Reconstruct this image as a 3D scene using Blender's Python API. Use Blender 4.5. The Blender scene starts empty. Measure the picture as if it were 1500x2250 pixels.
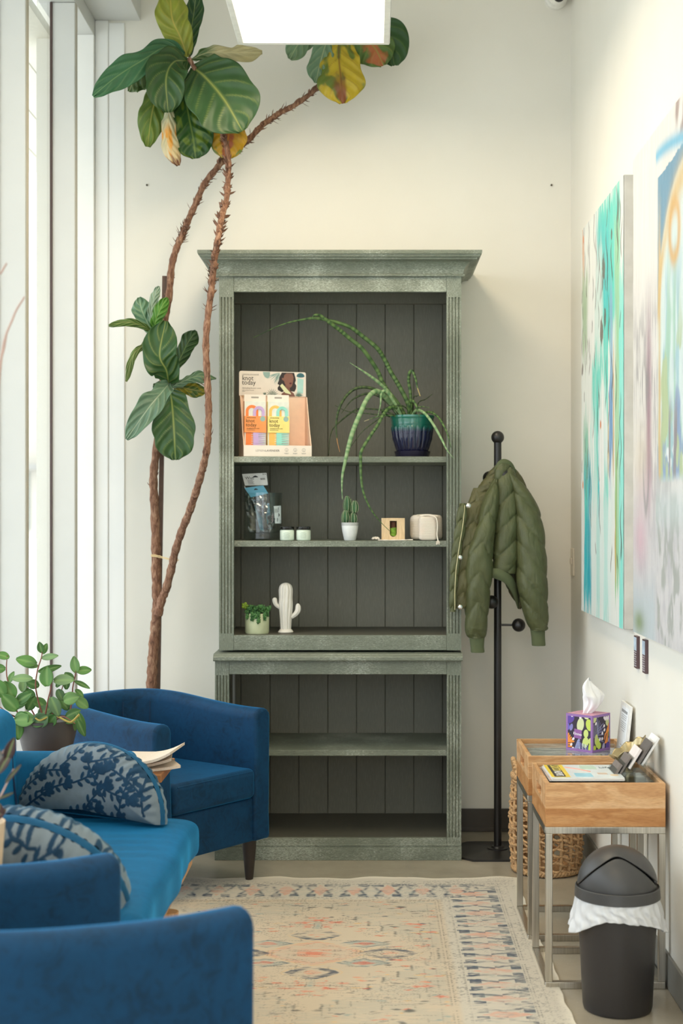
import bpy, bmesh, math, random
import numpy as np
from mathutils import Vector, Matrix

random.seed(7)
S = bpy.context.scene
COL = S.collection
PI = math.pi

# ------------------------------------------------------------------ camera, world, lights, exposure
F_PX, CX, CY, CAM_Z = 3125.0, 815.0, 1130.0, 1.28
cam_d = bpy.data.cameras.new('camera')
cam = bpy.data.objects.new('camera', cam_d)
COL.objects.link(cam)
cam.location = (0, 0, CAM_Z)
cam.rotation_euler = (PI / 2, 0, 0)
cam_d.sensor_fit = 'VERTICAL'
cam_d.sensor_height = 36.0
cam_d.lens = F_PX / 2250 * 36
cam_d.shift_x = -(CX - 750) / 2250
cam_d.shift_y = (CY - 1125) / 2250
cam_d.dof.use_dof = True
cam_d.dof.focus_distance = 4.5
cam_d.dof.aperture_fstop = 3.4
cam_d.clip_start = 0.05
S.camera = cam

S.view_settings.view_transform = 'Standard'
S.view_settings.look = 'None'
S.view_settings.gamma = 1.0
S.view_settings.exposure = 0.42
S.view_settings.use_curve_mapping = False

SKY = 2.5
LED = 8.8
w = bpy.data.worlds.new('world')
S.world = w
w.use_nodes = True
bg = w.node_tree.nodes['Background']
bg.inputs['Color'].default_value = (0.89, 0.96, 1.05, 1)
bg.inputs['Strength'].default_value = SKY


def portal(name, loc, rot, sx, sy):
    l = bpy.data.lights.new(name, 'AREA')
    l.shape = 'RECTANGLE'
    l.size, l.size_y = sx, sy
    l.cycles.is_portal = True
    o = bpy.data.objects.new(name, l)
    o.location, o.rotation_euler = loc, rot
    COL.objects.link(o)
    return o


XW, XG, YB, YR, ZC = 0.806, -1.2035, 5.74, -3.0, 3.62      # right wall, glass plane, back wall, rear wall, ceiling
portal('window_light', (XG - 0.03, (YB + YR) / 2, 1.65), (0, -PI / 2, 0), 3.3, YB - YR)


portal('rear_window_light', (-0.2, YR - 0.03, 1.6), (PI / 2, 0, 0), 1.9, 3.0)  # portal of the unseen rear window that gives frontal fill


# ------------------------------------------------------------------ helpers
def PX(px, Y): return (px - CX) * Y / F_PX
def PZ(py, Y): return CAM_Z - (py - CY) * Y / F_PX
def P3(px, py, Y): return Vector((PX(px, Y), Y, PZ(py, Y)))


def lin(c):
    out = []
    for v in c[:3]:
        v = v / 255.0
        out.append(v / 12.92 if v <= 0.04045 else ((v + 0.055) / 1.055) ** 2.4)
    return tuple(out)


def linA(a):
    a = np.clip(np.asarray(a, float) / 255.0, 0, 1)
    return np.where(a <= 0.04045, a / 12.92, ((a + 0.055) / 1.055) ** 2.4)


_MATS = {}


class NT:
    """small node-tree helper"""
    def __init__(s, name):
        s.m = bpy.data.materials.new(name)
        s.m.use_nodes = True
        s.t = s.m.node_tree
        s.b = s.t.nodes['Principled BSDF']
        s.out = s.t.nodes['Material Output']

    def n(s, typ, **kw):
        nd = s.t.nodes.new(typ)
        for k, v in kw.items():
            if k.startswith('i_'):
                nd.inputs[k[2:].replace('_', ' ')].default_value = v
            else:
                setattr(nd, k, v)
        return nd

    def l(s, a, b): s.t.links.new(a, b)

    def coords(s, scale=(1, 1, 1), rot=(0, 0, 0)):
        tc = s.n('ShaderNodeTexCoord')
        mp = s.n('ShaderNodeMapping')
        mp.inputs['Scale'].default_value = scale
        mp.inputs['Rotation'].default_value = rot
        s.l(tc.outputs['Object'], mp.inputs['Vector'])
        return mp.outputs['Vector']

    def noise(s, vec, scale, detail=4, rough=0.5, dist=0.0):
        nd = s.n('ShaderNodeTexNoise')
        nd.inputs['Scale'].default_value = scale
        nd.inputs['Detail'].default_value = detail
        nd.inputs['Roughness'].default_value = rough
        nd.inputs['Distortion'].default_value = dist
        s.l(vec, nd.inputs['Vector'])
        return nd.outputs['Fac']

    def ramp(s, fac, stops):
        r = s.n('ShaderNodeValToRGB')
        el = r.color_ramp.elements
        while len(el) < len(stops): el.new(0.5)
        for e, (p, c) in zip(el, stops):
            e.position = p
            e.color = (*c, 1) if len(c) == 3 else c
        s.l(fac, r.inputs['Fac'])
        return r.outputs['Color']

    def mix(s, fac, a, b, typ='MIX'):
        mx = s.n('ShaderNodeMix', data_type='RGBA', blend_type=typ)
        for sock, v in ((mx.inputs[0], fac), (mx.inputs[6], a), (mx.inputs[7], b)):
            if hasattr(v, 'links'): s.l(v, sock)
            elif isinstance(v, (int, float)): sock.default_value = v
            else: sock.default_value = (*v, 1)
        return mx.outputs[2]

    def bump(s, h, strength=0.3, dist=0.01):
        b = s.n('ShaderNodeBump')
        b.inputs['Strength'].default_value = strength
        b.inputs['Distance'].default_value = dist
        s.l(h, b.inputs['Height'])
        s.l(b.outputs['Normal'], s.b.inputs['Normal'])

    def set(s, **kw):
        for k, v in kw.items():
            k = k.replace('_', ' ')
            sock = s.b.inputs[k]
            if hasattr(v, 'links'): s.l(v, sock)
            elif isinstance(v, (tuple, list)) and len(v) == 3: sock.default_value = (*v, 1)
            else: sock.default_value = v
        return s


def plain(name, rgb, rough=0.6, metal=0.0, spec=0.5, var=0.06, scale=40, bump=0.0, **kw):
    """principled paint/plastic with a little procedural variation"""
    if name in _MATS: return _MATS[name]
    k = NT(name)
    c = lin(rgb)
    v = k.coords()
    f = k.noise(v, scale, 3)
    col = k.ramp(f, [(0.3, tuple(x * (1 - var) for x in c)), (0.7, tuple(min(1, x * (1 + var)) for x in c))])
    k.set(Base_Color=col, Roughness=rough, Metallic=metal, Specular_IOR_Level=spec, **kw)
    if bump: k.bump(f, bump, 0.003)
    _MATS[name] = k.m
    return k.m


def attr_mat(name, rough=0.6, spec=0.4, bump=0.0, bscale=300, **kw):
    """colour comes from the mesh's own pattern (colour attribute 'Col')"""
    if name in _MATS: return _MATS[name]
    k = NT(name)
    a = k.n('ShaderNodeAttribute', attribute_name='Col')
    k.set(Base_Color=a.outputs['Color'], Roughness=rough, Specular_IOR_Level=spec, **kw)
    if bump:
        k.bump(k.noise(k.coords(), bscale, 3), bump, 0.002)
    _MATS[name] = k.m
    return k.m


class MB:
    """collects geometry in world (or the thing's local) coordinates; build() links it as ONE mesh object"""
    def __init__(s):
        s.v, s.f, s.mi, s.c = [], [], [], []
        s.cur, s.col = 0, None

    def add(s, verts, faces):
        o = len(s.v)
        s.v += [tuple(v) for v in verts]
        s.f += [tuple(i + o for i in f) for f in faces]
        s.mi += [s.cur] * len(faces)
        s.c += [s.col or (1, 1, 1)] * len(verts)
        return s

    def box(s, x0, x1, y0, y1, z0, z1, M=None):
        v = [Vector(p) for p in ((x0, y0, z0), (x1, y0, z0), (x1, y1, z0), (x0, y1, z0), (x0, y0, z1), (x1, y0, z1), (x1, y1, z1), (x0, y1, z1))]
        if M is not None: v = [M @ p for p in v]
        return s.add(v, [(0, 3, 2, 1), (4, 5, 6, 7), (0, 1, 5, 4), (1, 2, 6, 5), (2, 3, 7, 6), (3, 0, 4, 7)])

    def prism(s, poly, axis, a, b, M=None):
        """poly: 2-D outline (ccw), extruded along axis from a to b; 'x': (y,z) 'y': (x,z) 'z': (x,y)"""
        def mk(p, t):
            q = {'x': (t, p[0], p[1]), 'y': (p[0], t, p[1]), 'z': (p[0], p[1], t)}[axis]
            q = Vector(q)
            return M @ q if M is not None else q
        n = len(poly)
        v = [mk(p, a) for p in poly] + [mk(p, b) for p in poly]
        f = [tuple(range(n))[::-1], tuple(range(n, 2 * n))] + [(i, (i + 1) % n, n + (i + 1) % n, n + i) for i in range(n)]
        return s.add(v, f)

    def lathe(s, prof, c=(0, 0), n=48, M=None, rfun=None, caps=True):
        v, f = [], []
        for r, z in prof:
            for i in range(n):
                a = 2 * PI * i / n
                rr = r * (rfun(a, z) if rfun else 1)
                p = Vector((c[0] + rr * math.cos(a), c[1] + rr * math.sin(a), z))
                v.append(M @ p if M is not None else p)
        for j in range(len(prof) - 1):
            for i in range(n):
                f.append((j * n + i, j * n + (i + 1) % n, (j + 1) * n + (i + 1) % n, (j + 1) * n + i))
        if caps:
            f.append(tuple(range(n))[::-1])
            f.append(tuple(range((len(prof) - 1) * n, len(prof) * n)))
        return s.add(v, f)

    def tube(s, pts, r, n=8, cap=True, flat=1.0, closed=False, cols=None):
        pts = [Vector(p) for p in pts]
        m = len(pts)
        rad = r if isinstance(r, (list, tuple)) else [r] * m
        v, f = [], []
        up = None
        for i, p in enumerate(pts):
            if closed: d = pts[(i + 1) % m] - pts[i - 1]
            else: d = pts[min(i + 1, m - 1)] - pts[max(i - 1, 0)]
            if d.length < 1e-9: d = Vector((0, 0, 1))
            d.normalize()
            if up is None:
                up = Vector((0, 0, 1)) if abs(d.z) < 0.9 else Vector((0, 1, 0))
            a = d.cross(up)
            if a.length < 1e-6: a = d.cross(Vector((1, 0, 0)))
            a.normalize()
            b = a.cross(d).normalized()
            up = b
            for k in range(n):
                t = 2 * PI * k / n
                v.append(p + a * (rad[i] * math.cos(t)) + b * (rad[i] * flat * math.sin(t)))
        mm = m if closed else m - 1
        for i in range(mm):
            for k in range(n):
                i2 = (i + 1) % m
                f.append((i * n + k, i * n + (k + 1) % n, i2 * n + (k + 1) % n, i2 * n + k))
        if cap and not closed:
            f.append(tuple(range(n))[::-1])
            f.append(tuple(range((m - 1) * n, m * n)))
        o = len(s.c)
        s.add(v, f)
        if cols is not None:
            for i in range(m):
                for k in range(n): s.c[o + i * n + k] = tuple(cols[i])
        return s

    def ell(s, c, r, nu=20, nv=12, M=None):
        v, f = [], []
        rx, ry, rz = r if isinstance(r, (tuple, list)) else (r, r, r)
        for j in range(nv + 1):
            t = PI * j / nv
            for i in range(nu):
                a = 2 * PI * i / nu
                p = Vector((rx * math.sin(t) * math.cos(a), ry * math.sin(t) * math.sin(a), -rz * math.cos(t)))
                if M is not None: p = M @ p
                v.append(p + Vector(c))
        for j in range(nv):
            for i in range(nu):
                f.append((j * nu + i, j * nu + (i + 1) % nu, (j + 1) * nu + (i + 1) % nu, (j + 1) * nu + i))
        return s.add(v, f)

    def text(s, body, size, M, depth=0.0004, align='LEFT', sx=1.0, res=2):
        """lettering as real geometry in the local XY plane of M"""
        cu = bpy.data.curves.new('lettering', 'FONT')
        cu.body, cu.size, cu.extrude, cu.align_x, cu.resolution_u = body, size, depth, align, res
        o = bpy.data.objects.new('lettering', cu)
        COL.objects.link(o)
        dg = bpy.context.evaluated_depsgraph_get()
        me = o.evaluated_get(dg).to_mesh()
        vs = [M @ Vector((v.co.x * sx, v.co.y, v.co.z)) for v in me.vertices]
        fs = [tuple(p.vertices) for p in me.polygons]
        o.evaluated_get(dg).to_mesh_clear()
        bpy.data.objects.remove(o)
        bpy.data.curves.remove(cu)
        return s.add(vs, fs)

    def build(s, name, mats, parent=None, smooth=None, bevel=0.0, bseg=2, solid=0.0, sub=0, label=None, weld=True, local=False):
        me = bpy.data.meshes.new(name)
        me.from_pydata(s.v, [], s.f)
        mats = mats if isinstance(mats, (list, tuple)) else [mats]
        for m in mats: me.materials.append(m)
        me.polygons.foreach_set('material_index', s.mi)
        if any(c != (1, 1, 1) for c in s.c):
            ca = me.color_attributes.new('Col', 'FLOAT_COLOR', 'POINT')
            a = np.ones((len(s.c), 4), np.float32)
            a[:, :3] = s.c
            ca.data.foreach_set('color', a.ravel())
        bm = bmesh.new()
        bm.from_mesh(me)
        if weld: bmesh.ops.remove_doubles(bm, verts=bm.verts, dist=1e-6)
        bmesh.ops.recalc_face_normals(bm, faces=bm.faces)
        bm.to_mesh(me)
        bm.free()
        return finish(name, me, parent, smooth, bevel, bseg, solid, sub, label, local)


def finish(name, me, parent=None, smooth=None, bevel=0.0, bseg=2, solid=0.0, sub=0, label=None, local=False):
    o = bpy.data.objects.new(name, me)
    COL.objects.link(o)
    if solid:
        md = o.modifiers.new('s', 'SOLIDIFY')
        md.thickness, md.offset = solid, 0
    if bevel:
        md = o.modifiers.new('b', 'BEVEL')
        md.width, md.segments, md.limit_method, md.angle_limit = bevel, bseg, 'ANGLE', math.radians(40)
        md.harden_normals = False
    if sub:
        md = o.modifiers.new('u', 'SUBSURF')
        md.levels = md.render_levels = sub
    if smooth is not None:
        for p in me.polygons: p.use_smooth = True
        if smooth < 180:
            me.set_sharp_from_angle(angle=math.radians(smooth))
    if parent is not None:
        o.parent = parent
        if parent.type == 'EMPTY' and not local and not parent.get('_loc'):
            o.matrix_parent_inverse = parent.matrix_basis.inverted()
    if label: o['label'] = label
    return o


def grid(fn, nu, nv, cols=None):
    """MB-like numpy grid: fn(u,v) arrays (nu x nv) -> x,y,z arrays; cols: (nu,nv,3) linear"""
    u, v = np.meshgrid(np.linspace(0, 1, nu), np.linspace(0, 1, nv), indexing='ij')
    x, y, z = fn(u, v)
    co = np.stack([x + 0 * u, y + 0 * u, z + 0 * u], -1).reshape(-1, 3).astype(np.float32)
    idx = np.arange(nu * nv).reshape(nu, nv)
    q = np.stack([idx[:-1, :-1], idx[1:, :-1], idx[1:, 1:], idx[:-1, 1:]], -1).reshape(-1, 4)
    me = bpy.data.meshes.new('grid')
    me.vertices.add(len(co))
    me.vertices.foreach_set('co', co.ravel())
    me.loops.add(q.size)
    me.loops.foreach_set('vertex_index', q.ravel().astype(np.int32))
    me.polygons.add(len(q))
    me.polygons.foreach_set('loop_start', np.arange(0, q.size, 4, dtype=np.int32))
    me.update(calc_edges=True)
    if cols is not None:
        ca = me.color_attributes.new('Col', 'FLOAT_COLOR', 'POINT')
        a = np.ones((nu * nv, 4), np.float32)
        a[:, :3] = np.asarray(cols).reshape(-1, 3)
        ca.data.foreach_set('color', a.ravel())
    return me


def gobj(name, me, mats, parent=None, **kw):
    me.name = name
    for m in (mats if isinstance(mats, (list, tuple)) else [mats]): me.materials.append(m)
    return finish(name, me, parent, **kw)


def _h(ix, iy, seed):
    n = np.sin(ix * 127.1 + iy * 311.7 + seed * 74.7) * 43758.5453
    return n - np.floor(n)


def vn(x, y, seed=0):
    """value noise 0..1"""
    x, y = np.asarray(x, float), np.asarray(y, float)
    ix, iy = np.floor(x), np.floor(y)
    fx, fy = x - ix, y - iy
    fx, fy = fx * fx * (3 - 2 * fx), fy * fy * (3 - 2 * fy)
    a, b, c, d = _h(ix, iy, seed), _h(ix + 1, iy, seed), _h(ix, iy + 1, seed), _h(ix + 1, iy + 1, seed)
    return (a * (1 - fx) + b * fx) * (1 - fy) + (c * (1 - fx) + d * fx) * fy


def fbm(x, y, seed=0, o=4):
    t, a, s = 0, 0.5, 0
    for i in range(o):
        t = t + a * vn(x * 2 ** i, y * 2 ** i, seed + i * 13)
        s += a
        a *= 0.5
    return t / s


def sst(e0, e1, x):
    t = np.clip((x - e0) / (e1 - e0), 0, 1)
    return t * t * (3 - 2 * t)


def thing(name, label, cat, loc=(0, 0, 0), rz=0.0, group=None, local=False):
    o = bpy.data.objects.new(name, None)
    o.empty_display_size = 0.05
    o.location = loc
    o.rotation_euler = (0, 0, rz)
    COL.objects.link(o)
    if local: o['_loc'] = 1
    return tag(o, label, cat, group)


def tag(o, label, cat, group=None):
    o['label'], o['category'] = label, cat
    if group: o['group'] = group
    return o


def struct(o):
    o['kind'] = 'structure'
    return o


def dup(root, label=None, loc=None, rz=None):
    def cp(o, par):
        c = o.copy()
        COL.objects.link(c)
        if par is not None:
            inv = o.matrix_parent_inverse.copy()
            c.parent = par
            c.matrix_parent_inverse = inv
        for ch in list(o.children): cp(ch, c)
        return c
    kids = root
    r = cp(kids, None)
    if label: r['label'] = label
    if loc is not None: r.location = loc
    if rz is not None: r.rotation_euler = (0, 0, rz)
    return r


def bez(pts, n=24):
    """Catmull-Rom through pts"""
    P = [Vector(p) for p in pts]
    if len(P) == 2: return [P[0].lerp(P[1], i / n) for i in range(n + 1)]
    Q = [P[0] * 2 - P[1]] + P + [P[-1] * 2 - P[-2]]
    seg = len(P) - 1
    out = []
    for i in range(n + 1):
        t = i / n * seg
        k = min(int(t), seg - 1)
        t -= k
        a, b, c, d = Q[k:k + 4]
        out.append(0.5 * ((2 * b) + (c - a) * t + (2 * a - 5 * b + 4 * c - d) * t * t + (-a + 3 * b - 3 * c + d) * t ** 3))
    return out
# ------------------------------------------------------------------ the room
def wall_mat():
    k = NT('cream_wall_paint')
    v = k.coords()
    f = k.noise(v, 3, 5)
    k.set(Base_Color=k.ramp(f, [(0.3, lin((231, 227, 215))), (0.7, lin((235, 231, 220)))]), Roughness=0.62, Specular_IOR_Level=0.3)
    k.bump(k.noise(v, 260, 3), 0.06, 0.002)
    return k.m


M_WALL = wall_mat()
M_FRAME = plain('white_window_paint', (204, 205, 201), 0.4, var=0.015, scale=8)
M_JAMB = plain('bright_jamb_paint', (242, 242, 238), 0.4, var=0.01, scale=8)  # lighter copy of the trim white; bounced window light put into the colour
M_CEIL = plain('white_ceiling_paint', (240, 238, 230), 0.8, var=0.01, scale=6)


def floor_mat():
    k = NT('polished_concrete')
    v = k.coords()
    big = k.noise(v, 2.2, 6, 0.6)
    fine = k.noise(v, 160, 3, 0.7)
    c = k.ramp(big, [(0.3, lin((150, 140, 122))), (0.7, lin((180, 170, 150)))])
    c = k.mix(k.ramp(fine, [(0.62, (0, 0, 0)), (0.72, (0.5, 0.5, 0.5))]), c, lin((205, 198, 184)))
    k.set(Base_Color=c, Roughness=k.ramp(big, [(0.2, (0.16,) * 3), (0.8, (0.28,) * 3)]), Specular_IOR_Level=0.5)
    return k.m


struct(MB().box(-1.35, 0.95, YR - 0.1, YB + 0.1, -0.08, 0).build('floor', floor_mat()))
struct(MB().box(-1.35, 0.95, YR - 0.1, YB + 0.1, ZC, ZC + 0.08).build('ceiling', M_CEIL))
struct(MB().box(-1.35, 0.95, YB, YB + 0.1, 0, ZC).build('wall_back', M_WALL))
struct(MB().box(XW, XW + 0.1, YR, YB, 0, ZC).build('wall_right', M_WALL))
m = MB()                                                    # unseen rear wall, its wide window sized for frontal fill
m.box(-1.35, -1.15, YR - 0.1, YR, 0, ZC).box(0.75, 0.95, YR - 0.1, YR, 0, ZC)
m.box(-1.15, 0.75, YR - 0.1, YR, 0, 0.1).box(-1.15, 0.75, YR - 0.1, YR, 3.1, ZC)
struct(m.build('wall_rear', M_WALL))

# dark vinyl baseboards
M_BASE = plain('dark_brown_vinyl', (70, 63, 54), 0.45, var=0.04)
m = MB()
m.box(-1.2, 0.655, YB - 0.008, YB, 0.002, 0.093).box(0.657, XW, YB - 0.008, YB, 0.002, 0.093)
m.box(-1.2, XW, YB - 0.011, YB - 0.008, 0.002, 0.018)
struct(m.build('baseboard_back', M_BASE, bevel=0.002))
M_BASE2 = plain('grey_vinyl', (128, 126, 118), 0.45, var=0.04)
struct(MB().box(XW - 0.008, XW, YR, YB - 0.012, 0.002, 0.093).build('baseboard_right', M_BASE2, bevel=0.002))

# stepped header above the window wall
struct(MB().box(-1.25, -1.113, YR, YB, 3.207, ZC).build('trim_1', M_FRAME, bevel=0.002))
struct(MB().box(-1.113, -0.929, YR, YB, 3.272, ZC).build('trim_2', M_FRAME, bevel=0.002))
# end strips where the window wall meets the back wall
struct(MB().box(-1.2, -1.113, YB - 0.03, YB, 0, 3.207).build('trim_3', M_JAMB, bevel=0.002))
struct(MB().box(-1.113, -1.058, YB - 0.010, YB, 0, 3.272).build('trim_4', M_JAMB, bevel=0.006, bseg=3))
struct(MB().box(-1.058, -0.994, YB - 0.005, YB, 0, 3.262).build('trim_5', M_JAMB, bevel=0.002))


# window wall: deep mullions with narrow glass bays
def glass_mat(name, tint=(0.97, 0.985, 0.98), refl=0.06):
    k = NT(name)
    tr = k.n('ShaderNodeBsdfTransparent')
    tr.inputs['Color'].default_value = (*tint, 1)
    gl = k.n('ShaderNodeBsdfGlossy')
    gl.inputs['Roughness'].default_value = 0.02
    lw = k.n('ShaderNodeLayerWeight', i_Blend=0.5)
    pw = k.n('ShaderNodeMath', operation='POWER')
    pw.inputs[1].default_value = 4.0
    k.l(lw.outputs['Facing'], pw.inputs[0])
    fr = k.n('ShaderNodeMath', operation='MULTIPLY_ADD')
    fr.inputs[1].default_value, fr.inputs[2].default_value = 0.55, refl * 0.4
    k.l(pw.outputs[0], fr.inputs[0])
    mx = k.n('ShaderNodeMixShader')
    k.l(fr.outputs[0], mx.inputs[0])
    k.l(tr.outputs[0], mx.inputs[1])
    k.l(gl.outputs[0], mx.inputs[2])
    k.l(mx.outputs[0], k.out.inputs['Surface'])
    return k.m


M_GLASS = glass_mat('window_glass')
M_DARK = plain('dark_bronze_gasket', (70, 52, 46), 0.4)
M_GREY = plain('mullion_edge_grey', (176, 170, 156), 0.45, var=0.03)
ys = [5.37, 4.605]
while ys[-1] > YR + 1.7: ys.append(ys[-1] - 1.53)
struct(MB().box(XG - 0.06, XG + 0.012, YR, YB, 0, 0.08).build('trim_6', M_FRAME, bevel=0.003))
bounds = [YB - 0.03] + ys + [YR]
for i, y in enumerate(ys):
    mu = MB().box(XG - 0.004, -1.1135, y - 0.02, y + 0.018, 0.002, 3.206)
    o = struct(mu.build('trim_%d' % (7 + i), M_FRAME, bevel=0.003))
    # metal cover on the room-side edge, and the dark gasket that seats the glass
    MB().box(-1.1133, -1.1115, y - 0.018, y + 0.016, 0.004, 3.205).build('mullion_cap', M_GREY, o)
    MB().box(XG - 0.003, XG + 0.006, y - 0.026, y - 0.0203, 0.081, 3.205).build('glazing_gasket', M_DARK, o)
for i in range(len(bounds) - 1):
    a, b = bounds[i] - 0.02, bounds[i + 1] + 0.02
    struct(MB().box(XG - 0.004, XG + 0.001, b, a, 0.08, 3.206).build('window_%d' % (i + 1), M_GLASS))

struct(MB().box(-1.15, 0.75, YR - 0.055, YR - 0.05, 0.1, 3.1).build('window_%d' % len(bounds), M_GLASS))  # pane of the unseen rear fill window

# outside: canopy with board soffit, pale paving, a low building across the street
M_SOFF = plain('outdoor_soffit_board', (214, 208, 190), 0.6)
m = MB()
x = -1.29
while x > -2.5:
    m.box(x - 0.162, x, -3.2, 8.0, 3.2, 3.24)
    x -= 0.17
m.box(-2.6, -2.5, -3.2, 8.0, 3.2, 3.5)
tag(m.build('entrance_canopy', M_SOFF), 'pale boarded canopy overhanging outside the window wall', 'canopy')
struct(MB().box(-60, -1.36, -30, 60, -0.2, -0.06).build('outside_ground', plain('pale_paving', (225, 222, 214), 0.8, scale=2)))
bl = thing('street_building', 'low beige building seen far off through the narrow window glass', 'building', (-22, 80, 0))
MB().box(-34, -14, 78, 86, -0.1, 7.0).build('wall', plain('beige_render', (196, 188, 172), 0.8, scale=1), bl)
m = MB()
for i in range(14): m.box(-33 + i * 1.35, -32.2 + i * 1.35, 77.9, 78.0, 0.4, 3.6)
m.build('window', plain('dull_shopfront_glass', (120, 126, 116), 0.3, scale=1), bl)
MB().box(-34, -14, 76.8, 78.0, 3.7, 4.0).build('awning', plain('grey_awning', (150, 146, 138), 0.7, scale=1), bl)

# LED ceiling panel, hung from the ceiling
lp = thing('ceiling_light', 'square white light panel glowing below the ceiling', 'lamp', (-0.2, 4.4, 2.93))
x0, x1, y0, y1, z = -0.467, 0.064, 3.80, 5.0, 2.93
m = MB()
t = 0.021
m.box(x0, x1, y1 - t, y1, z, z + 0.05).box(x0, x1, y0, y0 + t, z, z + 0.05)
m.box(x0, x0 + t, y0 + t, y1 - t, z, z + 0.05).box(x1 - t, x1, y0 + t, y1 - t, z, z + 0.05)
m.box(x0 + t, x1 - t, y0 + t, y1 - t, z + 0.03, z + 0.05)
m.build('frame', plain('white_lamp_metal', (232, 230, 222), 0.4), lp, bevel=0.002)


def emit(name, rgb, st):
    k = NT(name)
    k.set(Base_Color=(0.8, 0.8, 0.8), Emission_Color=rgb, Emission_Strength=st)
    return k.m


MB().box(x0 + t, x1 - t, y0 + t, y1 - t, z + 0.012, z + 0.018).build('diffuser', emit('warm_led', (1.0, 0.82, 0.58), LED), lp)
for cx in (x0 + 0.08, x1 - 0.08):
    for cy in (y0 + 0.15, y1 - 0.15):
        MB().tube([(cx, cy, z + 0.05), (cx, cy, ZC)], 0.0015, 6).build('hanging_wire', plain('steel_wire', (170, 170, 165), 0.3, 1.0), lp)
# two unseen panels added over the camera end for warm frontal fill
dup(lp, 'second white light panel of the ceiling row, nearer the room entrance', (-0.2, 1.6, 2.93))
dup(lp, 'third white light panel of the ceiling row, behind the viewer', (-0.2, -1.0, 2.93))

# security camera at the top of the back wall
sc = thing('security_camera', 'small white dome security camera high in the wall corner', 'camera', (0.74, YB, 3.35))
cp = P3(1226, -12, 5.66)
MB().lathe([(0.045, 0), (0.045, 0.02), (0.036, 0.03)], n=32, M=Matrix.Translation((cp.x, YB, cp.z + 0.01)) @ Matrix.Rotation(PI / 2, 4, 'X')).build('mount', plain('white_cam_plastic', (236, 234, 226), 0.35), sc, smooth=40)
MB().ell(cp, 0.042, 24, 16).build('dome', plain('white_cam_plastic', (236, 234, 226), 0.35), sc, smooth=180)
MB().ell(cp + Vector((0, -0.026, -0.016)), 0.023, 20, 12).build('lens', plain('black_lens', (25, 25, 28), 0.1), sc, smooth=180)

# light switch on the right wall
sw = thing('light_switch', 'white light switch plate on the side wall beside the painting', 'switch', (XW, 5.5, 1.0))
yy = XW * F_PX / (1259 - CX)
MB().box(XW - 0.006, XW, yy - 0.035, yy + 0.035, PZ(1265, yy), PZ(1205, yy)).build('plate', plain('switch_plastic', (226, 216, 198), 0.4), sw, bevel=0.002)
MB().box(XW - 0.012, XW - 0.006, yy - 0.014, yy + 0.014, PZ(1240, yy), PZ(1226, yy)).build('toggle', plain('switch_plastic', (226, 216, 198), 0.4), sw, bevel=0.002)

# small screws left in the back wall
for px, py, lab in ((323, 407, 'tiny dark screw left in the wall beside the tree'), (1211, 407, 'tiny dark screw left in the wall near the corner')):
    c = P3(px, py, YB)
    o = MB().tube([(c.x, YB, c.z), (c.x, YB - 0.006, c.z)], 0.004, 8).build('wall_screw', plain('rusty_screw', (90, 80, 65), 0.5, 0.5))
    tag(o, lab, 'screw')
# ------------------------------------------------------------------ bookcase (distressed grey-green paint)
def distressed(name, stretch, base=(112, 118, 103), wear=(202, 208, 194), amt=0.0, dark=(82, 84, 73)):
    k = NT(name)
    v = k.coords(scale=stretch)
    v2 = k.coords()
    patch = k.noise(v2, 3.5, 4, 0.6)
    grain = k.noise(v, 55, 5, 0.65)
    streak = k.noise(v, 120, 4, 0.7)
    c = k.ramp(grain, [(0.25, lin(dark)), (0.5, lin(base)), (0.78, lin([x + 18 for x in base]))])
    mul = k.n('ShaderNodeMath', operation='MULTIPLY_ADD')
    k.l(patch, mul.inputs[0])
    mul.inputs[1].default_value = 0.55
    mul.inputs[2].default_value = -0.26 + amt
    ad = k.n('ShaderNodeMath', operation='ADD')
    k.l(streak, ad.inputs[0])
    k.l(mul.outputs[0], ad.inputs[1])
    c = k.mix(k.ramp(ad.outputs[0], [(0.585, (0, 0, 0)), (0.70, (0.75,) * 3)]), c, lin(wear))
    k.set(Base_Color=c, Roughness=0.5, Specular_IOR_Level=0.4)
    k.bump(grain, 0.25, 0.002)
    return k.m


M_PH = distressed('distressed_paint_rails', (1, 10, 10), amt=0.04)
M_PV = distressed('distressed_paint_stiles', (10, 10, 1), amt=0.025)
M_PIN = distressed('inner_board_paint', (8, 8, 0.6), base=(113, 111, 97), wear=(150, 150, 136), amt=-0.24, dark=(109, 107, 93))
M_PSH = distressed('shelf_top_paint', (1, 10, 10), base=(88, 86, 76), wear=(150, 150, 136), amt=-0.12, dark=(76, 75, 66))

bc = thing('bookcase', 'tall weathered grey-green wooden bookcase against the back wall', 'bookcase', (-0.12, 5.48, 0))
UF, LF, BK = 5.30, 5.263, YB - 0.008              # upper front, lower front, back
uxl, uxi, uxj, uxr = PX(481, UF), PX(513, UF), PX(981, UF), PX(1013, UF)
lxl, lxi, lxj, lxr = PX(472, LF), PX(503, LF), PX(981.5, LF), PX(1013, LF)
z_open_t, z_frieze_t = PZ(641, UF), PZ(608, UF)
z_bot, z_waist_t = PZ(1396, UF), 0.766
lz_ap_t, lz_open_t, lz_open_b, lz_pl = PZ(1451.5, LF), PZ(1482, LF), PZ(1842, LF), PZ(1857, LF)


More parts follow.
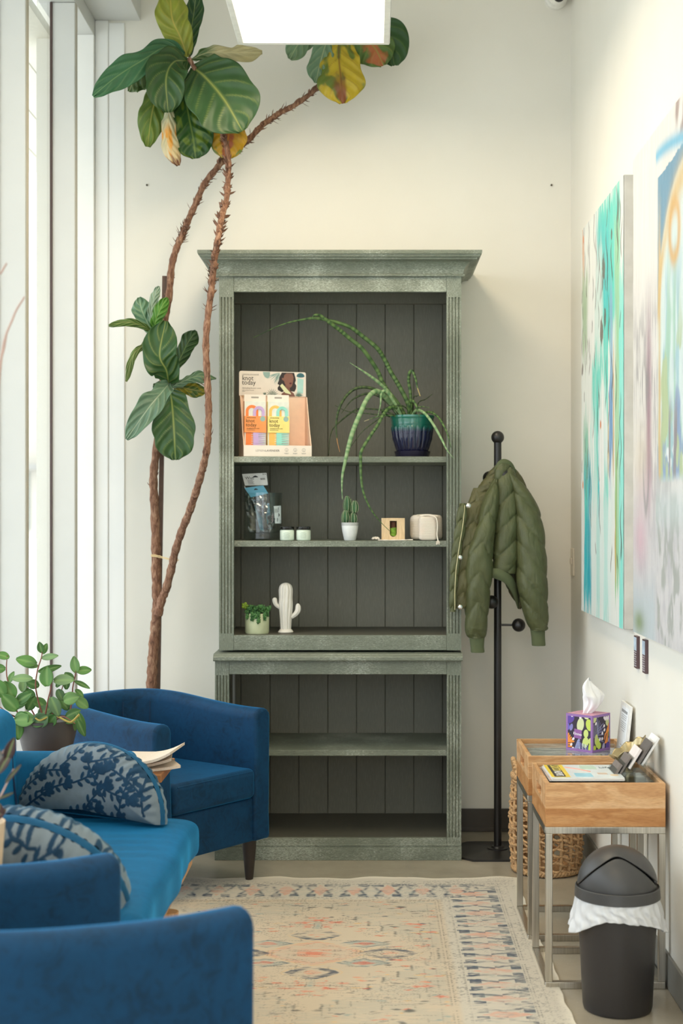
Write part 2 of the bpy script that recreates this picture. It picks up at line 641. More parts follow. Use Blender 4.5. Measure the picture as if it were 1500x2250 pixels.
def stile(xa, xb, yf, z0, z1, fl0, fl1, d=0.022):
    """flat stile with four shallow flutes between fl0 and fl1"""
    m = MB()
    w = xb - xa
    n = 4
    pts = [(xa, yf + d), (xb, yf + d), (xb, yf)]
    g = w * 0.055
    for i in range(n):
        cx = xb - w * (0.17 + 0.66 * i / (n - 1))
        for a in range(7):
            t = PI * a / 6
            pts.append((cx + g * math.cos(t), yf + 0.006 * math.sin(t)))
    pts.append((xa, yf))
    m.prism(pts, 'z', fl0, fl1)
    m.box(xa, xb, yf, yf + d, z0, fl0).box(xa, xb, yf, yf + d, fl1, z1)
    return m


stile(uxl, uxi, UF, z_waist_t + 0.007, z_frieze_t, PZ(1392, UF), PZ(653, UF)).build('stile', M_PV, bc)
stile(uxj, uxr, UF, z_waist_t + 0.007, z_frieze_t, PZ(1392, UF), PZ(653, UF)).build('stile', M_PV, bc)
stile(lxl, lxi, LF, lz_pl, lz_ap_t, PZ(1840, LF), PZ(1484, LF)).build('stile', M_PV, bc)
stile(lxj, lxr, LF, lz_pl, lz_ap_t, PZ(1840, LF), PZ(1484, LF)).build('stile', M_PV, bc)
MB().box(uxi, uxj, UF + 0.001, UF + 0.022, z_open_t, z_frieze_t).build('rail', M_PH, bc, bevel=0.002)
MB().box(uxi, uxj, UF + 0.001, UF + 0.022, z_waist_t + 0.007, z_bot).build('rail', M_PH, bc, bevel=0.002)
MB().box(lxi, lxj, LF + 0.001, LF + 0.022, lz_open_t, lz_ap_t).build('rail', M_PH, bc, bevel=0.002)
MB().box(lxi, lxj, LF + 0.001, LF + 0.022, lz_pl, lz_open_b).build('rail', M_PH, bc, bevel=0.002)
# sides
for xa, xb in ((uxl, uxl + 0.02), (uxr - 0.02, uxr)):
    MB().box(xa, xb, UF + 0.0225, BK, z_waist_t + 0.007, z_frieze_t + 0.05).build('side_panel', M_PV, bc)
for xa, xb in ((lxl, lxl + 0.02), (lxr - 0.02, lxr)):
    MB().box(xa, xb, LF + 0.0225, BK, 0.002, lz_ap_t).build('side_panel', M_PV, bc)
# tongue-and-groove back: V grooves between boards
gx = [PX(p, 5.705) for p in (529, 593, 656, 720, 783, 846, 909, 972)]


def back(z0, z1):
    pts = [(uxr - 0.021, 5.722), (uxl + 0.021, 5.722), (uxl + 0.021, 5.705)]
    for g in gx: pts += [(g - 0.0022, 5.705), (g, 5.7095), (g + 0.0022, 5.705)]
    pts += [(uxr - 0.021, 5.705)]
    return MB().prism(pts, 'z', z0, z1)


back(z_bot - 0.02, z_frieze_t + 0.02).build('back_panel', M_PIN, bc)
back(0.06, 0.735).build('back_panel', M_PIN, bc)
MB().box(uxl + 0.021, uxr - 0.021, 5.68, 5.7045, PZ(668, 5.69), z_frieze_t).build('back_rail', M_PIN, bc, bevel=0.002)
# shelves
xs0, xs1 = uxl + 0.021, uxr - 0.021
Z_A, Z_B, Z_C = PZ(1003, 5.33), PZ(1188.3, 5.33), z_bot
MB().box(xs0, xs1, 5.33, 5.7045, PZ(1016, 5.33), Z_A).build('shelf', M_PH, bc, bevel=0.002)
MB().box(xs0, xs1, 5.33, 5.7045, PZ(1201.5, 5.33), Z_B).build('shelf', M_PH, bc, bevel=0.002)
MB().box(xs0, xs1, UF + 0.0225, 5.7045, z_bot - 0.02, z_bot).build('shelf', M_PSH, bc)
MB().box(xs0, xs1, 5.29, 5.7045, PZ(1661, 5.29), PZ(1648, 5.29)).build('shelf', M_PH, bc, bevel=0.002)
MB().box(lxl + 0.021, lxr - 0.021, LF + 0.0225, 5.7045, lz_open_b - 0.02, lz_open_b).build('shelf', M_PSH, bc)
MB().box(uxl + 0.021, uxr - 0.021, UF + 0.0225, 5.7045, z_frieze_t, z_frieze_t + 0.02).build('top_panel', M_PSH, bc)
# shelf-pin strips inside the openings
for xa, za, zb in ((uxl + 0.021, z_bot, z_open_t), (uxr - 0.027, z_bot, z_open_t), (lxl + 0.021, lz_open_b, lz_open_t), (lxr - 0.027, lz_open_b, lz_open_t)):
    m = MB().box(xa, xa + 0.006, 5.345, 5.358, za, zb).box(xa, xa + 0.006, 5.64, 5.653, za, zb)
    zz = za + 0.04
    while zz < zb - 0.03:
        m.box(xa - 0.0, xa + 0.009, 5.338, 5.365, zz, zz + 0.012)
        zz += 0.052
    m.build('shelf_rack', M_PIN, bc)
# cornice: one moulding swept round three sides
prof = [(0.0, 0.0), (0.011, 0.0), (0.013, 0.004), (0.011, 0.008), (0.007, 0.009)]
for i in range(9):
    t = i / 8
    prof.append((0.008 + 0.043 * (1 - math.cos(t * PI / 2)), 0.012 + 0.043 * math.sin(t * PI / 2)))
prof += [(0.055, 0.056), (0.056, 0.061)]
for i in range(5):
    t = i / 4 * PI / 2
    prof.append((0.056 + 0.011 * math.sin(t), 0.061 + 0.011 * (1 - math.cos(t))))
prof += [(0.071, 0.073), (0.0725, 0.077), (0.0725, 0.087), (0.0, 0.087)]
v, f = [], []
for o_, h_ in prof:
    z = z_frieze_t + h_
    v += [(uxl - o_, BK, z), (uxl - o_, UF - o_, z), (uxr + o_, UF - o_, z), (uxr + o_, BK, z)]
n = len(prof)
for i in range(n - 1):
    for k in range(3): f.append((i * 4 + k, i * 4 + k + 1, i * 4 + 4 + k + 1, i * 4 + 4 + k))
f.append(tuple((n - 1) * 4 + k for k in range(4)))
MB().add(v, f).build('cornice', M_PH, bc, smooth=30)
# waist moulding between the two halves
prof = [(0.0, -0.002), (0.022, 0.0), (0.026, 0.004), (0.026, 0.014), (0.022, 0.019), (0.015, 0.0215), (0.012, 0.026), (-0.02, 0.0265)]
v, f = [], []
for o_, h_ in prof:
    z = lz_ap_t + h_
    s_ = min(o_, 0.004)
    v += [(lxl - s_, BK, z), (lxl - s_, LF - o_, z), (lxr + s_, LF - o_, z), (lxr + s_, BK, z)]
n = len(prof)
for i in range(n - 1):
    for k in range(3): f.append((i * 4 + k, i * 4 + k + 1, i * 4 + 4 + k + 1, i * 4 + 4 + k))
f.append(tuple((n - 1) * 4 + k for k in range(4)))
MB().add(v, f).build('waist_moulding', M_PH, bc, smooth=30)
# plinth with a small stepped lip
m = MB()
m.box(lxl - 0.001, lxr + 0.001, LF - 0.004, LF + 0.02, 0.0, lz_pl - 0.008)
m.box(lxl - 0.001, lxr + 0.001, LF - 0.001, LF + 0.02, lz_pl - 0.008, lz_pl - 0.003)
m.box(lxl, lxr, LF - 0.003, LF + 0.02, lz_pl - 0.003, lz_pl + 0.004)
m.build('plinth', M_PH, bc, bevel=0.0015)

# ------------------------------------------------------------------ coat rack
M_BLK = plain('matt_black_metal', (30, 27, 25), 0.38, var=0.03)
RY = 5.385
rx = PX(1093, RY)
cr = thing('coat_rack', 'black metal coat rack with ball pegs in the corner', 'coat rack', (rx, RY, 0))
h, c = 0.148, 0.045
poly = [(-h + c, -h), (h - c, -h), (h, -h + c), (h, h - c), (h - c, h), (-h + c, h), (-h, h - c), (-h, -h + c)]
m = MB()
m.prism([(rx + x, RY + y) for x, y in poly], 'z', 0.0, 0.008)
v = [(rx + x, RY + y, 0.008) for x, y in poly] + [(rx + x * 0.3, RY + y * 0.3, 0.016) for x, y in poly]
m.add(v, [(i, (i + 1) % 8, 8 + (i + 1) % 8, 8 + i) for i in range(8)] + [tuple(range(8, 16))])
m.build('base', M_BLK, cr)
pr = 0.0143
zb = PZ(961, RY)
m = MB().lathe([(0.04, 0.014), (0.04, 0.019), (0.026, 0.0195), (0.022, 0.026), (pr, 0.027)], (rx, RY), 32)
m.build('flange', M_BLK, cr, smooth=40)
MB().tube([(rx, RY, 0.02), (rx, RY, zb - 0.02)], pr, 24).build('pole', M_BLK, cr, smooth=40)
MB().ell((rx, RY, zb), 0.0245, 32, 20).build('finial', M_BLK, cr, smooth=180)
for ang, zz, ln in ((-8, PZ(1373, RY), 0.079), (236, PZ(1322, 5.37), 0.048), (-70, 1.43, 0.06), (110, 1.42, 0.075), (-100, 1.15, 0.04)):
    if ang == -100: continue
    a = math.radians(ang)
    d = Vector((math.cos(a), math.sin(a), 0))
    b = Vector((rx, RY, zz))
    pg = MB().tube([b, b + d * ln], 0.0042, 12).build('peg', M_BLK, cr, smooth=40)
    MB().ell(b + d * ln, 0.0255, 28, 18).build('ball_tip', M_BLK, pg, smooth=180)


# ------------------------------------------------------------------ quilted bomber jacket on the rack
def nylon(name, rgb, dark=0.85):
    k = NT(name)
    v = k.coords()
    f = k.noise(v, 14, 4, 0.6, 0.6)
    c = lin(rgb)
    k.set(Base_Color=k.ramp(f, [(0.25, tuple(x * dark for x in c)), (0.75, tuple(x * 1.08 for x in c))]),
          Roughness=0.45, Specular_IOR_Level=0.35)
    w = k.n('ShaderNodeTexNoise')
    w.inputs['Scale'].default_value = 26
    w.inputs['Detail'].default_value = 5
    w.inputs['Distortion'].default_value = 1.4
    mp = k.coords(scale=(1.5, 1.5, 0.45))
    k.l(mp, w.inputs['Vector'])
    k.bump(w.outputs['Fac'], 0.38, 0.012)
    return k.m


M_NY = nylon('olive_nylon', (84, 88, 56), 0.75)
M_NYIN = nylon('olive_lining', (86, 84, 52))
M_RIB = None


def rib_mat():
    k = NT('olive_rib_knit')
    v = k.coords(scale=(1, 1, 0.05))
    wv = k.n('ShaderNodeTexWave')
    wv.inputs['Scale'].default_value = 170
    k.l(v, wv.inputs['Vector'])
    k.set(Base_Color=k.ramp(wv.outputs['Fac'], [(0, lin((74, 82, 52))), (1, lin((94, 102, 70)))]), Roughness=0.85)
    k.bump(wv.outputs['Fac'], 0.3, 0.002)
    return k.m


M_RIB = rib_mat()
jk = thing('bomber_jacket', 'olive green quilted bomber jacket hanging from the black coat rack', 'jacket', (rx, RY - 0.05, 1.05))


def puffy(name, rows, depth, Y0, mat, parent, quilt=None, nu=64, nv=220, yb=1.0, amp=0.006, close=False, wr=0.0, pinch=None, seed=0):
    """soft garment tube. rows: list of (py, px_left, px_right[, Y]) going down; elliptical section of the given depth"""
    R = np.array([(r[0], r[1], r[2], (r[3] if len(r) > 3 else Y0)) for r in rows], float)
    t = np.linspace(0, 1, len(R))

    def fn(u, v):
        vv = v[0]
        tt = vv
        C = bez([tuple(r[:3]) for r in R], nv - 1)
        py = np.array([c[0] for c in C]); pl = np.array([c[1] for c in C]); pr_ = np.array([c[2] for c in C])
        yy = np.interp(tt, t, R[:, 3])
        cx = (pl + pr_) / 2; hw = (pr_ - pl) / 2
        th = 2 * PI * u
        nx, ny = np.cos(th), -np.sin(th)
        s = np.sign(nx) * np.abs(nx) ** 0.85
        q = 0
        if quilt:
            N, sl, cc = quilt
            xx = s * hw[None, :] / 30.0 - cc
            ph = (py[None, :] / N) - np.abs(xx) * sl
            q = (np.abs(np.sin(PI * ph)) ** 0.3 - 0.82) * 1.9
        wrk = (fbm(u * 9 + 0 * v, v * 14, seed + 3, 3) - 0.5) * wr + (fbm(u * 22, v * 30, seed + 5, 3) - 0.5) * wr * 0.5
        dd = depth if not callable(depth) else depth(tt)
        X = PX(cx[None, :] + s * hw[None, :], yy[None, :]) + nx * (amp * q + wrk) * 0.7
        Yv = yy[None, :] + ny * (dd * np.where(ny > 0, yb, 1.0)) + ny * (amp * q + wrk)
        Z = PZ(py, yy)[None, :] + 0 * u
        return X, Yv, Z
    me = grid(fn, nu, nv)
    return gobj(name, me, mat, parent, smooth=180)


# sleeves (px outlines read off the hanging jacket)
sl = [(1052, 1082, 1094, 5.33), (1075, 1070, 1096, 5.31), (1112, 1057, 1094, 5.30), (1150, 1047, 1090, 5.30), (1180, 1037, 1085, 5.295), (1215, 1022, 1083, 5.29), (1250, 1019, 1082, 5.29),
      (1290, 1019, 1078, 5.29), (1330, 1020, 1074, 5.29), (1370, 1022, 1070, 5.29), (1390, 1023, 1068, 5.29), (1399, 1027, 1066, 5.29), (1402, 1031, 1064, 5.29)]
s1 = puffy('sleeve', sl, lambda t: 0.03 + 0.022 * np.sin(PI * np.clip(t * 1.1, 0, 1)), 5.3, M_NY, jk, quilt=(66, 0.62, 0.0), wr=0.006, seed=1)
cuff = [(1400, 1031, 1064, 5.29), (1404, 1031, 1064, 5.29), (1420, 1033, 1063, 5.29), (1432, 1034, 1064, 5.29), (1432.5, 1036, 1062, 5.29), (1425, 1037, 1061, 5.29)]
puffy('cuff', cuff, 0.022, 5.29, M_RIB, s1, nv=30)
sr = [(1040, 1112, 1128, 5.33), (1065, 1118, 1150, 5.33), (1090, 1124, 1168, 5.33), (1125, 1128, 1186, 5.33), (1160, 1130, 1193, 5.325), (1200, 1131, 1198, 5.32), (1240, 1132, 1200, 5.32),
      (1280, 1134, 1202, 5.31), (1310, 1140, 1203, 5.31), (1340, 1148, 1203, 5.31), (1365, 1156, 1204, 5.31), (1380, 1162, 1204, 5.31), (1385, 1166, 1200, 5.31)]
s2 = puffy('sleeve', sr, lambda t: 0.03 + 0.028 * np.sin(PI * np.clip(t * 1.1, 0, 1)), 5.32, M_NY, jk, quilt=(62, 0.60, -1.25), wr=0.007, seed=7)
cuff = [(1383, 1164, 1198, 5.31), (1387, 1165, 1197, 5.31), (1402, 1167, 1197, 5.31), (1417, 1168, 1198, 5.31), (1417.5, 1170, 1196, 5.31), (1410, 1171, 1195, 5.31)]
puffy('cuff', cuff, 0.022, 5.31, M_RIB, s2, nv=30)
# back panel of the body, draped over a peg
bd = [(1017, 1098, 1112, 5.34), (1022, 1091, 1121, 5.335), (1035, 1087, 1129, 5.33), (1060, 1086, 1133, 5.325), (1100, 1087, 1136, 5.32), (1150, 1085, 1137, 5.315), (1200, 1083, 1137, 5.315),
      (1230, 1081, 1136, 5.315), (1252, 1080, 1133, 5.315), (1260, 1082, 1131, 5.32)]
b1 = puffy('body', bd, lambda t: 0.022 + 0.022 * t, 5.33, M_NY, jk, quilt=(56, 0.5, 1.1), wr=0.006, seed=12)
# a second fold of the back falls behind, towards the right sleeve
bd2 = [(1022, 1112, 1126, 5.36), (1050, 1108, 1146, 5.37), (1090, 1104, 1160, 5.38), (1150, 1100, 1160, 5.385), (1230, 1100, 1160, 5.385), (1290, 1112, 1158, 5.38), (1325, 1134, 1150, 5.375), (1338, 1136, 1144, 5.375)]
puffy('body_fold', bd2, 0.02, 5.38, M_NYIN, jk, quilt=(60, 0.5, 0.5), wr=0.006, seed=15)
# ribbed waist band: sweeps down to the right
v, hb = [], 0
m = MB()
top = bez([P3(1078, 1248, 5.275), P3(1095, 1250, 5.268), P3(1112, 1258, 5.27), P3(1124, 1268, 5.285), P3(1134, 1290, 5.31), P3(1139, 1318, 5.34)], 30)
bot = bez([P3(1077, 1268, 5.276), P3(1092, 1273, 5.269), P3(1108, 1281, 5.271), P3(1121, 1297, 5.286), P3(1131, 1316, 5.311), P3(1138, 1336, 5.34)], 30)
n = len(top)
v = top + bot
m.add(v, [(i, i + 1, n + i + 1, n + i) for i in range(n - 1)])
m.build('hem_band', M_RIB, jk, smooth=180, solid=0.006)
# open front half on the left: outer placket strip, lining, snaps and zip
fp = [(1072, 1040, 1078, 5.335), (1090, 1034, 1074, 5.325), (1112, 1026, 1060, 5.31), (1150, 1019, 1052, 5.295), (1200, 1008, 1044, 5.278), (1250, 1001, 1036, 5.274), (1300, 996, 1030, 5.272), (1328, 995, 1026, 5.272), (1337, 997, 1020, 5.272)]
puffy('lining', fp, 0.010, 5.325, M_NYIN, jk, quilt=(52, 0.5, 0.2), wr=0.006, seed=21)
pk = [(1106, 1009, 1025, 5.278), (1112, 1007, 1026, 5.276), (1150, 1001, 1023, 5.27), (1200, 994, 1015, 5.262), (1250, 989, 1008, 5.256), (1300, 987, 1003, 5.254), (1335, 987, 1002, 5.254), (1344, 988, 1001, 5.254)]
fpn = puffy('front_panel', pk, 0.009, 5.295, M_NY, jk, quilt=(38, 0.9, 0.0), wr=0.003, seed=25)
zp = bez([P3(1021, 1110, 5.266), P3(1017, 1150, 5.260), P3(1009, 1200, 5.252), P3(1002, 1250, 5.246), P3(999, 1300, 5.244), P3(999, 1340, 5.244)], 40)
MB().tube(zp, 0.0016, 8).build('zip', plain('pale_brass_zip', (196, 184, 140), 0.35, 0.6), fpn, smooth=60)
M_SNAP = plain('silver_snap', (206, 206, 200), 0.25, 0.9)
for px, py in ((1029, 1111), (1010.5, 1225), (1010.5, 1334)):
    c = P3(px, py, 5.262 if py < 1200 else 5.255)
    MB().lathe([(0.0085, 0), (0.0085, 0.002), (0.006, 0.004), (0.003, 0.0045)], n=20, M=Matrix.Translation(c) @ Matrix.Rotation(PI / 2, 4, 'X')).build('snap', M_SNAP, jk, smooth=40)
# shoulder of the left front and collar roll at the peg
sh = [(1022, 1090, 1106, 5.35), (1035, 1076, 1104, 5.345), (1055, 1060, 1100, 5.34), (1078, 1046, 1090, 5.335), (1100, 1034, 1076, 5.33), (1118, 1028, 1060, 5.325)]
puffy('shoulder', sh, 0.02, 5.34, M_NYIN, jk, quilt=(40, 0.4, 0.0), wr=0.006, seed=31)
co = bez([P3(1088, 1034, 5.33), P3(1098, 1020, 5.325), P3(1108, 1016, 5.325), P3(1120, 1022, 5.335), P3(1130, 1038, 5.35)], 24)
MB().tube(co, [0.008 + 0.005 * math.sin(PI * i / 24) for i in range(25)], 14).build('collar', M_RIB, jk, smooth=180)
# ------------------------------------------------------------------ blue velvet seating
def velvet(name, rgb, lo=0.55, hi=1.25):
    k = NT(name)
    v = k.coords()
    a = k.noise(v, 7, 5, 0.6, 1.2)
    b = k.noise(v, 24, 4, 0.6, 2.0)
    mth = k.n('ShaderNodeMath', operation='MULTIPLY')
    k.l(a, mth.inputs[0]); k.l(b, mth.inputs[1])
    c = lin(rgb)
    col = k.ramp(mth.outputs[0], [(0.10, tuple(x * lo for x in c)), (0.24, c), (0.45, tuple(min(1, x * hi) for x in c))])
    k.set(Base_Color=col, Roughness=0.7, Specular_IOR_Level=0.25, Sheen_Weight=1.0, Sheen_Roughness=0.32, Sheen_Tint=lin((36, 140, 200)))
    k.bump(b, 0.12, 0.004)
    return k.m


M_VEL = velvet('blue_velvet', (4, 54, 88))
M_VEL2 = velvet('teal_blue_velvet', (7, 92, 134), 0.8, 1.15)
M_LEGD = plain('black_brown_wood', (44, 36, 31), 0.45, var=0.1)
M_SEAM = plain('dark_blue_seam', (14, 50, 82), 0.8)


def tub_chair(label):
    """front faces local +X; rim is level"""
    t = thing('armchair', label, 'armchair', (0, 0, 0), 0, 'blue velvet tub armchairs', local=True)
    W, D, zt, zb_, th = 0.56, 0.62, 0.607, 0.15, 0.078
    xf = D / 2
    # outer U: straight arms then a rounded back
    path = []
    hw = W / 2
    for i in range(9): path.append((xf - (xf + 0.02) * i / 8, -hw, 0, -1))
    for i in range(1, 32):
        a = -PI / 2 - PI * i / 32
        ca, sa = math.cos(a), math.sin(a)
        e = 0.78
        cx_ = -0.02 + (D / 2 - 0.02) * math.copysign(abs(ca) ** e, ca)
        cy_ = hw * math.copysign(abs(sa) ** e, sa)
        path.append((cx_, cy_, ca, sa))
    for i in range(9): path.append((-0.02 + (xf + 0.02) * i / 8, hw, 0, 1))
    # section: outer face bulges a little, rounded rim, inner face
    sec = [(0.0, zb_), (-0.004, zb_ + 0.1), (-0.002, 0.35), (0.0, zt - 0.035)]
    for i in range(1, 8):
        a = PI * i / 8
        sec.append((-th / 2 + th / 2 * math.cos(a), zt - 0.03 + 0.03 * math.sin(a)))
    sec += [(-th, zt - 0.035), (-th + 0.002, 0.45), (-th - 0.004, 0.30), (-th - 0.004, zb_)]
    m = MB()
    v, f = [], []
    n, k = len(path), len(sec)
    for j, (x, y, nx, ny) in enumerate(path):
        l = math.hypot(nx, ny) or 1
        rise = 0.036 * float(sst(0.25, -0.28, x))
        for off, z in sec: v.append((x + nx / l * off, y + ny / l * off, z + rise * max(0, (z - 0.2) / (zt - 0.2))))
    for j in range(n - 1):
        for i in range(k - 1): f.append((j * k + i, j * k + i + 1, (j + 1) * k + i + 1, (j + 1) * k + i))
        f.append((j * k + k - 1, j * k, (j + 1) * k, (j + 1) * k + k - 1))
    f.append(tuple(range(k)))
    f.append(tuple((n - 1) * k + i for i in range(k))[::-1])
    m.add(v, f)
    shell = m.build('shell', M_VEL, t, smooth=50, bevel=0.012, bseg=4)
    for j in (15, 21, 27, 33):                                    # vertical seams inside the tub
        x, y, nx, ny = path[j]
        l = math.hypot(nx, ny)
        o_ = -th - 0.001
        MB().tube([(x + nx / l * o_, y + ny / l * o_, z) for z in (0.38, 0.5, zt - 0.005)], 0.0022, 6).build('seam', M_SEAM, shell)
    # apron under the seat
    MB().box(xf - 0.06, xf - 0.012, -hw + th - 0.01, hw - th + 0.01, zb_, 0.30).build('apron', M_VEL, t, bevel=0.008, bseg=3)
    MB().box(-0.2, xf - 0.03, -hw + th - 0.01, hw - th + 0.01, zb_ + 0.004, zb_ + 0.02).build('underside', M_SEAM, t)
    # loose seat cushion
    out = [(xf + 0.008, -hw + th + 0.004)]
    out += [(xf + 0.008, hw - th - 0.004)]
    for j in range(len(path) - 9, 8, -1):
        x, y, nx, ny = path[j]
        l = math.hypot(nx, ny)
        out.append((x - nx / l * (th + 0.006), y - ny / l * (th + 0.006)))
    cu = MB().prism(out[::1], 'z', 0.302, 0.405)
    o = cu.build('seat_cushion', M_VEL, t, smooth=50, bevel=0.022, bseg=5)
    pts = [(xf + 0.006, -hw + th + 0.01, 0.392), (xf + 0.006, hw - th - 0.01, 0.392)]
    MB().tube(bez([(xf + 0.003, y, 0.394) for y in np.linspace(-hw + th + 0.02, hw - th - 0.02, 8)], 20), 0.003, 8).build('piping', M_VEL, o, smooth=60)
    for sx, sy in ((1, -1), (1, 1), (-1, -1), (-1, 1)):
        x, y = sx * (D / 2 - 0.055) - (0.03 if sx < 0 else 0), sy * (hw - (0.05 if sx > 0 else 0.12))
        MB().lathe([(0.013, 0.006), (0.016, 0.03), (0.024, 0.12), (0.025, zb_ + 0.01)], (x, y), 20).build('leg', M_LEGD, t, smooth=40)
    return t


FARC = (-0.532, 4.742, -37.0)
NEARC = (-0.586, 2.425, 37.5)
a = math.radians(FARC[2])
ch = tub_chair('blue velvet tub armchair in front of the bookcase')
ch.location = (-0.351 - math.cos(a) * 0.31 + math.sin(a) * 0.28, 4.97 - math.sin(a) * 0.31 - math.cos(a) * 0.28, 0)
ch.rotation_euler = (0, 0, a)
a = math.radians(NEARC[2])
ch2 = dup(ch, 'blue velvet tub armchair seen from outside, nearest the camera',
          (-0.195 - math.cos(a) * 0.31 - math.sin(a) * 0.28, 2.42 - math.sin(a) * 0.31 + math.cos(a) * 0.28, 0), a)


# --- settee
M_LW = None


def wood(name, c1, c2, c3, scale=(1, 12, 12), rough=0.45, sc=5.0):
    k = NT(name)
    v = k.coords(scale=scale)
    n1 = k.noise(v, sc, 6, 0.55, 1.6)
    n2 = k.noise(v, sc * 9, 4, 0.6, 0.4)
    c = k.ramp(n1, [(0.25, lin(c1)), (0.5, lin(c2)), (0.75, lin(c3))])
    c = k.mix(k.ramp(n2, [(0.45, (0, 0, 0)), (0.7, (0.35,) * 3)]), c, lin([x * 0.72 for x in c1]))
    k.set(Base_Color=c, Roughness=rough, Specular_IOR_Level=0.4)
    k.bump(n2, 0.1, 0.002)
    return k.m


M_LW = wood('light_oak', (190, 140, 92), (206, 158, 108), (220, 178, 130), (12, 12, 1))
st = thing('settee', 'blue velvet settee with one arm, under the patterned cushions', 'sofa', (-0.76, 3.45, 0))
sx0, sx1, sy0, sy1 = -1.055, -0.475, 2.97, 3.945


def softbox(u, v, x0, x1, y0, y1, z0, z1):
    pass


def seatfn(u, v):
    """seat cushion: section swept along Y, bulged front edge with creases"""
    th = 2 * PI * u
    ex = 0.22
    cxs = (sx0 + sx1) / 2; hx = (sx1 - sx0) / 2
    zc, hz = 0.385, 0.058
    c_, s_ = np.cos(th), np.sin(th)
    X = cxs + hx * np.sign(c_) * np.abs(c_) ** ex
    Z = zc + hz * np.sign(s_) * np.abs(s_) ** 0.45
    Yc = sy0 + (sy1 - sy0) * v
    top = np.clip(s_, 0, 1)
    Z = Z + top * (0.012 * np.sin(PI * v) + 0.0022 * np.sin(Yc * 90 + np.sin(X * 9) * 2.5 + 5 * vn(Yc * 4, X * 4, 3)) * np.exp(-((X - sx1 + 0.25) / 0.16) ** 2) * vn(Yc * 9, X * 5, 2) * 1.6)
    X = X + np.clip(c_, 0, 1) * (0.005 * np.sin(Yc * 11 + 1.0) + 0.002 * np.sin(Yc * 31))
    e = np.minimum(v, 1 - v)
    k = sst(0, 0.035, e)
    X = cxs + (X - cxs) * (0.93 + 0.07 * k)
    Z = zc + (Z - zc) * (0.55 + 0.45 * k)
    return X, Yc, Z


me = grid(seatfn, 90, 220)
bm = bmesh.new(); bm.from_mesh(me)
bmesh.ops.remove_doubles(bm, verts=bm.verts, dist=1e-5)
bmesh.ops.holes_fill(bm, edges=bm.edges, sides=200)
bm.to_mesh(me); bm.free()
gobj('seat', me, M_VEL2, st, smooth=180)
# back rest along the window side, arm at the far end
m = MB()
pr = []
n = 24
sec = []
for i in range(n + 1):
    a = PI * i / n
    sec.append((-1.045 + 0.055 * math.cos(a), 0.69 + 0.05 * math.sin(a)))
sec = [(-0.975, 0.30), (-0.985, 0.5)] + sec + [(-1.10, 0.3)]
m.prism(sec, 'y', sy0, 3.99)
m.build('backrest', M_VEL2, st, smooth=50, bevel=0.03, bseg=5)
for yy in (3.3, 3.62, 3.93):
    MB().tube([(-0.9755, yy, 0.45), (-0.986, yy - 0.012, 0.56), (-0.995, yy - 0.005, 0.69)], 0.003, 6).build('back_seam', M_SEAM, st)
m = MB()
sec = [(3.955, 0.30)]
for i in range(13):
    a = PI * i / 12
    sec.append((3.998 - 0.043 * math.cos(a), 0.578 + 0.036 * math.sin(a)))
sec += [(4.041, 0.30)]
m.prism(sec, 'x', -1.09, -0.66)
m.build('arm', M_VEL2, st, smooth=50, bevel=0.02, bseg=5)
m = MB()
m.box(-1.08, sx1 - 0.025, sy0 + 0.03, sy1 + 0.04, 0.297, 0.33)
m.build('seat_rail', M_LW, st, bevel=0.006)
for x, y in ((-0.50, 3.52), (-0.50, 3.02), (-1.03, 3.90), (-1.03, 3.02)):
    MB().lathe([(0.012, 0.006), (0.017, 0.1), (0.024, 0.297)], (x, y), 20).build('leg', M_LW, st, smooth=40)


# --- half-moon cushions: leafy cut-velvet pattern drawn as a colour pattern
def leaf_pattern(X, Y, seed):
    """dark leafy branches on grey cloth; X,Y in metres on the cushion face"""
    rng = random.Random(seed)
    D = np.full(X.shape, 9.0)

    def ellipse(cx, cy, a, rx_, ry_):
        nonlocal D
        dx, dy = X - cx, Y - cy
        ca, sa = math.cos(a), math.sin(a)
        d = np.sqrt(((dx * ca + dy * sa) / rx_) ** 2 + ((-dx * sa + dy * ca) / ry_) ** 2)
        D = np.minimum(D, d)

    def seg(p, q, r):
        nonlocal D
        px_, py_ = X - p[0], Y - p[1]
        bx, by = q[0] - p[0], q[1] - p[1]
        h = np.clip((px_ * bx + py_ * by) / (bx * bx + by * by), 0, 1)
        D = np.minimum(D, np.hypot(px_ - bx * h, py_ - by * h) / r)
    starts = [(-0.14, 0.055, 0.30), (-0.19, 0.01, 0.5), (-0.17, 0.10, 0.35), (-0.02, 0.09, 0.35), (0.02, 0.02, 0.9), (0.13, 0.0, 1.35), (0.09, 0.05, 2.2),
              (0.21, 0.02, 1.9), (-0.07, 0.13, 0.7), (0.03, 0.15, 0.2), (-0.23, 0.02, 0.9), (0.0, -0.01, 0.1), (0.08, 0.18, 2.8), (-0.06, 0.0, 0.25), (0.2, 0.07, 2.4), (0.05, 0.10, -0.5)]
    for x, y, a in starts:
        L = rng.uniform(0.08, 0.13)
        cur = rng.uniform(-4, 4)
        p = (x, y)
        step = 0.0125
        k = 0
        s = 0
        while s < L:
            q = (p[0] + math.cos(a) * step, p[1] + math.sin(a) * step)
            seg(p, q, 0.0028)
            sd = 1 if k % 2 else -1
            la = a + sd * 0.85
            ellipse(q[0] + math.cos(la) * 0.0135, q[1] + math.sin(la) * 0.0135, la, 0.0108, 0.0053)
            a += cur * step
            p = q
            k += 1
            s += step
        for da in (-0.7, 0, 0.7):                                   # three-lobed flower at the end
            ellipse(p[0] + math.cos(a + da) * 0.010, p[1] + math.sin(a + da) * 0.010, a + da, 0.0155, 0.0085)
    return D


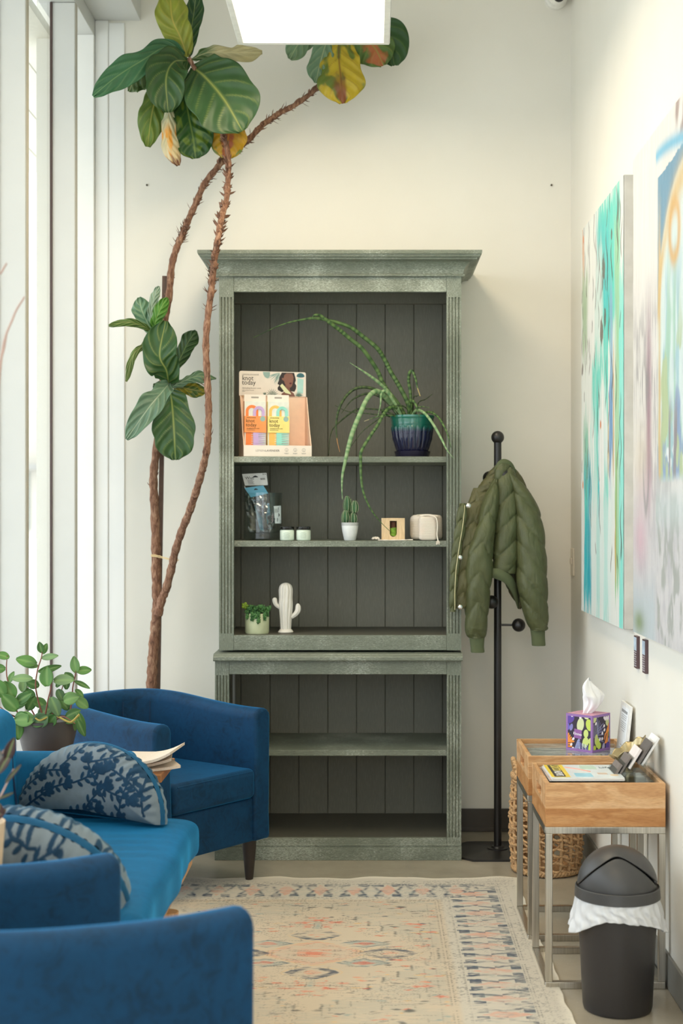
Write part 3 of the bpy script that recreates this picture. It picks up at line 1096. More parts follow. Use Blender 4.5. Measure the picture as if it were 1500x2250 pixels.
M_CUSH = attr_mat('leafy_cut_velvet', 0.75, 0.25, Sheen_Weight=0.35, Sheen_Roughness=0.4, Sheen_Tint=lin((140, 200, 230)))
M_GUS = velvet('blue_gusset_velvet', (16, 78, 112), 0.85, 1.1)


def half_moon(label, W, H, T, loc, rz, lean, seed):
    c = thing('cushion', label, 'cushion', loc, rz, 'half moon cushions on the settee', local=True)
    R = Matrix.Rotation(lean, 4, 'X')
    g = 0.0105                                                      # half gusset width

    def face(sgn):
        def fn(u, v):
            a = PI * u
            rr = v
            ox, oz = W / 2 * np.cos(a) * (1 - 0.06 * np.sin(a)), H * np.sin(a) ** 0.88
            x = ox * rr
            z = oz * rr + 0.10 * H * (1 - rr)
            edge = np.minimum(1 - rr, z / H * 1.2 + 0.02)
            y = sgn * (g + (T / 2 - g) * np.sqrt(np.clip(1 - (1 - np.clip(edge * 2.6, 0, 1)) ** 2, 0, 1)))
            puck = (np.sin(a * 46 + 2 * np.sin(a * 7)) * 0.0035) * sst(0.80, 0.97, rr) * np.sin(a) ** 0.3
            y = y + sgn * puck
            return x, y, z
        nu, nv = 260, 150
        u, v = np.meshgrid(np.linspace(0, 1, nu), np.linspace(0, 1, nv), indexing='ij')
        x, y, z = fn(u, v)
        D = leaf_pattern(x, z, seed)
        k = sst(1.12, 0.92, D)[..., None]
        n = fbm(x * 60, z * 60, 5)[..., None]
        cl = linA((112, 124, 132)) * (0.85 + 0.3 * n) * (1 - k) + linA((16, 52, 78)) * (0.7 + 0.6 * n) * k
        lift = 0.002 * sst(1.1, 0.8, D)

        def fn2(u, v):
            x, y, z = fn(u, v)
            p = np.stack([x, y + sgn * lift, z, np.ones_like(x)], -1) @ np.array(R).T
            return p[..., 0], p[..., 1], p[..., 2]
        me = grid(fn2, nu, nv, cl)
        gobj('face', me, M_CUSH, c, smooth=180, local=True)
    face(-1)
    face(1)
    v, f = [], []
    n = 80
    for i in range(n + 1):
        a = PI * i / n
        x, z = W / 2 * math.cos(a) * (1 - 0.06 * math.sin(a)), H * math.sin(a) ** 0.88
        for j in range(5):
            y = -g + 2 * g * j / 4
            bul = 1 + 0.02 * (1 - ((j - 2) / 2) ** 2)
            v.append(R @ Vector((x * bul, y, z * bul)))
    for i in range(n):
        for j in range(4): f.append((i * 5 + j, i * 5 + j + 1, i * 5 + 6 + j, i * 5 + 5 + j))
    MB().add(v, f).build('gusset', M_GUS, c, smooth=180, local=True)
    v = [R @ Vector((x, y, 0.001)) for x, y in ((-W / 2, -g), (W / 2, -g), (W / 2, g), (-W / 2, g))]
    MB().add(v, [(0, 1, 2, 3)]).build('base', M_GUS, c, solid=0.002, local=True)
    return c


half_moon('half moon leaf-patterned cushion propped against the settee arm', 0.475, 0.198, 0.13, (-0.765, 3.885, 0.455), math.radians(-27), -0.16, 3)
half_moon('leaf-patterned half moon cushion at the open end of the settee', 0.46, 0.21, 0.17, (-0.745, 3.09, 0.457), math.radians(-12), 0.5, 11)
# ------------------------------------------------------------------ plants
def leaf_mat(name, rough=0.38, trans=0.25):
    k = NT(name)
    a = k.n('ShaderNodeAttribute', attribute_name='Col')
    k.set(Base_Color=a.outputs['Color'], Roughness=rough, Specular_IOR_Level=0.45)
    tl = k.n('ShaderNodeBsdfTranslucent')
    k.l(a.outputs['Color'], tl.inputs['Color'])
    mx = k.n('ShaderNodeMixShader')
    mx.inputs[0].default_value = trans
    k.l(k.b.outputs[0], mx.inputs[1])
    k.l(tl.outputs[0], mx.inputs[2])
    k.l(mx.outputs[0], k.out.inputs['Surface'])
    return k.m


M_LEAF = leaf_mat('glossy_leaf')
M_LEAFM = leaf_mat('matt_leaf', 0.55, 0.2)


def bark_mat():
    k = NT('brown_bark')
    v = k.coords(scale=(1, 1, 0.3))
    n = k.noise(v, 90, 5, 0.65, 0.8)
    k.set(Base_Color=k.ramp(n, [(0.3, lin((76, 52, 40))), (0.5, lin((134, 98, 78))), (0.75, lin((184, 150, 124)))]), Roughness=0.85, Specular_IOR_Level=0.2)
    k.bump(n, 0.8, 0.006)
    return k.m


M_BARK = bark_mat()

GRN = (54, 90, 46)


def fig_leaf(parent, pts, hw, tint=GRN, vein=(150, 168, 92), roll=0.0, cup=0.25, fold=0.0, wav=0.006, patch=None, shape='fig', seed=0, tip_dir=None):
    """one broad fiddle leaf. pts: midrib as (px, py, depth); hw: half width in px; roll: how far one edge turns towards the camera"""
    C = bez([P3(*p) for p in pts], 60)
    C = np.array([tuple(c) for c in C])
    sc = np.mean([p[2] for p in pts]) / F_PX
    nu, nv = 61, 49
    T = np.gradient(C, axis=0)
    T /= np.linalg.norm(T, axis=1)[:, None]
    view = np.array([0, 1, 0.0])
    side = np.cross(T, view)
    ln = np.linalg.norm(side, axis=1)[:, None]
    side = side / np.maximum(ln, 1e-4)
    # keep a steady frame where the midrib points at the viewer
    side = np.apply_along_axis(lambda q: np.convolve(np.pad(q, 4, 'edge'), np.ones(9) / 9, 'valid'), 0, side)
    side /= np.linalg.norm(side, axis=1)[:, None]
    nrm = np.cross(side, T)
    cr, sr = math.cos(roll), math.sin(roll)
    S_, N_ = side * cr + nrm * sr, nrm * cr - side * sr
    u = np.linspace(0, 1, nu)
    if shape == 'fig':
        wd = np.interp(u, [0, 0.04, 0.15, 0.3, 0.45, 0.62, 0.78, 0.9, 0.97, 1], [0.03, 0.30, 0.62, 0.78, 0.86, 1.0, 0.96, 0.70, 0.38, 0.06])
        k_ = np.ones(5) / 5
        wd = np.convolve(np.pad(wd, 2, 'edge'), k_, 'valid')
    else:
        wd = np.sin(PI * np.clip(u, 0.004, 0.996) ** 0.85) ** 0.7
    s = np.linspace(-1, 1, nv)
    U, Sg = np.meshgrid(u, s, indexing='ij')
    rng = np.random.RandomState(seed)
    edge = 1 + 0.06 * np.sin(U * 17 + seed) * np.abs(Sg)
    W = (wd[:, None] * hw * sc) * edge
    # veins: curved side veins leaving the midrib
    ph = (U * 6.0 - np.abs(Sg) * (1.1 + 0.5 * np.abs(Sg))) + 0.25 * np.sign(Sg)
    dv = np.abs(ph - np.round(ph))
    vein_m = sst(0.085, 0.02, dv) * sst(0.05, 0.16, np.abs(Sg)) * sst(1.02, 0.75, np.abs(Sg))
    mid = sst(0.05 + 0.02 * (1 - U), 0.01, np.abs(Sg))
    quilt = (0.5 - dv) * 0.0  + np.cos(2 * PI * ph) * -0.0028 * sst(0, 0.3, np.abs(Sg))
    off = cup * W * np.abs(Sg) ** 1.6 * 1.0 + quilt + wav * np.sin(U * 11 + Sg * 2 + seed * 1.7) * np.abs(Sg) ** 2 + wav * 0.7 * np.sin(U * 23 + seed) * Sg ** 2
    lat = Sg * W
    if fold:
        ang = fold * np.abs(Sg)
        lat = W * np.sign(Sg) * np.sin(np.minimum(np.abs(Sg) * fold, PI / 2) ) / max(fold, 0.2) if fold < 1.3 else W * Sg * np.cos(fold)
        off = off + W * (1 - np.cos(ang)) / max(fold, 0.2)
    P = C[:, None, :] + S_[:, None, :] * lat[..., None] + N_[:, None, :] * off[..., None]
    base = linA(tint)
    n = fbm(U * 6 + seed, Sg * 3, seed, 3)[..., None]
    col = base * (0.78 + 0.45 * n)
    if patch:                                                       # (colour, where-function) blemishes
        for pc, fnm in patch:
            k = np.clip(fnm(U, Sg, n[..., 0]), 0, 1)[..., None]
            col = col * (1 - k) + linA(pc) * k
    vm = np.clip(mid * 0.85 + vein_m * 0.34, 0, 1)[..., None]
    col = col * (1 - vm) + linA(vein) * vm
    me = grid(lambda a, b: (P[..., 0], P[..., 1], P[..., 2]), nu, nv, col)
    return gobj('leaf', me, M_LEAF, parent, smooth=180, solid=0.0012)


TY = 5.54
tr = thing('fiddle_leaf_fig', 'tall fiddle leaf fig tree with bare twin trunks behind the armchair', 'tree', (PX(333, TY), TY, 0))


def flakes(m, pts, rad, n, seed, upto=1.0):
    rng = random.Random(seed)
    for _ in range(n):
        i = rng.randrange(2, len(pts) - 2)
        p, d = pts[i], (pts[i + 1] - pts[i - 1]).normalized()
        a = rng.uniform(0, 2 * PI)
        s = d.cross(Vector((0, 1, 0))).normalized()
        b = s.cross(d)
        o = s * math.cos(a) + b * math.sin(a)
        L = rng.uniform(0.012, 0.032)
        t = rng.uniform(0.25, 1.0)
        r = rad[i]
        root = p + o * r * 0.85
        tipv = root + (d * (1 - t * 0.6) + o * t * 0.8).normalized() * L
        w = d.cross(o).normalized() * rng.uniform(0.004, 0.008)
        q = root + (tipv - root) * 0.45
        th = o * 0.0015
        m.add([root - w, root + w, q + w * 0.8 + th, tipv, q - w * 0.8 + th, root - o * 0.002], [(0, 1, 2, 3, 4), (0, 5, 1), (1, 5, 3, 2), (0, 4, 3, 5)])


t1 = [(331, 1640), (332, 1530), (334, 1480), (336, 1440), (341, 1380), (345, 1330), (343, 1260), (342, 1180), (339, 1100), (337, 1047), (343, 993), (352, 900), (360, 800), (362, 707), (371, 653), (377, 585), (388, 545), (399, 520), (412, 487), (429, 449), (449, 404), (474, 372), (492, 352), (530, 320), (550, 302), (580, 272), (612, 250), (655, 226), (698, 190), (722, 150), (735, 110)]
c1 = bez([P3(x, y, TY) for x, y in t1], 220)
rr = np.interp(np.linspace(0, 1, 221), [0, 0.2, 0.35, 0.6, 0.75, 0.93, 1], [0.0215, 0.0185, 0.0150, 0.0125, 0.0115, 0.0095, 0.007])
rr = [r * (1 + 0.09 * math.sin(i * 1.3) + 0.05 * math.sin(i * 3.1)) for i, r in enumerate(rr)]
m = MB().tube(c1, rr, 16)
flakes(m, c1[118:214], rr[118:214], 190, 4)
flakes(m, c1[60:120], rr[60:120], 16, 5)
m.build('trunk', M_BARK, tr, smooth=60)
t2 = [(347, 1352), (356, 1315), (364, 1297), (377, 1247), (384, 1215), (399, 1167), (415, 1127), (431, 1079), (444, 1033), (454, 988), (457, 950), (458, 893), (455, 827), (452, 760), (456, 699), (463, 645), (468, 600), (472, 561), (479, 524), (487, 477), (497, 440), (501, 393), (502, 352), (492, 300), (462, 225), (432, 160), (415, 128)]
c2 = bez([P3(x, y, TY - 0.04 - 0.345 * float(sst(1320, 960, y)) + 0.20 * float(sst(540, 380, y))) for x, y in t2], 220)
rr2 = np.interp(np.linspace(0, 1, 221), [0, 0.1, 0.4, 0.7, 1], [0.0165, 0.0155, 0.0125, 0.0118, 0.008])
rr2 = [r * (1 + 0.09 * math.sin(i * 1.1) + 0.05 * math.sin(i * 2.7)) for i, r in enumerate(rr2)]
m = MB().tube(c2, rr2, 16)
flakes(m, c2[118:205], rr2[118:205], 200, 8)
flakes(m, c2[60:118], rr2[60:118], 12, 9)
m.build('trunk', M_BARK, tr, smooth=60)
a_, b_ = P3(361, 606, TY + 0.03), P3(341, 1640, TY + 0.03)
m = MB()
dx = 0.0085
m.add([(a_.x - dx, a_.y, a_.z), (a_.x + dx, a_.y, a_.z), (a_.x + dx, a_.y + 0.014, a_.z), (a_.x - dx, a_.y + 0.014, a_.z),
       (b_.x - dx + 0.006, b_.y, b_.z), (b_.x + dx + 0.006, b_.y, b_.z), (b_.x + dx + 0.006, b_.y + 0.014, b_.z), (b_.x - dx + 0.006, b_.y + 0.014, b_.z)],
      [(0, 1, 2, 3), (7, 6, 5, 4), (0, 4, 5, 1), (1, 5, 6, 2), (2, 6, 7, 3), (3, 7, 4, 0)])
m.build('stake', plain('brown_stake', (98, 76, 64), 0.7, var=0.12), tr)
m = MB()
pA, pB = P3(342, 1221, TY), P3(383, 1231, TY - 0.045)
for dz in (-0.002, 0.004):
    m.tube([pA + Vector((-0.016, -0.012, dz)), pA + Vector((0.0, -0.02, dz)), pB + Vector((0, -0.018, dz * 0.4)), pB + Vector((0.014, -0.012, -0.002))], 0.0016, 6)
m.tube([pB + Vector((0.014, -0.012, -0.001)), pB + Vector((0.018, -0.014, 0.003))], 0.0015, 6)
m.tube([pA + Vector((0.017 * math.cos(t), 0.017 * math.sin(t), 0)) for t in np.linspace(0, 2 * PI, 20)], 0.0018, 6)
m.tube([pB + Vector((0.0155 * math.cos(t), 0.0155 * math.sin(t), 0)) for t in np.linspace(0, 2 * PI, 20)], 0.0018, 6)
m.build('tie', plain('raffia_tie', (214, 190, 140), 0.8), tr)
pc = Vector((PX(332, TY), TY + 0.0, 0))
MB().lathe([(0.095, 0), (0.135, 0.27), (0.14, 0.28), (0.132, 0.285), (0.125, 0.262)], (pc.x, pc.y), 40).build('pot', plain('cream_planter', (206, 198, 184), 0.6), tr, smooth=40)
MB().lathe([(0.124, 0.25), (0.124, 0.262)], (pc.x, pc.y), 40).build('soil', plain('dark_soil', (58, 46, 38), 0.95, var=0.3, scale=200), tr)

f_b = 5.42                                                            # depth of the crowns
U_ = lambda x, y, d=0.0: (180 + x / 2.0833, y / 2.0833, f_b + d)     # read off enlargements
V_ = lambda x, y, d=0.0: (220 + x / 3.75, 560 + y / 3.75, f_b + d)
yel = ((206, 160, 40), lambda U, S_, n: sst(0.42, 0.62, n) * 0.95)
brn = ((132, 72, 38), lambda U, S_, n: sst(0.45, 0.9, U) * sst(0.35, 0.1, np.abs(S_) + (n - 0.5) * 0.5))
tipdry = ((214, 196, 150), lambda U, S_, n: sst(0.25, 0.8, U + (n - 0.5) * 0.5))
tipbrn = ((120, 74, 52), lambda U, S_, n: sst(0.82, 0.95, U + (n - 0.5) * 0.3))
# upper-left crown
fig_leaf(tr, [U_(482, 262, 0), U_(450, 170, -.03), U_(412, 80, -.05), U_(404, -60, -.05)], 36, (148, 156, 58), (206, 180, 80), cup=0.15, seed=1)
fig_leaf(tr, [U_(488, 258, 0.02), U_(496, 160, 0.03), U_(512, 60, 0.02), U_(524, -50, 0.0)], 20, (42, 80, 40), seed=2)
fig_leaf(tr, [U_(470, 245, -.02), U_(380, 218, -.06), U_(290, 268, -.12), U_(160, 350, -.15), U_(50, 440, -.15)], 30, (70, 118, 78), (140, 170, 110), cup=0.1, wav=0.008, seed=3)
fig_leaf(tr, [U_(360, 285, -.05), U_(300, 320, -.08), U_(240, 370, -.08), U_(215, 420, -.06)], 26, (84, 110, 62), (190, 190, 130), cup=0.5, wav=0.02, seed=4)
fig_leaf(tr, [U_(485, 278, -.03), U_(420, 285, -.09), U_(385, 360, -.13), U_(395, 515, -.12)], 46, (56, 90, 44), (160, 168, 90), cup=-0.25, seed=5)
fig_leaf(tr, [U_(505, 308, -.05), U_(560, 350, -.12), U_(650, 455, -.16), U_(735, 600, -.15)], 76, (64, 98, 54), (170, 176, 92), cup=-0.12, wav=0.004, seed=6)
fig_leaf(tr, [U_(500, 272, -.02), U_(580, 240, -.05), U_(690, 240, -.08), U_(825, 240, -.08)], 19, (196, 186, 140), (214, 200, 150), cup=0.6, wav=0.012,
         patch=[((88, 116, 66), lambda U, S_, n: sst(0.5, 0.25, U))], seed=7)
fig_leaf(tr, [U_(400, 330, 0.02), U_(350, 420, 0), U_(320, 520, -.02), U_(300, 672, -.03)], 30, (96, 122, 48), (190, 180, 90), cup=0.2, seed=8)
fig_leaf(tr, [U_(400, 480, -.04), U_(395, 560, -.05), U_(400, 660, -.06), U_(440, 758, -.06)], 19, (196, 196, 160), (214, 190, 130), cup=0.7, wav=0.008, patch=[tipdry, ((226, 160, 60), lambda U, S_, n: sst(0.55, 0.7, n) * sst(0.3, 0.5, U)), tipbrn], seed=9)
fig_leaf(tr, [U_(470, 430, 0.0), U_(490, 540, -.02), U_(510, 640, -.03), U_(520, 726, -.02)], 44, (50, 88, 38), (130, 150, 70), cup=-0.1, patch=[((120, 140, 40), lambda U, S_, n: sst(0.55, 0.7, n) * 0.7)], seed=10)
fig_leaf(tr, [U_(690, 460, 0.02), U_(680, 560, 0), U_(668, 640, -.02), U_(652, 724, -.02)], 40, (190, 150, 40), (200, 140, 50), cup=0.1,
         patch=[((96, 122, 44), lambda U, S_, n: sst(0.45, 0.3, n)), ((168, 96, 62), lambda U, S_, n: sst(0.45, 0.6, U) * sst(0.5, 0.2, np.abs(S_ - 0.1) + (n - 0.5)))], seed=11)
# upper-right crown, partly above the lamp's edge
fig_leaf(tr, [U_(1160, 100, 0.06), U_(1080, 130, 0.03), U_(1000, 190, 0.02), U_(950, 270, 0.02)], 26, (112, 140, 104), (176, 186, 140), cup=0.3, seed=12)
fig_leaf(tr, [U_(1160, 110, 0.05), U_(1120, 190, 0.02), U_(1090, 290, 0.01), U_(1070, 380, 0.0)], 27, (108, 138, 106), (180, 186, 140), cup=0.15, seed=13)
fig_leaf(tr, [U_(1180, 130, 0.05), U_(1175, 250, 0.01), U_(1185, 360, -.01), U_(1195, 474, -.01)], 52, (186, 164, 40), (120, 76, 30), cup=0.1,
         patch=[((104, 122, 44), lambda U, S_, n: sst(0.50, 0.36, n)), brn], seed=14)
fig_leaf(tr, [U_(1200, 100, 0.06), U_(1270, 150, 0.03), U_(1340, 220, 0.02), U_(1380, 300, 0.02)], 44, (84, 112, 48), (150, 150, 70), cup=0.2,
         patch=[((176, 104, 58), lambda U, S_, n: sst(0.45, 0.6, U) * sst(0.55, 0.25, np.abs(S_ + 0.2) + (n - 0.5)))], seed=15)
fig_leaf(tr, [U_(1220, 60, 0.08), U_(1310, 100, 0.06), U_(1400, 180, 0.05), U_(1430, 300, 0.05)], 46, (48, 84, 38), (110, 130, 60), cup=0.15, seed=16)
# middle crown
fig_leaf(tr, [V_(440, 655, .02), V_(395, 570, 0), V_(345, 460, -.02), V_(320, 350, -.02)], 22, (108, 146, 110), (196, 210, 170), cup=0.15, seed=20)
fig_leaf(tr, [V_(435, 620, -.02), V_(420, 480, -.04), V_(445, 350, -.05), V_(485, 258, -.05)], 10, (150, 172, 146), (200, 210, 180), cup=0.5, seed=21)
fig_leaf(tr, [V_(455, 660, -.02), V_(455, 560, -.06), V_(490, 460, -.08), V_(553, 352, -.08)], 15, (84, 136, 48), (160, 180, 90), cup=0.3, seed=22)
fig_leaf(tr, [V_(430, 645, -.02), V_(360, 590, -.06), V_(230, 555, -.1), V_(70, 580, -.12)], 9, (104, 134, 72), (170, 150, 90), cup=0.4, seed=23)
fig_leaf(tr, [V_(440, 590, -.03), V_(370, 730, -.08), V_(270, 830, -.12), V_(215, 1045, -.12)], 8, (112, 136, 78), (180, 170, 110), cup=0.5, seed=24)
fig_leaf(tr, [V_(565, 1070, -.04), V_(545, 950, -.1), V_(490, 820, -.13), V_(540, 545, -.12)], 39, (54, 90, 44), (172, 178, 96), cup=-0.2, seed=25)
fig_leaf(tr, [V_(605, 960, 0.03), V_(670, 830, .05), V_(725, 720, .05), V_(790, 625, .05)], 19, (52, 82, 42), (120, 140, 70), cup=0.2, seed=26)
fig_leaf(tr, [V_(585, 1090, -.02), V_(690, 1040, -.05), V_(800, 1000, -.07), V_(955, 1020, -.07)], 13, (96, 124, 90), (170, 180, 130), cup=0.3, roll=0.4, seed=27)
fig_leaf(tr, [V_(595, 1085, 0), V_(680, 1095, -.02), V_(780, 1115, -.02), V_(870, 1130, -.02)], 16, (150, 140, 40), (190, 160, 70), cup=0.1, patch=[((84, 110, 48), lambda U, S_, n: sst(0.55, 0.45, n))], seed=28)
fig_leaf(tr, [V_(575, 1050, -.04), V_(510, 1130, -.11), V_(400, 1260, -.16), V_(215, 1520, -.16)], 26, (108, 138, 112), (196, 206, 176), cup=-0.3, wav=0.008, seed=29)
fig_leaf(tr, [V_(575, 1110, -.03), V_(595, 1260, -.09), V_(610, 1480, -.11), V_(620, 1690, -.09)], 47, (60, 94, 50), (166, 176, 96), cup=-0.08, wav=0.004, seed=30)
fig_leaf(tr, [V_(560, 1060, 0.03), V_(510, 1065, .05), V_(470, 1075, .05), V_(440, 1100, .05)], 8, (60, 90, 48), seed=31)
m = MB()
hub2 = P3(*V_(575, 1085, 0.0))
m.tube([P3(350, 930, TY - 0.02), P3(362, 880, TY - 0.06), hub2, P3(*V_(575, 1060, -0.03))], [0.008, 0.007, 0.006, 0.003], 10)
m.tube([P3(352, 800, TY), P3(346, 760, TY - 0.06), P3(*V_(445, 650, 0.0))], [0.008, 0.007, 0.005], 10)
m.tube([P3(420, 140, f_b + 0.02), P3(414, 118, f_b)], [0.008, 0.003], 8)
m.build('twig', plain('green_brown_twig', (84, 78, 44), 0.7, var=0.2), tr, smooth=60)

# ------------------------------------------------------------------ peperomia on the side table
SY = 4.255
tz = 0.532
tb = thing('side_table', 'small wooden side table between the settee and the far armchair', 'table', (-0.83, SY, 0))
M_WAL = wood('warm_brown_wood', (142, 92, 54), (166, 112, 68), (186, 132, 84), (1, 10, 10))
MB().box(-1.08, -0.602, 4.09, 4.37, tz - 0.025, tz).build('table_top', M_WAL, tb, bevel=0.004)
for x in (-1.05, -0.74):
    for y in (4.115, 4.345):
        MB().tube([(x, y, 0.006), (x, y, tz - 0.025)], 0.014, 16).build('leg', M_WAL, tb, smooth=40)

px_, pr_ = PX(104, SY), 66 * SY / F_PX
pp = thing('peperomia', 'bushy small-leaved plant in a dark grey bowl pot behind the settee', 'potted plant', (px_, SY, tz))
zr = PZ(1580, SY)
MB().lathe([(0.055, tz), (0.058, tz + 0.004), (0.074, tz + 0.05), (0.086, tz + 0.1), (pr_, zr), (pr_ - 0.004, zr + 0.001), (pr_ - 0.008, zr - 0.01)], (px_, SY), 48).build('pot', plain('charcoal_pot', (66, 62, 60), 0.55, var=0.05), pp, smooth=40)
MB().lathe([(pr_ - 0.008, zr - 0.02), (pr_ - 0.008, zr - 0.012)], (px_, SY), 48).build('soil', plain('dark_soil', (58, 46, 38), 0.95, var=0.3, scale=200), pp)


def pep_leaf(V, F, C_, base, d, L, wd, up, tint, seed):
    """small spoon-shaped leaf appended to lists"""
    d = d.normalized()
    s = d.cross(up)
    if s.length < 1e-3: s = d.cross(Vector((1, 0, 0)))
    s.normalize()
    n = s.cross(d)
    nu, nv = 11, 7
    o = len(V)
    bc_ = linA(tint)
    for i in range(nu):
        u = i / (nu - 1)
        ww = wd * (math.sin(PI * min(max(u, 0.02), 0.985) ** 0.9)) ** 0.62
        for j in range(nv):
            t = (j / (nv - 1)) * 2 - 1
            p = base + d * (L * u) + s * (ww * t) + n * (0.22 * wd * t * t - 0.25 * L * u * u + 0.0)
            V.append(p)
            k = 1.0 + 0.14 * math.sin(seed * 3.7 + u * 4) - 0.08 * abs(t)
            cc = bc_ * k
            if j == nv // 2: cc = cc * 0.5 + linA((150, 180, 110)) * 0.5
            C_.append(tuple(cc))
    for i in range(nu - 1):
        for j in range(nv - 1): F.append((o + i * nv + j, o + i * nv + j + 1, o + (i + 1) * nv + j + 1, o + (i + 1) * nv + j))


rng = random.Random(12)
stems = [  # px polylines with the leaves' places
    [(96, 1580, 0), (84, 1540, 0), (78, 1505, -.01), (83, 1470, -.01), (92, 1440, -.01), (91, 1415, -.01)],
    [(60, 1580, 0), (38, 1565, -.03), (18, 1500, -.03), (14, 1470, -.03), (16, 1440, -.03)],
    [(98, 1582, -.02), (104, 1545, -.03), (112, 1510, -.03), (113, 1490, -.03)],
    [(150, 1580, 0), (158, 1540, .02), (160, 1510, .02), (166, 1480, .02), (167, 1462, .02)],
    [(40, 1578, -.02), (20, 1568, -.05), (-5, 1550, -.06)],
    [(110, 1580, .03), (128, 1540, .04), (140, 1500, .04)],
    [(120, 1582, -.04), (140, 1575, -.07), (165, 1590, -.08)],
    [(80, 1580, .03), (60, 1540, .05), (52, 1510, .05)],
]
m = MB()
for s_ in stems:
    c = bez([P3(x, y, SY + d) for x, y, d in s_], 20)
    m.tube(c, [0.0028 - 0.0014 * i / 20 for i in range(21)], 8)
m.build('stem', plain('reddish_stem', (128, 78, 62), 0.6), pp, smooth=60)
VL, FL, CL = [], [], []
G = [(92, 138, 66), (110, 150, 86), (78, 122, 58), (128, 160, 108), (98, 132, 90)]
cam_dir = Vector((0.12, -1, 0.35))


def place(px, py, ang, Lp, Wp, d=0.0, g=0, tilt=None):
    L, wd = Lp * SY / F_PX, Wp * SY / F_PX / 2
    a = math.radians(ang)
    dirv = Vector((math.cos(a), rng.uniform(-0.35, 0.1), math.sin(a)))
    up = (tilt or (cam_dir + Vector((rng.uniform(-.3, .3), 0, rng.uniform(-.2, .5))))).normalized()
    pep_leaf(VL, FL, CL, P3(px, py, SY + d), dirv, L, wd, up, G[g % 5], rng.random() * 9)


for t in [(80, 1460, 158, 46, 28), (92, 1434, 100, 24, 16, -.01, 2), (94, 1437, 70, 24, 14), (92, 1446, 12, 36, 15, -.01, 3), (84, 1464, 170, 36, 14, 0, 1), (20, 1446, 155, 30, 20, -.03), (12, 1470, 175, 30, 22, -.03),
          (84, 1476, 15, 50, 16, 0, 2), (72, 1492, 172, 46, 20, -.02, 3), (104, 1508, 95, 42, 32, -.04, 0), (118, 1496, 8, 44, 26, -.03, 3), (168, 1478, 100, 36, 22, .02, 1), (168, 1475, 8, 32, 20, .02, 0), (162, 1494, 140, 26, 16, .02, 2),
          (164, 1497, -18, 36, 12, .02, 2), (166, 1515, -35, 24, 12, .02, 0), (30, 1535, 115, 42, 32, -.05, 0), (10, 1530, 120, 44, 34, -.06, 0), (38, 1560, 130, 46, 32, -.06, 0), (36, 1544, 35, 40, 24, -.05, 2), (62, 1570, 215, 34, 34, -.08, 2),
          (76, 1580, 178, 44, 34, -.08, 1), (104, 1572, 215, 38, 34, -.09, 4), (122, 1572, 230, 30, 26, -.08, 2), (112, 1532, -60, 44, 26, -.09, 4), (140, 1540, 20, 34, 30, -.05, 1), (166, 1535, -35, 34, 24, 0, 1), (172, 1565, -70, 46, 16, -.04, 2),
          (168, 1568, -100, 40, 12, -.05, 1), (36, 1580, -80, 44, 28, -.07, 0), (0, 1570, -60, 40, 28, -.07, 0), (86, 1508, 160, 30, 22, 0, 2), (124, 1510, 60, 30, 14, 0, 2), (126, 1515, -60, 26, 20, 0, 4), (146, 1515, 90, 30, 16, .03, 2),
          (60, 1540, 200, 40, 22, .03, 4), (75, 1540, 130, 36, 26, .04, 2), (100, 1555, 140, 36, 26, .02, 2), (130, 1555, 60, 36, 26, .03, 4), (150, 1560, 120, 36, 22, .02, 2), (60, 1560, 60, 34, 24, .02, 2), (85, 1570, 30, 34, 26, 0, 4),
          (115, 1575, 100, 34, 26, .04, 2), (145, 1575, 30, 34, 22, -.02, 2), (50, 1520, 90, 30, 20, .04, 3), (20, 1500, 70, 26, 14, .0, 1), (140, 1585, 10, 34, 18, -.05, 2), (170, 1580, -65, 40, 18, -.06, 2), (70, 1590, 10, 30, 22, -.08, 2), (30, 1548, 15, 30, 22, 0, 2)]:
    place(*t)
mm = MB()
mm.v, mm.f = [tuple(v) for v in VL], FL
mm.mi, mm.c = [0] * len(FL), CL
mm.build('foliage', M_LEAFM, pp, smooth=180, weld=False, solid=0.001)
m = MB()
m.tube(bez([P3(125, 1573, SY - 0.09), P3(150, 1586, SY - 0.1), P3(160, 1584, SY - 0.1), P3(174, 1570, SY - 0.1)], 16), 0.003, 8)
m.tube(bez([P3(78, 1578, SY - 0.09), P3(88, 1583, SY - 0.095), P3(104, 1576, SY - 0.09)], 12), 0.0026, 8)
m.build('runner', plain('yellow_green_stem', (170, 150, 70), 0.6), pp, smooth=60)

# ------------------------------------------------------------------ dark-leaved plant at the window, near the settee's open end
DY = 2.87
dp = thing('rubber_plant', 'dark burgundy leafy plant in a beige pot at the picture edge', 'potted plant', (-0.80, DY, 0))
dx_ = PX(10, DY) - 0.058
MB().lathe([(0.055, 0), (0.055, 0.012), (0.012, 0.02), (0.012, 0.47), (0.05, 0.475), (0.05, 0.485)], (dx_, DY), 24).build('stand', plain('pale_plant_stand', (190, 176, 160), 0.6), dp, smooth=30)
zt_ = PZ(1806, DY)
MB().lathe([(0.044, 0.485), (0.05, 0.55), (0.058, zt_), (0.054, zt_), (0.05, zt_ - 0.012)], (dx_, DY), 36).build('pot', plain('beige_pot', (222, 196, 164), 0.7), dp, smooth=40)
MB().lathe([(0.05, zt_ - 0.02), (0.05, zt_ - 0.012)], (dx_, DY), 36).build('soil', plain('dark_soil', (58, 46, 38), 0.95), dp)
m = MB()
b0 = Vector((dx_, DY, zt_ - 0.02))
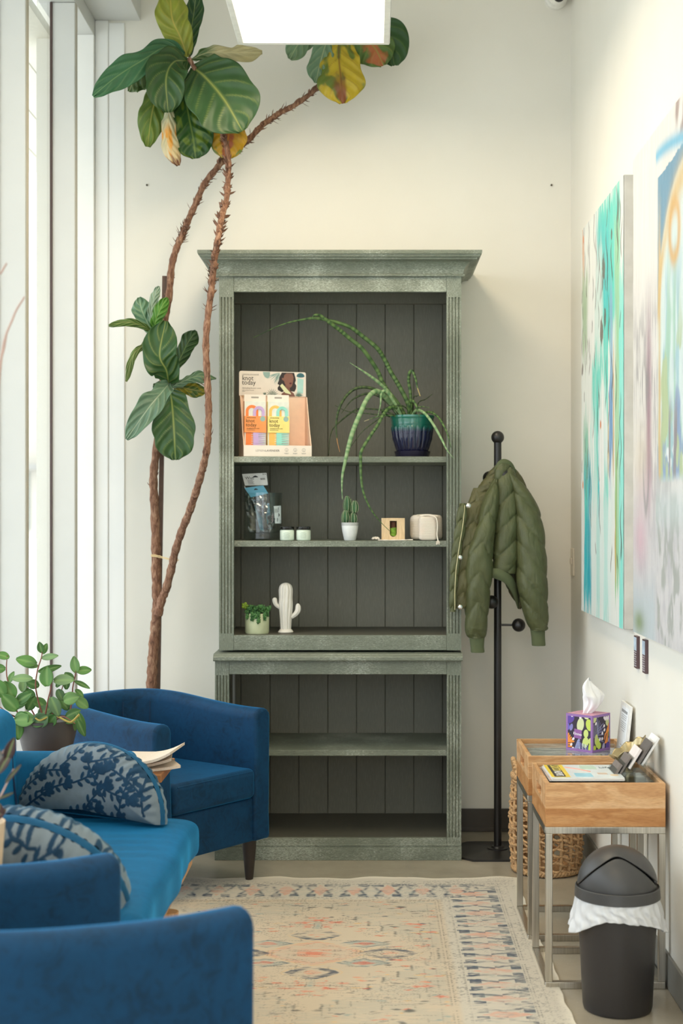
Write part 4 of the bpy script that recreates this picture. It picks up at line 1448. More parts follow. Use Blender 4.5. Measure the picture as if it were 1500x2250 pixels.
for pts in ([(-12, 1700), (2, 1660), (18, 1640)], [(-20, 1760), (-5, 1760), (30, 1690)], [(-30, 1500), (-22, 1200), (0, 810), (28, 700), (54, 652)], [(-34, 1500), (-30, 1200), (-6, 850), (10, 760), (15, 728)], [(-38, 1400), (-36, 1000), (-20, 640), (2, 600), (15, 578)]):
    c = bez([b0] + [P3(x, y, DY - 0.02) for x, y in pts], 24)
    m.tube(c, [0.0036 - 0.0018 * i / 24 for i in range(25)], 8)
m.build('stem', plain('mauve_twig', (176, 150, 140), 0.7), dp, smooth=60)
VL, FL, CL = [], [], []
for px, py, ang, Lp, Wp, c in [(14, 1672, 70, 52, 24, (58, 36, 34)), (2, 1690, 110, 66, 30, (128, 128, 124)), (12, 1720, 50, 50, 10, (74, 62, 58)), (-2, 1755, 25, 34, 8, (60, 48, 46)), (-4, 1700, 60, 60, 20, (86, 70, 66)), (-6, 1800, 80, 34, 26, (70, 44, 40)), (-10, 1760, 170, 60, 30, (62, 40, 38)), (-20, 1690, 150, 60, 30, (70, 48, 44)), (-8, 1795, 40, 26, 16, (80, 50, 44))]:
    L, wd = Lp * DY / F_PX, Wp * DY / F_PX / 2
    a = math.radians(ang)
    pep_leaf(VL, FL, CL, P3(px, py, DY - 0.03), Vector((math.cos(a), -0.2, math.sin(a))), L, wd, Vector((0.2, -1, 0.3)), c, rng.random() * 5)
mm = MB()
mm.v, mm.f, mm.mi, mm.c = [tuple(v) for v in VL], FL, [0] * len(FL), CL
mm.build('foliage', M_LEAFM, dp, smooth=180, weld=False, solid=0.001)

# magazines fanned out on the side table
M_PAP = plain('magazine_pages', (222, 206, 188), 0.7, var=0.1, scale=400)
for i, (rz, dx, dy, lab) in enumerate(((0.35, 0.0, 0.0, 'lowest of the pale magazines on the wooden side table'), (0.12, -0.01, 0.01, 'middle pale magazine of the pile on the wooden side table'), (-0.1, 0.012, -0.005, 'uppermost pale magazine curling on the wooden side table'))):
    M_ = Matrix.Translation((-0.705 + dx, 4.20 + dy, tz + 0.0005 + i * 0.0125)) @ Matrix.Rotation(rz, 4, 'Z')
    m = MB()
    nx, L, Wd, H = 14, 0.25, 0.18, 0.008
    v, f = [], []
    for k in range(nx + 1):
        x = -L / 2 + L * k / nx
        curl = 0.012 * max(0, (k / nx - 0.6) / 0.4) ** 2 * (i + 0.5)
        for y in (-Wd / 2, Wd / 2):
            for z in (0, H): v.append(M_ @ Vector((x, y, z + curl)))
    for k in range(nx):
        a, b = k * 4, k * 4 + 4
        f += [(a, a + 2, b + 2, b), (a + 1, b + 1, b + 3, a + 3), (a, b, b + 1, a + 1), (a + 2, a + 3, b + 3, b + 2)]
    f += [(0, 1, 3, 2), (nx * 4, nx * 4 + 2, nx * 4 + 3, nx * 4 + 1)]
    tag(m.add(v, f).build('magazine', M_PAP), lab, 'magazine', 'magazines on the wooden side table')
# ------------------------------------------------------------------ things on the bookcase shelves
def frame(origin, xdir, ydir):
    """matrix with local X along xdir, Y along ydir, for lettering and flat marks"""
    x = Vector(xdir).normalized()
    y = Vector(ydir).normalized()
    z = x.cross(y).normalized()
    M_ = Matrix((x, y, z)).transposed().to_4x4()
    M_.translation = Vector(origin)
    return M_


# --- counter display with comb packs
M_CARD = plain('cream_card', (238, 226, 212), 0.6, var=0.02)
M_PEACH = plain('peach_card', (244, 208, 180), 0.6, var=0.03)
M_INK = plain('dark_ink', (66, 60, 54), 0.7)
M_INKG = plain('grey_ink', (160, 152, 142), 0.7)
M_ORA, M_LIL = plain('orange_print', (244, 152, 84), 0.5), plain('lilac_plastic', (200, 170, 214), 0.35)
M_YEL, M_MIN = plain('yellow_print', (240, 220, 130), 0.5), plain('mint_plastic', (150, 216, 200), 0.35)
M_AMB = plain('amber_plastic', (250, 190, 96), 0.35)
M_ORP = plain('orange_plastic', (246, 132, 60), 0.35)
rzd = math.radians(14)
d0 = Vector((PX(610, 5.36), 5.362, Z_A))
dsp = thing('counter_display', 'peach cardboard counter display with a printed header on the upper shelf', 'display', d0, rzd, local=True)
w2, D_, fh = 0.130, 0.115, 0.043                                    # half width, depth, front lip
hb, ht = 0.238, 0.332                                               # header bottom and top
T_ = 0.003
m = MB()
m.box(-w2, w2, 0, D_, 0.0005, 0.003)
m.box(-w2, w2, D_ - T_, D_, 0.003, hb)
for s in (-1, 1):
    xx = s * (w2 - T_ / 2)
    m.prism([(0, 0.003), (D_ - T_, 0.003), (D_ - T_, hb), (D_ - 0.03, hb - 0.005), (0.03, 0.1), (0, fh)], 'x', xx - T_ / 2, xx + T_ / 2)
m.build('tray', M_PEACH, dsp, local=True)
MB().box(-w2, w2, -T_, 0, 0.0005, fh).build('front_lip', M_CARD, dsp, local=True, bevel=0.001)
# header board with rounded top corners
hp = [(-w2, hb), (w2, hb)]
for i in range(7):
    a = PI / 2 * i / 6
    hp.append((w2 - 0.008 + 0.008 * math.cos(a), ht - 0.008 + 0.008 * math.sin(a)))
for i in range(7):
    a = PI / 2 + PI / 2 * i / 6
    hp.append((-w2 + 0.008 + 0.008 * math.cos(a), ht - 0.008 + 0.008 * math.sin(a)))
hd = MB().prism(hp, 'y', D_ - 0.006, D_ - 0.0015).build('header', M_CARD, dsp, local=True)
yf = D_ - 0.0066


def flat(poly, y, name, mat, par, t=0.0004):
    return MB().prism([(p[0], p[1]) for p in poly], 'y', y, y + t).build(name, mat, par, local=True)


def hx(x, y):                                                       # enlargement pixel (header zone) -> local x,z
    return (-w2 + (x - 92) / (1205 - 92) * 2 * w2, ht - (y - 100) / (478 - 100) * (ht - hb))


FH = lambda x, y, yy: frame((*[hx(x, y)[0], yy], hx(x, y)[1]), (1, 0, 0), (0, 0, 1))
m = MB()
m.text('knot', 0.026, FH(140, 243, yf), sx=0.9)
m.text('today', 0.026, FH(138, 310, yf), sx=0.9)
m.build('lettering', M_INK, hd, local=True)
m = MB()
m.text('LEMONLAVENDER', 0.0078, FH(142, 165, yf))
m.text('detangling shower comb', 0.0080, FH(142, 372, yf), sx=0.92)
m.text('with recycled materials', 0.0048, FH(142, 402, yf))
m.text('2-pack', 0.0044, FH(142, 420, yf))
m.build('lettering', M_INKG, hd, local=True)
M_TEAL, M_SAGE, M_AQUA = plain('teal_print', (62, 110, 118), 0.6), plain('sage_print', (150, 178, 168), 0.6), plain('aqua_print', (176, 216, 206), 0.6)
M_SKIN, M_HAIR, M_LIP = plain('brown_print', (124, 82, 68), 0.6), plain('dark_hair_print', (48, 38, 36), 0.6), plain('wine_print', (92, 34, 44), 0.6)
# shower spray and head
flat([hx(*p) for p in [(1062, 190), (1058, 430), (1155, 430), (1165, 210)]], yf + 0.0004, 'picture_spray', M_AQUA, hd)
flat([hx(1120 + 66 * math.cos(t) - 6, 165 + 52 * math.sin(t) * (1 if math.sin(t) < 0 else 0.35)) for t in np.linspace(0, 2 * PI, 24)[:-1]][::-1], yf + 0.0002, 'picture_shower', M_TEAL, hd)
# palm fronds
m = MB()
for cx_, cy_, r, a0, a1, n_ in ((640, 470, 115, 100, 185, 9), (520, 475, 60, 70, 130, 5), (1085, 480, 85, 20, 160, 9)):
    for i in range(n_):
        a = math.radians(a0 + (a1 - a0) * i / (n_ - 1)) if cx_ != 640 else math.radians(20 + 150 * i / (n_ - 1))
        p, q = (cx_, cy_), (cx_ + r * math.cos(a), cy_ - r * math.sin(a))
        nx_, ny_ = -math.sin(a) * 6, -math.cos(a) * 6
        mid = ((p[0] + q[0]) / 2, (p[1] + q[1]) / 2)
        poly = [hx(*p), hx(mid[0] - nx_, min(474, mid[1] - ny_)), hx(*q), hx(mid[0] + nx_, min(474, mid[1] + ny_))]
        m.prism(poly, 'y', yf + 0.0002, yf + 0.0006)
    m.build('picture_frond', plain('palm_print', (92, 120, 106), 0.6), hd, local=True)
    m = MB()
for i in range(14):
    a = math.radians(195 + 95 * i / 13)
    p = (760, 115)
    q = (760 + 235 * math.cos(a) * (0.8 + 0.2 * math.sin(i)), 115 - 200 * math.sin(a))
    m.prism([hx(p[0], p[1]), hx((p[0] + q[0]) / 2 + 5, (p[1] + q[1]) / 2 + 5), hx(*q), hx((p[0] + q[0]) / 2 - 5, (p[1] + q[1]) / 2 - 5)], 'y', yf + 0.0002, yf + 0.0006)
mo = [(485, 108), (600, 108), (602, 150), (590, 190), (560, 208), (520, 190), (492, 150)]
m.prism([hx(*p) for p in mo], 'y', yf + 0.0002, yf + 0.0006)
m.build('picture_fan_palm', M_SAGE, hd, local=True)
# the drawn woman with wavy hair and a comb
blob = [(800, 112), (1005, 112), (1025, 180), (1035, 225), (1018, 275), (1042, 310), (1036, 360), (1012, 405), (960, 400), (860, 390), (800, 415), (735, 385), (728, 350), (758, 310), (728, 285), (750, 240), (760, 185)]
flat([hx(*p) for p in blob], yf - 0.0002, 'picture_hair', M_HAIR, hd)
flat([hx(*p) for p in [(790, 478), (795, 440), (850, 400), (868, 375), (855, 300), (930, 330), (938, 390), (1000, 430), (1020, 478)]], yf - 0.0006, 'picture_neck', M_SKIN, hd)
flat([hx(*p) for p in [(840, 150), (880, 122), (975, 126), (996, 180), (990, 240), (968, 320), (940, 345), (890, 325), (850, 285), (835, 240), (803, 225), (800, 195), (830, 195)]], yf - 0.001, 'picture_face', plain('brown_print_light', (138, 94, 78), 0.6), hd)
flat([hx(*p) for p in [(920, 275), (945, 262), (968, 270), (955, 290), (935, 293)]], yf - 0.0014, 'picture_lips', M_LIP, hd)
flat([hx(*p) for p in [(765, 318), (805, 285), (945, 425), (955, 450), (855, 425)]], yf - 0.0016, 'picture_comb', plain('pale_comb_print', (226, 226, 180), 0.6), hd)
# front lip print
FL_ = lambda x, z: frame((x, -T_ - 0.0004, z), (1, 0, 0), (0, 0, 1))
m = MB().text('LAVENDER', 0.0105, FL_(-0.049, 0.0195), sx=1.08)
for x in (0.033, 0.066, 0.099):
    c = Vector((x, -T_ - 0.0002, 0.026))
    m.tube([c + Vector((0.0062 * math.cos(t), 0, 0.0062 * math.sin(t))) for t in np.linspace(0, 2 * PI, 24)[:-1]], 0.0004, 6, closed=True)
    m.box(x - 0.002, x + 0.002, -T_ - 0.0005, -T_, 0.0225, 0.0232).box(x - 0.0003, x + 0.0003, -T_ - 0.0005, -T_, 0.0222, 0.0298)
    m.box(x - 0.009, x + 0.009, -T_ - 0.0004, -T_, 0.0135, 0.0144).box(x - 0.0075, x + 0.0075, -T_ - 0.0004, -T_, 0.0112, 0.012)
m.build('lettering', plain('mid_grey_ink', (112, 106, 100), 0.7), dsp, local=True)
m = MB().text('LEM\u00d8N', 0.0105, FL_(-0.085, 0.0195), sx=1.0)
m.build('lettering', plain('pale_grey_ink', (178, 172, 164), 0.7), dsp, local=True)
MB().box(-0.118, -0.083, D_ - 0.0072, D_ - 0.006, hb - 0.006, hb + 0.0005).build('tab_slot', plain('kraft_edge', (196, 156, 116), 0.7), dsp, local=True)


def comb_pack(xc, label, mback, mfront, mlab, lean):
    """card box with window, two combs and a printed band; local to the display's frame"""
    R = Matrix.Rotation(rzd, 4, 'Z')
    o = d0 + R @ Vector((xc, 0.018, 0.0033))
    t = thing('comb_pack', label, 'comb pack', o, rzd, 'comb packs in the counter display', local=True)
    W, H, Tk = 0.041, 0.232, 0.016
    MB().box(-W, W, 0.002, Tk, 0, H - 0.026).build('box', plain('clear_pack_tint', (226, 226, 214), 0.2), t, bevel=0.001, local=True)
    hp_ = MB().box(-W, W, 0.006, 0.009, H - 0.026, H)
    hp_.build('hang_tab', M_CARD, t, local=True)
    MB().box(-0.014, 0.014, 0.0055, 0.006, H - 0.014, H - 0.008).build('hang_slot', M_INKG, t, local=True)

    def arc(cx_, cz, r0, r1, y, mat, nm):
        out, inn = [], []
        for i in range(17):
            a = PI * i / 16
            out.append((cx_ + r1 * math.cos(a), cz + r1 * math.sin(a)))
            inn.append((cx_ + r0 * math.cos(a), cz + r0 * math.sin(a)))
        mm_ = MB()
        for i in range(16): mm_.prism([inn[i], out[i], out[i + 1], inn[i + 1]], 'y', y, y + 0.004)
        mm_.box(cx_ - r1, cx_ - r0, y, y + 0.004, cz - 0.03, cz).box(cx_ + r0, cx_ + r1, y, y + 0.004, cz - 0.03, cz)
        # spine and teeth below the label
        mm_.box(cx_ - r1, cx_ - r0 * 0.2, y, y + 0.004, 0.004, cz - 0.02)
        for k in range(10): mm_.prism([(cx_ - r0 * 0.2, 0.008 + k * 0.0082), (min(cx_ + 0.030, 0.0395), 0.010 + k * 0.0082), (cx_ - r0 * 0.2, 0.0135 + k * 0.0082)], 'y', y, y + 0.004)
        mm_.build(nm, mat, t, local=True)
    arc(-0.012, 0.168, 0.013, 0.024, 0.0008, mback, 'comb')
    arc(0.014, 0.166, 0.011, 0.022, -0.0022, mfront, 'comb')
    lb = MB().box(-W - 0.0005, W + 0.0005, -0.0035, Tk, 0.088, 0.150).build('label_band', mlab, t, bevel=0.0005, local=True)
    FP = lambda x, z: frame((x, -0.004, z), (1, 0, 0), (0, 0, 1))
    m = MB().text('knot', 0.0195, FP(-0.036, 0.126), sx=0.92).text('today', 0.0195, FP(-0.036, 0.1105), sx=0.92)
    m.text('detangling shower comb', 0.005, FP(-0.034, 0.102)).text('with recycled materials', 0.0035, FP(-0.034, 0.0965)).text('LEMONLAVENDER', 0.0042, FP(-0.033, 0.1425))
    m.build('lettering', plain('brown_ink', (96, 74, 40), 0.7), lb, local=True)
    flat([(0.028 + 0.010 * math.cos(a), 0.14 + 0.010 * math.sin(a)) for a in np.linspace(0, 2 * PI, 20)[:-1]], -0.0038, 'leaf_mark', M_SAGE, lb)
    MB().box(-W - 0.001, -W - 0.0002, 0.0, Tk, 0.0, H - 0.026).build('side_strip', mlab, t, local=True)
    return t


comb_pack(-0.083, 'orange and lilac comb pack in the counter display', M_ORP, M_LIL, M_ORA, 0)
comb_pack(0.006, 'yellow and mint comb pack in the counter display', M_AMB, M_MIN, M_YEL, 0)

# --- ribbed glazed pot with a cylindrical snake plant
PYD = 5.44
qx, qs = PX(905.5, PYD), PYD / F_PX
sp = thing('snake_plant', 'striped cylindrical snake plant in a green and navy glazed pot', 'potted plant', (qx, PYD, Z_A))
k = NT('teal_to_navy_glaze')
tc = k.n('ShaderNodeTexCoord')
sep = k.n('ShaderNodeSeparateXYZ')
k.l(tc.outputs['Object'], sep.inputs[0])
mr = k.n('ShaderNodeMapRange')
mr.inputs[1].default_value, mr.inputs[2].default_value = Z_A, PZ(913, PYD)
k.l(sep.outputs['Z'], mr.inputs[0])
k.set(Base_Color=k.ramp(mr.outputs[0], [(0.0, lin((20, 18, 44))), (0.6, lin((24, 30, 62))), (0.72, lin((16, 88, 76))), (1, lin((30, 112, 92)))]), Roughness=0.14, Specular_IOR_Level=0.6, Coat_Weight=0.4)
zt_, zb2 = PZ(914, PYD), PZ(994, PYD)
rp = 48.5 * qs
pf = [(0.66 * rp, zb2), (0.70 * rp, zb2 + 0.006), (0.86 * rp, zb2 + 0.05), (0.93 * rp, zb2 + 0.09), (0.945 * rp, zb2 + 0.102), (0.955 * rp, zb2 + 0.105), (0.95 * rp, zb2 + 0.112), (0.97 * rp, zt_ - 0.012), (1.0 * rp, zt_ - 0.008), (rp, zt_), (0.95 * rp, zt_), (0.9 * rp, zt_ - 0.012)]
fine = []
for i in range(len(pf) - 1):
    for j in range(4): fine.append(tuple(a + (b - a) * j / 4 for a, b in zip(pf[i], pf[i + 1])))
fine.append(pf[-1])


def ribs(a, z):
    if z > zb2 + 0.101: return 1
    e = sst(zb2 + 0.101, zb2 + 0.09, z)
    return 1 + float(e) * (0.05 * abs(math.sin(a * 9)) ** 0.6 + 0.012 * math.sin(z * 900 + abs(math.sin(a * 9)) * 5) * abs(math.sin(a * 9)))


MB().lathe(fine, (qx, PYD), 216, rfun=ribs).build('pot', k.m, sp, smooth=60)
MB().lathe([(0.55 * rp, Z_A + 0.0005), (0.76 * rp, Z_A + 0.003), (0.82 * rp, zb2 + 0.003), (0.78 * rp, zb2 + 0.004), (0.7 * rp, zb2)], (qx, PYD), 48).build('saucer', plain('navy_glaze', (28, 26, 48), 0.15), sp, smooth=40)
MB().lathe([(0.9 * rp, zt_ - 0.02), (0.9 * rp, zt_ - 0.011)], (qx, PYD), 40).build('soil', plain('dark_soil', (58, 46, 38), 0.95), sp)
ZQ = lambda x, y, d=0.0: (720 + x / 5.172, 680 + y / 5.172, PYD + d)
PXY = lambda x, y, d=0.0: (x, y, PYD + d)


def blade(pts, r0, r1=0.0012, tint=0, tipc=None, n=46):
    c = bez([P3(*p) for p in pts], n)
    light, dark = ((112, 142, 80), (46, 78, 42)) if tint == 0 else (((168, 190, 140), (104, 146, 96)) if tint == 1 else ((84, 104, 56), (40, 60, 36)))
    L = 0
    cols, rad = [], []
    ph = random.random() * 10
    for i, p in enumerate(c):
        if i: L += (p - c[i - 1]).length
        b = 0.5 + 0.5 * math.sin(L * 330 + ph + 1.3 * math.sin(L * 90))
        cc = linA(light) * b + linA(dark) * (1 - b)
        if tipc and i > n * 0.88: cc = linA(tipc)
        cols.append(tuple(cc))
        t = i / n
        rad.append(max(r1, r0 * (1 - 0.15 * t - 0.85 * max(0, (t - 0.55) / 0.45) ** 1.5)))
    MB().tube(c, rad, 10, cols=cols).build('leaf', M_LEAFM, sp, smooth=180)


blade([ZQ(930, 1215), ZQ(910, 1070), ZQ(810, 870), ZQ(720, 720), ZQ(650, 580), PXY(829, 766, -.02), PXY(798, 740, -.03), PXY(763, 716, -.05), PXY(702, 700, -.06), PXY(666, 702, -.06), PXY(618, 714, -.06), PXY(556, 742, -.06)], 0.0085, n=90)
blade([ZQ(880, 1215), ZQ(800, 1080), ZQ(700, 950), ZQ(620, 830), ZQ(560, 690), PXY(798, 769, -.03), PXY(772, 747, -.04), PXY(746, 725, -.06), PXY(724, 709, -.08), PXY(705, 694, -.09), PXY(692, 692, -.1), PXY(687, 697, -.1), PXY(688, 704, -.1)], 0.0085, n=90)
blade([ZQ(860, 1215), ZQ(740, 1000), ZQ(600, 850, -.02), ZQ(450, 735, -.04), ZQ(250, 605, -.05)], 0.007, tint=1)
blade([ZQ(830, 1215), ZQ(760, 1110, -.01), ZQ(640, 960, -.03), ZQ(470, 890, -.05), ZQ(330, 895, -.06), ZQ(220, 970, -.07), ZQ(130, 1120, -.08), ZQ(95, 1300, -.08), ZQ(105, 1480, -.08), ZQ(135, 1620, -.08)], 0.006, tint=2, tipc=(190, 140, 90), n=70)
blade([ZQ(800, 1215), ZQ(690, 1070, .02), ZQ(560, 975, .03), ZQ(420, 960, .04), ZQ(270, 1035, .05), ZQ(150, 1185, .05)], 0.005, tint=2)
blade([ZQ(830, 1215, -.03), ZQ(740, 1090, -.05), ZQ(620, 960, -.1), ZQ(540, 930, -.13), ZQ(450, 1010, -.155), ZQ(360, 1200, -.17), ZQ(290, 1370, -.175), ZQ(240, 1540, -.18), PXY(759, 1010, -.185), PXY(752, 1045, -.185), PXY(751, 1075, -.185), PXY(752, 1098, -.185)], 0.0095, tint=1, n=90)
blade([ZQ(850, 1215, -.04), ZQ(790, 1120, -.07), ZQ(710, 1115, -.1), ZQ(640, 1180, -.13), ZQ(560, 1320, -.155), ZQ(480, 1440, -.165), ZQ(380, 1610, -.18), PXY(792, 1012, -.18), PXY(793, 1050, -.18), PXY(799, 1085, -.18), PXY(815, 1120, -.175), PXY(835, 1146, -.16), PXY(855, 1166, -.15)], 0.0065, n=90)
blade([ZQ(780, 1215), ZQ(640, 1150, .03), ZQ(420, 1128, .06), ZQ(300, 1150, .08), ZQ(100, 1310, .1), ZQ(30, 1430, .1), ZQ(8, 1660, .1)], 0.0032, tint=2, n=60)
blade([ZQ(800, 1210, -.02), ZQ(560, 1195, .02), ZQ(420, 1180, .04), ZQ(230, 1160, .07), ZQ(80, 1090, .09)], 0.0024, tint=2)
blade([ZQ(790, 1215, -.05), ZQ(700, 1205, -.06), ZQ(560, 1220, -.07), ZQ(415, 1270, -.08)], 0.0028, tipc=(200, 190, 150))
blade([ZQ(840, 1215, -.05), ZQ(770, 1080, -.08), ZQ(690, 960, -.1), ZQ(640, 925, -.11), ZQ(605, 960, -.115), ZQ(598, 1080, -.12), ZQ(565, 1225, -.12)], 0.0058, tint=1)
blade([ZQ(945, 1215), ZQ(938, 960), ZQ(918, 820), ZQ(928, 720, -.01), ZQ(962, 705, -.02), ZQ(1000, 800, -.03), ZQ(1015, 880, -.03), ZQ(1050, 985, -.03)], 0.0062, tipc=(206, 186, 130), n=70, r1=0.002)
blade([ZQ(915, 1215, -.04), ZQ(930, 1080, -.06), ZQ(962, 1038, -.08), ZQ(1000, 1085, -.1), ZQ(1020, 1150, -.105), ZQ(1040, 1218, -.105)], 0.005)
blade([ZQ(950, 1215, -.04), ZQ(1010, 1145, -.07), ZQ(1100, 1180, -.11), ZQ(1200, 1310, -.15), ZQ(1290, 1470, -.17), ZQ(1350, 1590, -.185), ZQ(1425, 1690, -.19)], 0.0055, tint=1)
blade([ZQ(1030, 1215, -.02), ZQ(1140, 1165, -.06), ZQ(1240, 1210, -.1), ZQ(1310, 1310, -.14), ZQ(1360, 1420, -.16), ZQ(1400, 1570, -.18)], 0.0045)
blade([ZQ(1000, 1200, .02), ZQ(1030, 1060, .04), ZQ(1110, 1020, .05), ZQ(1185, 965, .06)], 0.002, tint=2)
blade([ZQ(960, 1210, .02), ZQ(975, 1005, .02), ZQ(1010, 985, .02), ZQ(1050, 965, .02)], 0.0022, tint=2)
blade([ZQ(820, 1215, -.04), ZQ(730, 1130, -.05), ZQ(570, 1250, -.06), ZQ(400, 1380, -.06), ZQ(260, 1560, -.06)], 0.0022, tint=2)
blade([ZQ(1000, 1215, -.02), ZQ(980, 1150, -.05), ZQ(1060, 1105, -.06), ZQ(1150, 1115, -.07)], 0.003)
blade([ZQ(1040, 1215, -.02), ZQ(1100, 1170, -.04), ZQ(1210, 1158, -.05)], 0.0028)
blade([ZQ(700, 1215, -.02), ZQ(620, 1160, -.05), ZQ(730, 1098, -.08), ZQ(860, 1100, -.07), ZQ(930, 1180, -.04)], 0.0045, tint=2)

# --- glass jar with bagged hair brushes
JY = 5.45
jx = PX(578, JY)
js = JY / F_PX
M_CLEAR = glass_mat('clear_glass', (0.93, 0.96, 0.96), 0.12)
gj = thing('glass_jar', 'large clear glass jar of packaged hair brushes on the middle shelf', 'jar', (jx, JY, Z_B))
ro, zj0, zj1 = 42 * js, Z_B + 0.001, PZ(1083, JY)
MB().lathe([(ro * 0.9, zj0), (ro, zj0 + 0.006), (ro, zj0 + 0.02), (ro * 0.98, zj0 + 0.024), (ro, zj0 + 0.03), (ro, zj1), (ro - 0.003, zj1), (ro - 0.003, zj0 + 0.03), (ro * 0.5, zj0 + 0.026), (0.002, zj0 + 0.026)], (jx, JY), 56, caps=True).build('glass', M_CLEAR, gj, smooth=40)
M_BAG = glass_mat('clear_bag', (0.90, 0.91, 0.90), 0.45)
M_BR = plain('dark_brush_plastic', (44, 38, 38), 0.3)
M_WHP = plain('white_header_card', (242, 242, 238), 0.5)
M_BLP = plain('sky_blue_header_card', (92, 170, 200), 0.4)


def brush_pack(label, ctr, hdr, pts, mat, word, brush_to, z0=None):
    """hdr: px corners (tl,tr,br,bl) at depth; crinkled bag with a dark brush below"""
    yy = ctr
    t = thing('brush_pack', label, 'hair brush pack', (PX(pts[0], yy), yy, zj0 + 0.03), 0, 'hair brush packs in the glass jar')
    q = [P3(x, y, yy) for x, y in hdr]
    off = Vector((0, 0.0018, 0))
    MB().add(q + [p + off for p in q], [(0, 1, 2, 3), (7, 6, 5, 4), (0, 4, 5, 1), (1, 5, 6, 2), (2, 6, 7, 3), (3, 7, 4, 0)]).build('header_card', mat, t)
    xd, yd = (q[1] - q[0]), (q[0] - q[3])
    W, H = xd.length, yd.length

    def fp(u, v): return q[3] + xd * u + yd * v + Vector((0, -0.0006, 0))
    m = MB()
    if word: m.text(word, H * 0.34, frame(fp(0.08, 0.52), xd, yd), sx=1.15)
    if mat is M_WHP:
        for i in range(5): m.prism([(0.15, 0.10 + i * 0.085), (0.40 - 0.04 * (i % 2), 0.10 + i * 0.085), (0.40 - 0.04 * (i % 2), 0.125 + i * 0.085), (0.15, 0.125 + i * 0.085)], 'z', 0, 0.0003, M=frame(fp(0, 0), xd, yd) @ Matrix.Diagonal((W, H, 1, 1)))
        for i in range(12): m.prism([(0.70 + i * 0.016, 0.42), (0.70 + i * 0.016 + 0.005 + 0.005 * (i % 3 == 0), 0.42), (0.70 + i * 0.016 + 0.005 + 0.005 * (i % 3 == 0), 0.58), (0.70 + i * 0.016, 0.58)], 'z', 0, 0.0003, M=frame(fp(0, 0), xd, yd) @ Matrix.Diagonal((W, H, 1, 1)))
        for u_ in (0.84, 0.92): m.prism([(u_, 0.86), (u_ + 0.035, 0.86), (u_ + 0.035, 0.94), (u_, 0.94)], 'z', 0, 0.0003, M=frame(fp(0, 0), xd, yd) @ Matrix.Diagonal((W, H, 1, 1)))
    m.prism([(0.40, 0.66), (0.62, 0.66), (0.60, 0.74), (0.52, 0.82), (0.43, 0.74)], 'z', 0, 0.0004, M=frame(fp(0, 0), xd, yd) @ Matrix.Diagonal((W, H, 1, 1)))
    m.build('print', plain('black_print', (34, 34, 34), 0.6), t)
    b0 = (q[3] + q[2]) / 2
    ins = P3(*brush_to)
    hw_ = xd.length * 0.40
    icol = {566: (198, 186, 170), 584: (86, 150, 172), 590: (214, 212, 206)}[brush_to[0]]
    ax0 = xd.normalized()
    ia, ib = b0 + (ins - b0) * 0.25 + Vector((0, 0.024, 0)), b0 + (ins - b0) * 0.97 + Vector((0, 0.024, 0))
    iv = [ia - ax0 * hw_, ia + ax0 * hw_, ib + ax0 * hw_ * 0.8, ib - ax0 * hw_ * 0.8]
    MB().add(iv + [p + off for p in iv], [(0, 1, 2, 3), (7, 6, 5, 4), (0, 4, 5, 1), (1, 5, 6, 2), (2, 6, 7, 3), (3, 7, 4, 0)]).build('insert_card', plain('insert_%d' % brush_to[0], icol, 0.4, var=0.25, scale=60), t)  # added card; its pale colour stands in for the jar's bright reflection
    b1 = P3(*brush_to)
    n = 14
    L = (b1 - b0)
    v = []
    rng_ = random.Random(len(word) + int(pts[0]))
    ax = xd.normalized()
    for i in range(n + 1):
        tt = i / n
        for j in range(9):
            s = j / 8 * 2 - 1
            p = b0 + L * tt + ax * (s * W / 2 * (1 - 0.25 * tt)) + Vector((0, -0.006 * math.sin(PI * tt) + rng_.uniform(-0.005, 0.005), rng_.uniform(-0.002, 0.002)))
            v.append(p)
    f = [(i * 9 + j, i * 9 + j + 1, i * 9 + 10 + j, i * 9 + 9 + j) for i in range(n) for j in range(8)]
    MB().add(v, f).build('bag', M_BAG, t)
    a_, c_ = b0 + L * 0.15, b1
    mb = MB().tube([a_ + (c_ - a_) * (i / 12) + Vector((0, 0.008, 0)) for i in range(13)], [0.017, 0.021, 0.022, 0.022, 0.020, 0.015, 0.009, 0.0075, 0.008, 0.009, 0.0095, 0.009, 0.006], 14, flat=0.5)
    br = mb.build('hair_brush', M_BR, t, smooth=60)
    m = MB()
    for i in range(7):
        for j in (-1, 0, 1):
            p = a_ + (c_ - a_) * (0.03 + 0.05 * i) + ax * (j * 0.010) + Vector((0, 0.002, 0))
            m.tube([p, p + Vector((0, -0.012, 0))], 0.0012, 5)
    m.build('bristle', plain('pink_bristle', (190, 150, 150), 0.5), br)


brush_pack('hair brush pack with the tall white card standing out of the glass jar', 5.475, [(531.5, 1041.5), (585, 1039), (588.5, 1066), (538, 1067)], (560,), M_WHP, 'Wet', (566, 1168, 5.475))
brush_pack('hair brush pack with the tilted blue card in the glass jar', 5.44, [(536.5, 1072), (578, 1066.5), (589, 1084), (551, 1093)], (564,), M_BLP, '', (584, 1166, 5.445))
brush_pack('hair brush pack low in the glass jar with its card turned upright', 5.455, [(617, 1111), (617.5, 1150), (604, 1150), (601, 1112)], (604,), M_WHP, 'Wet', (590, 1160, 5.46))

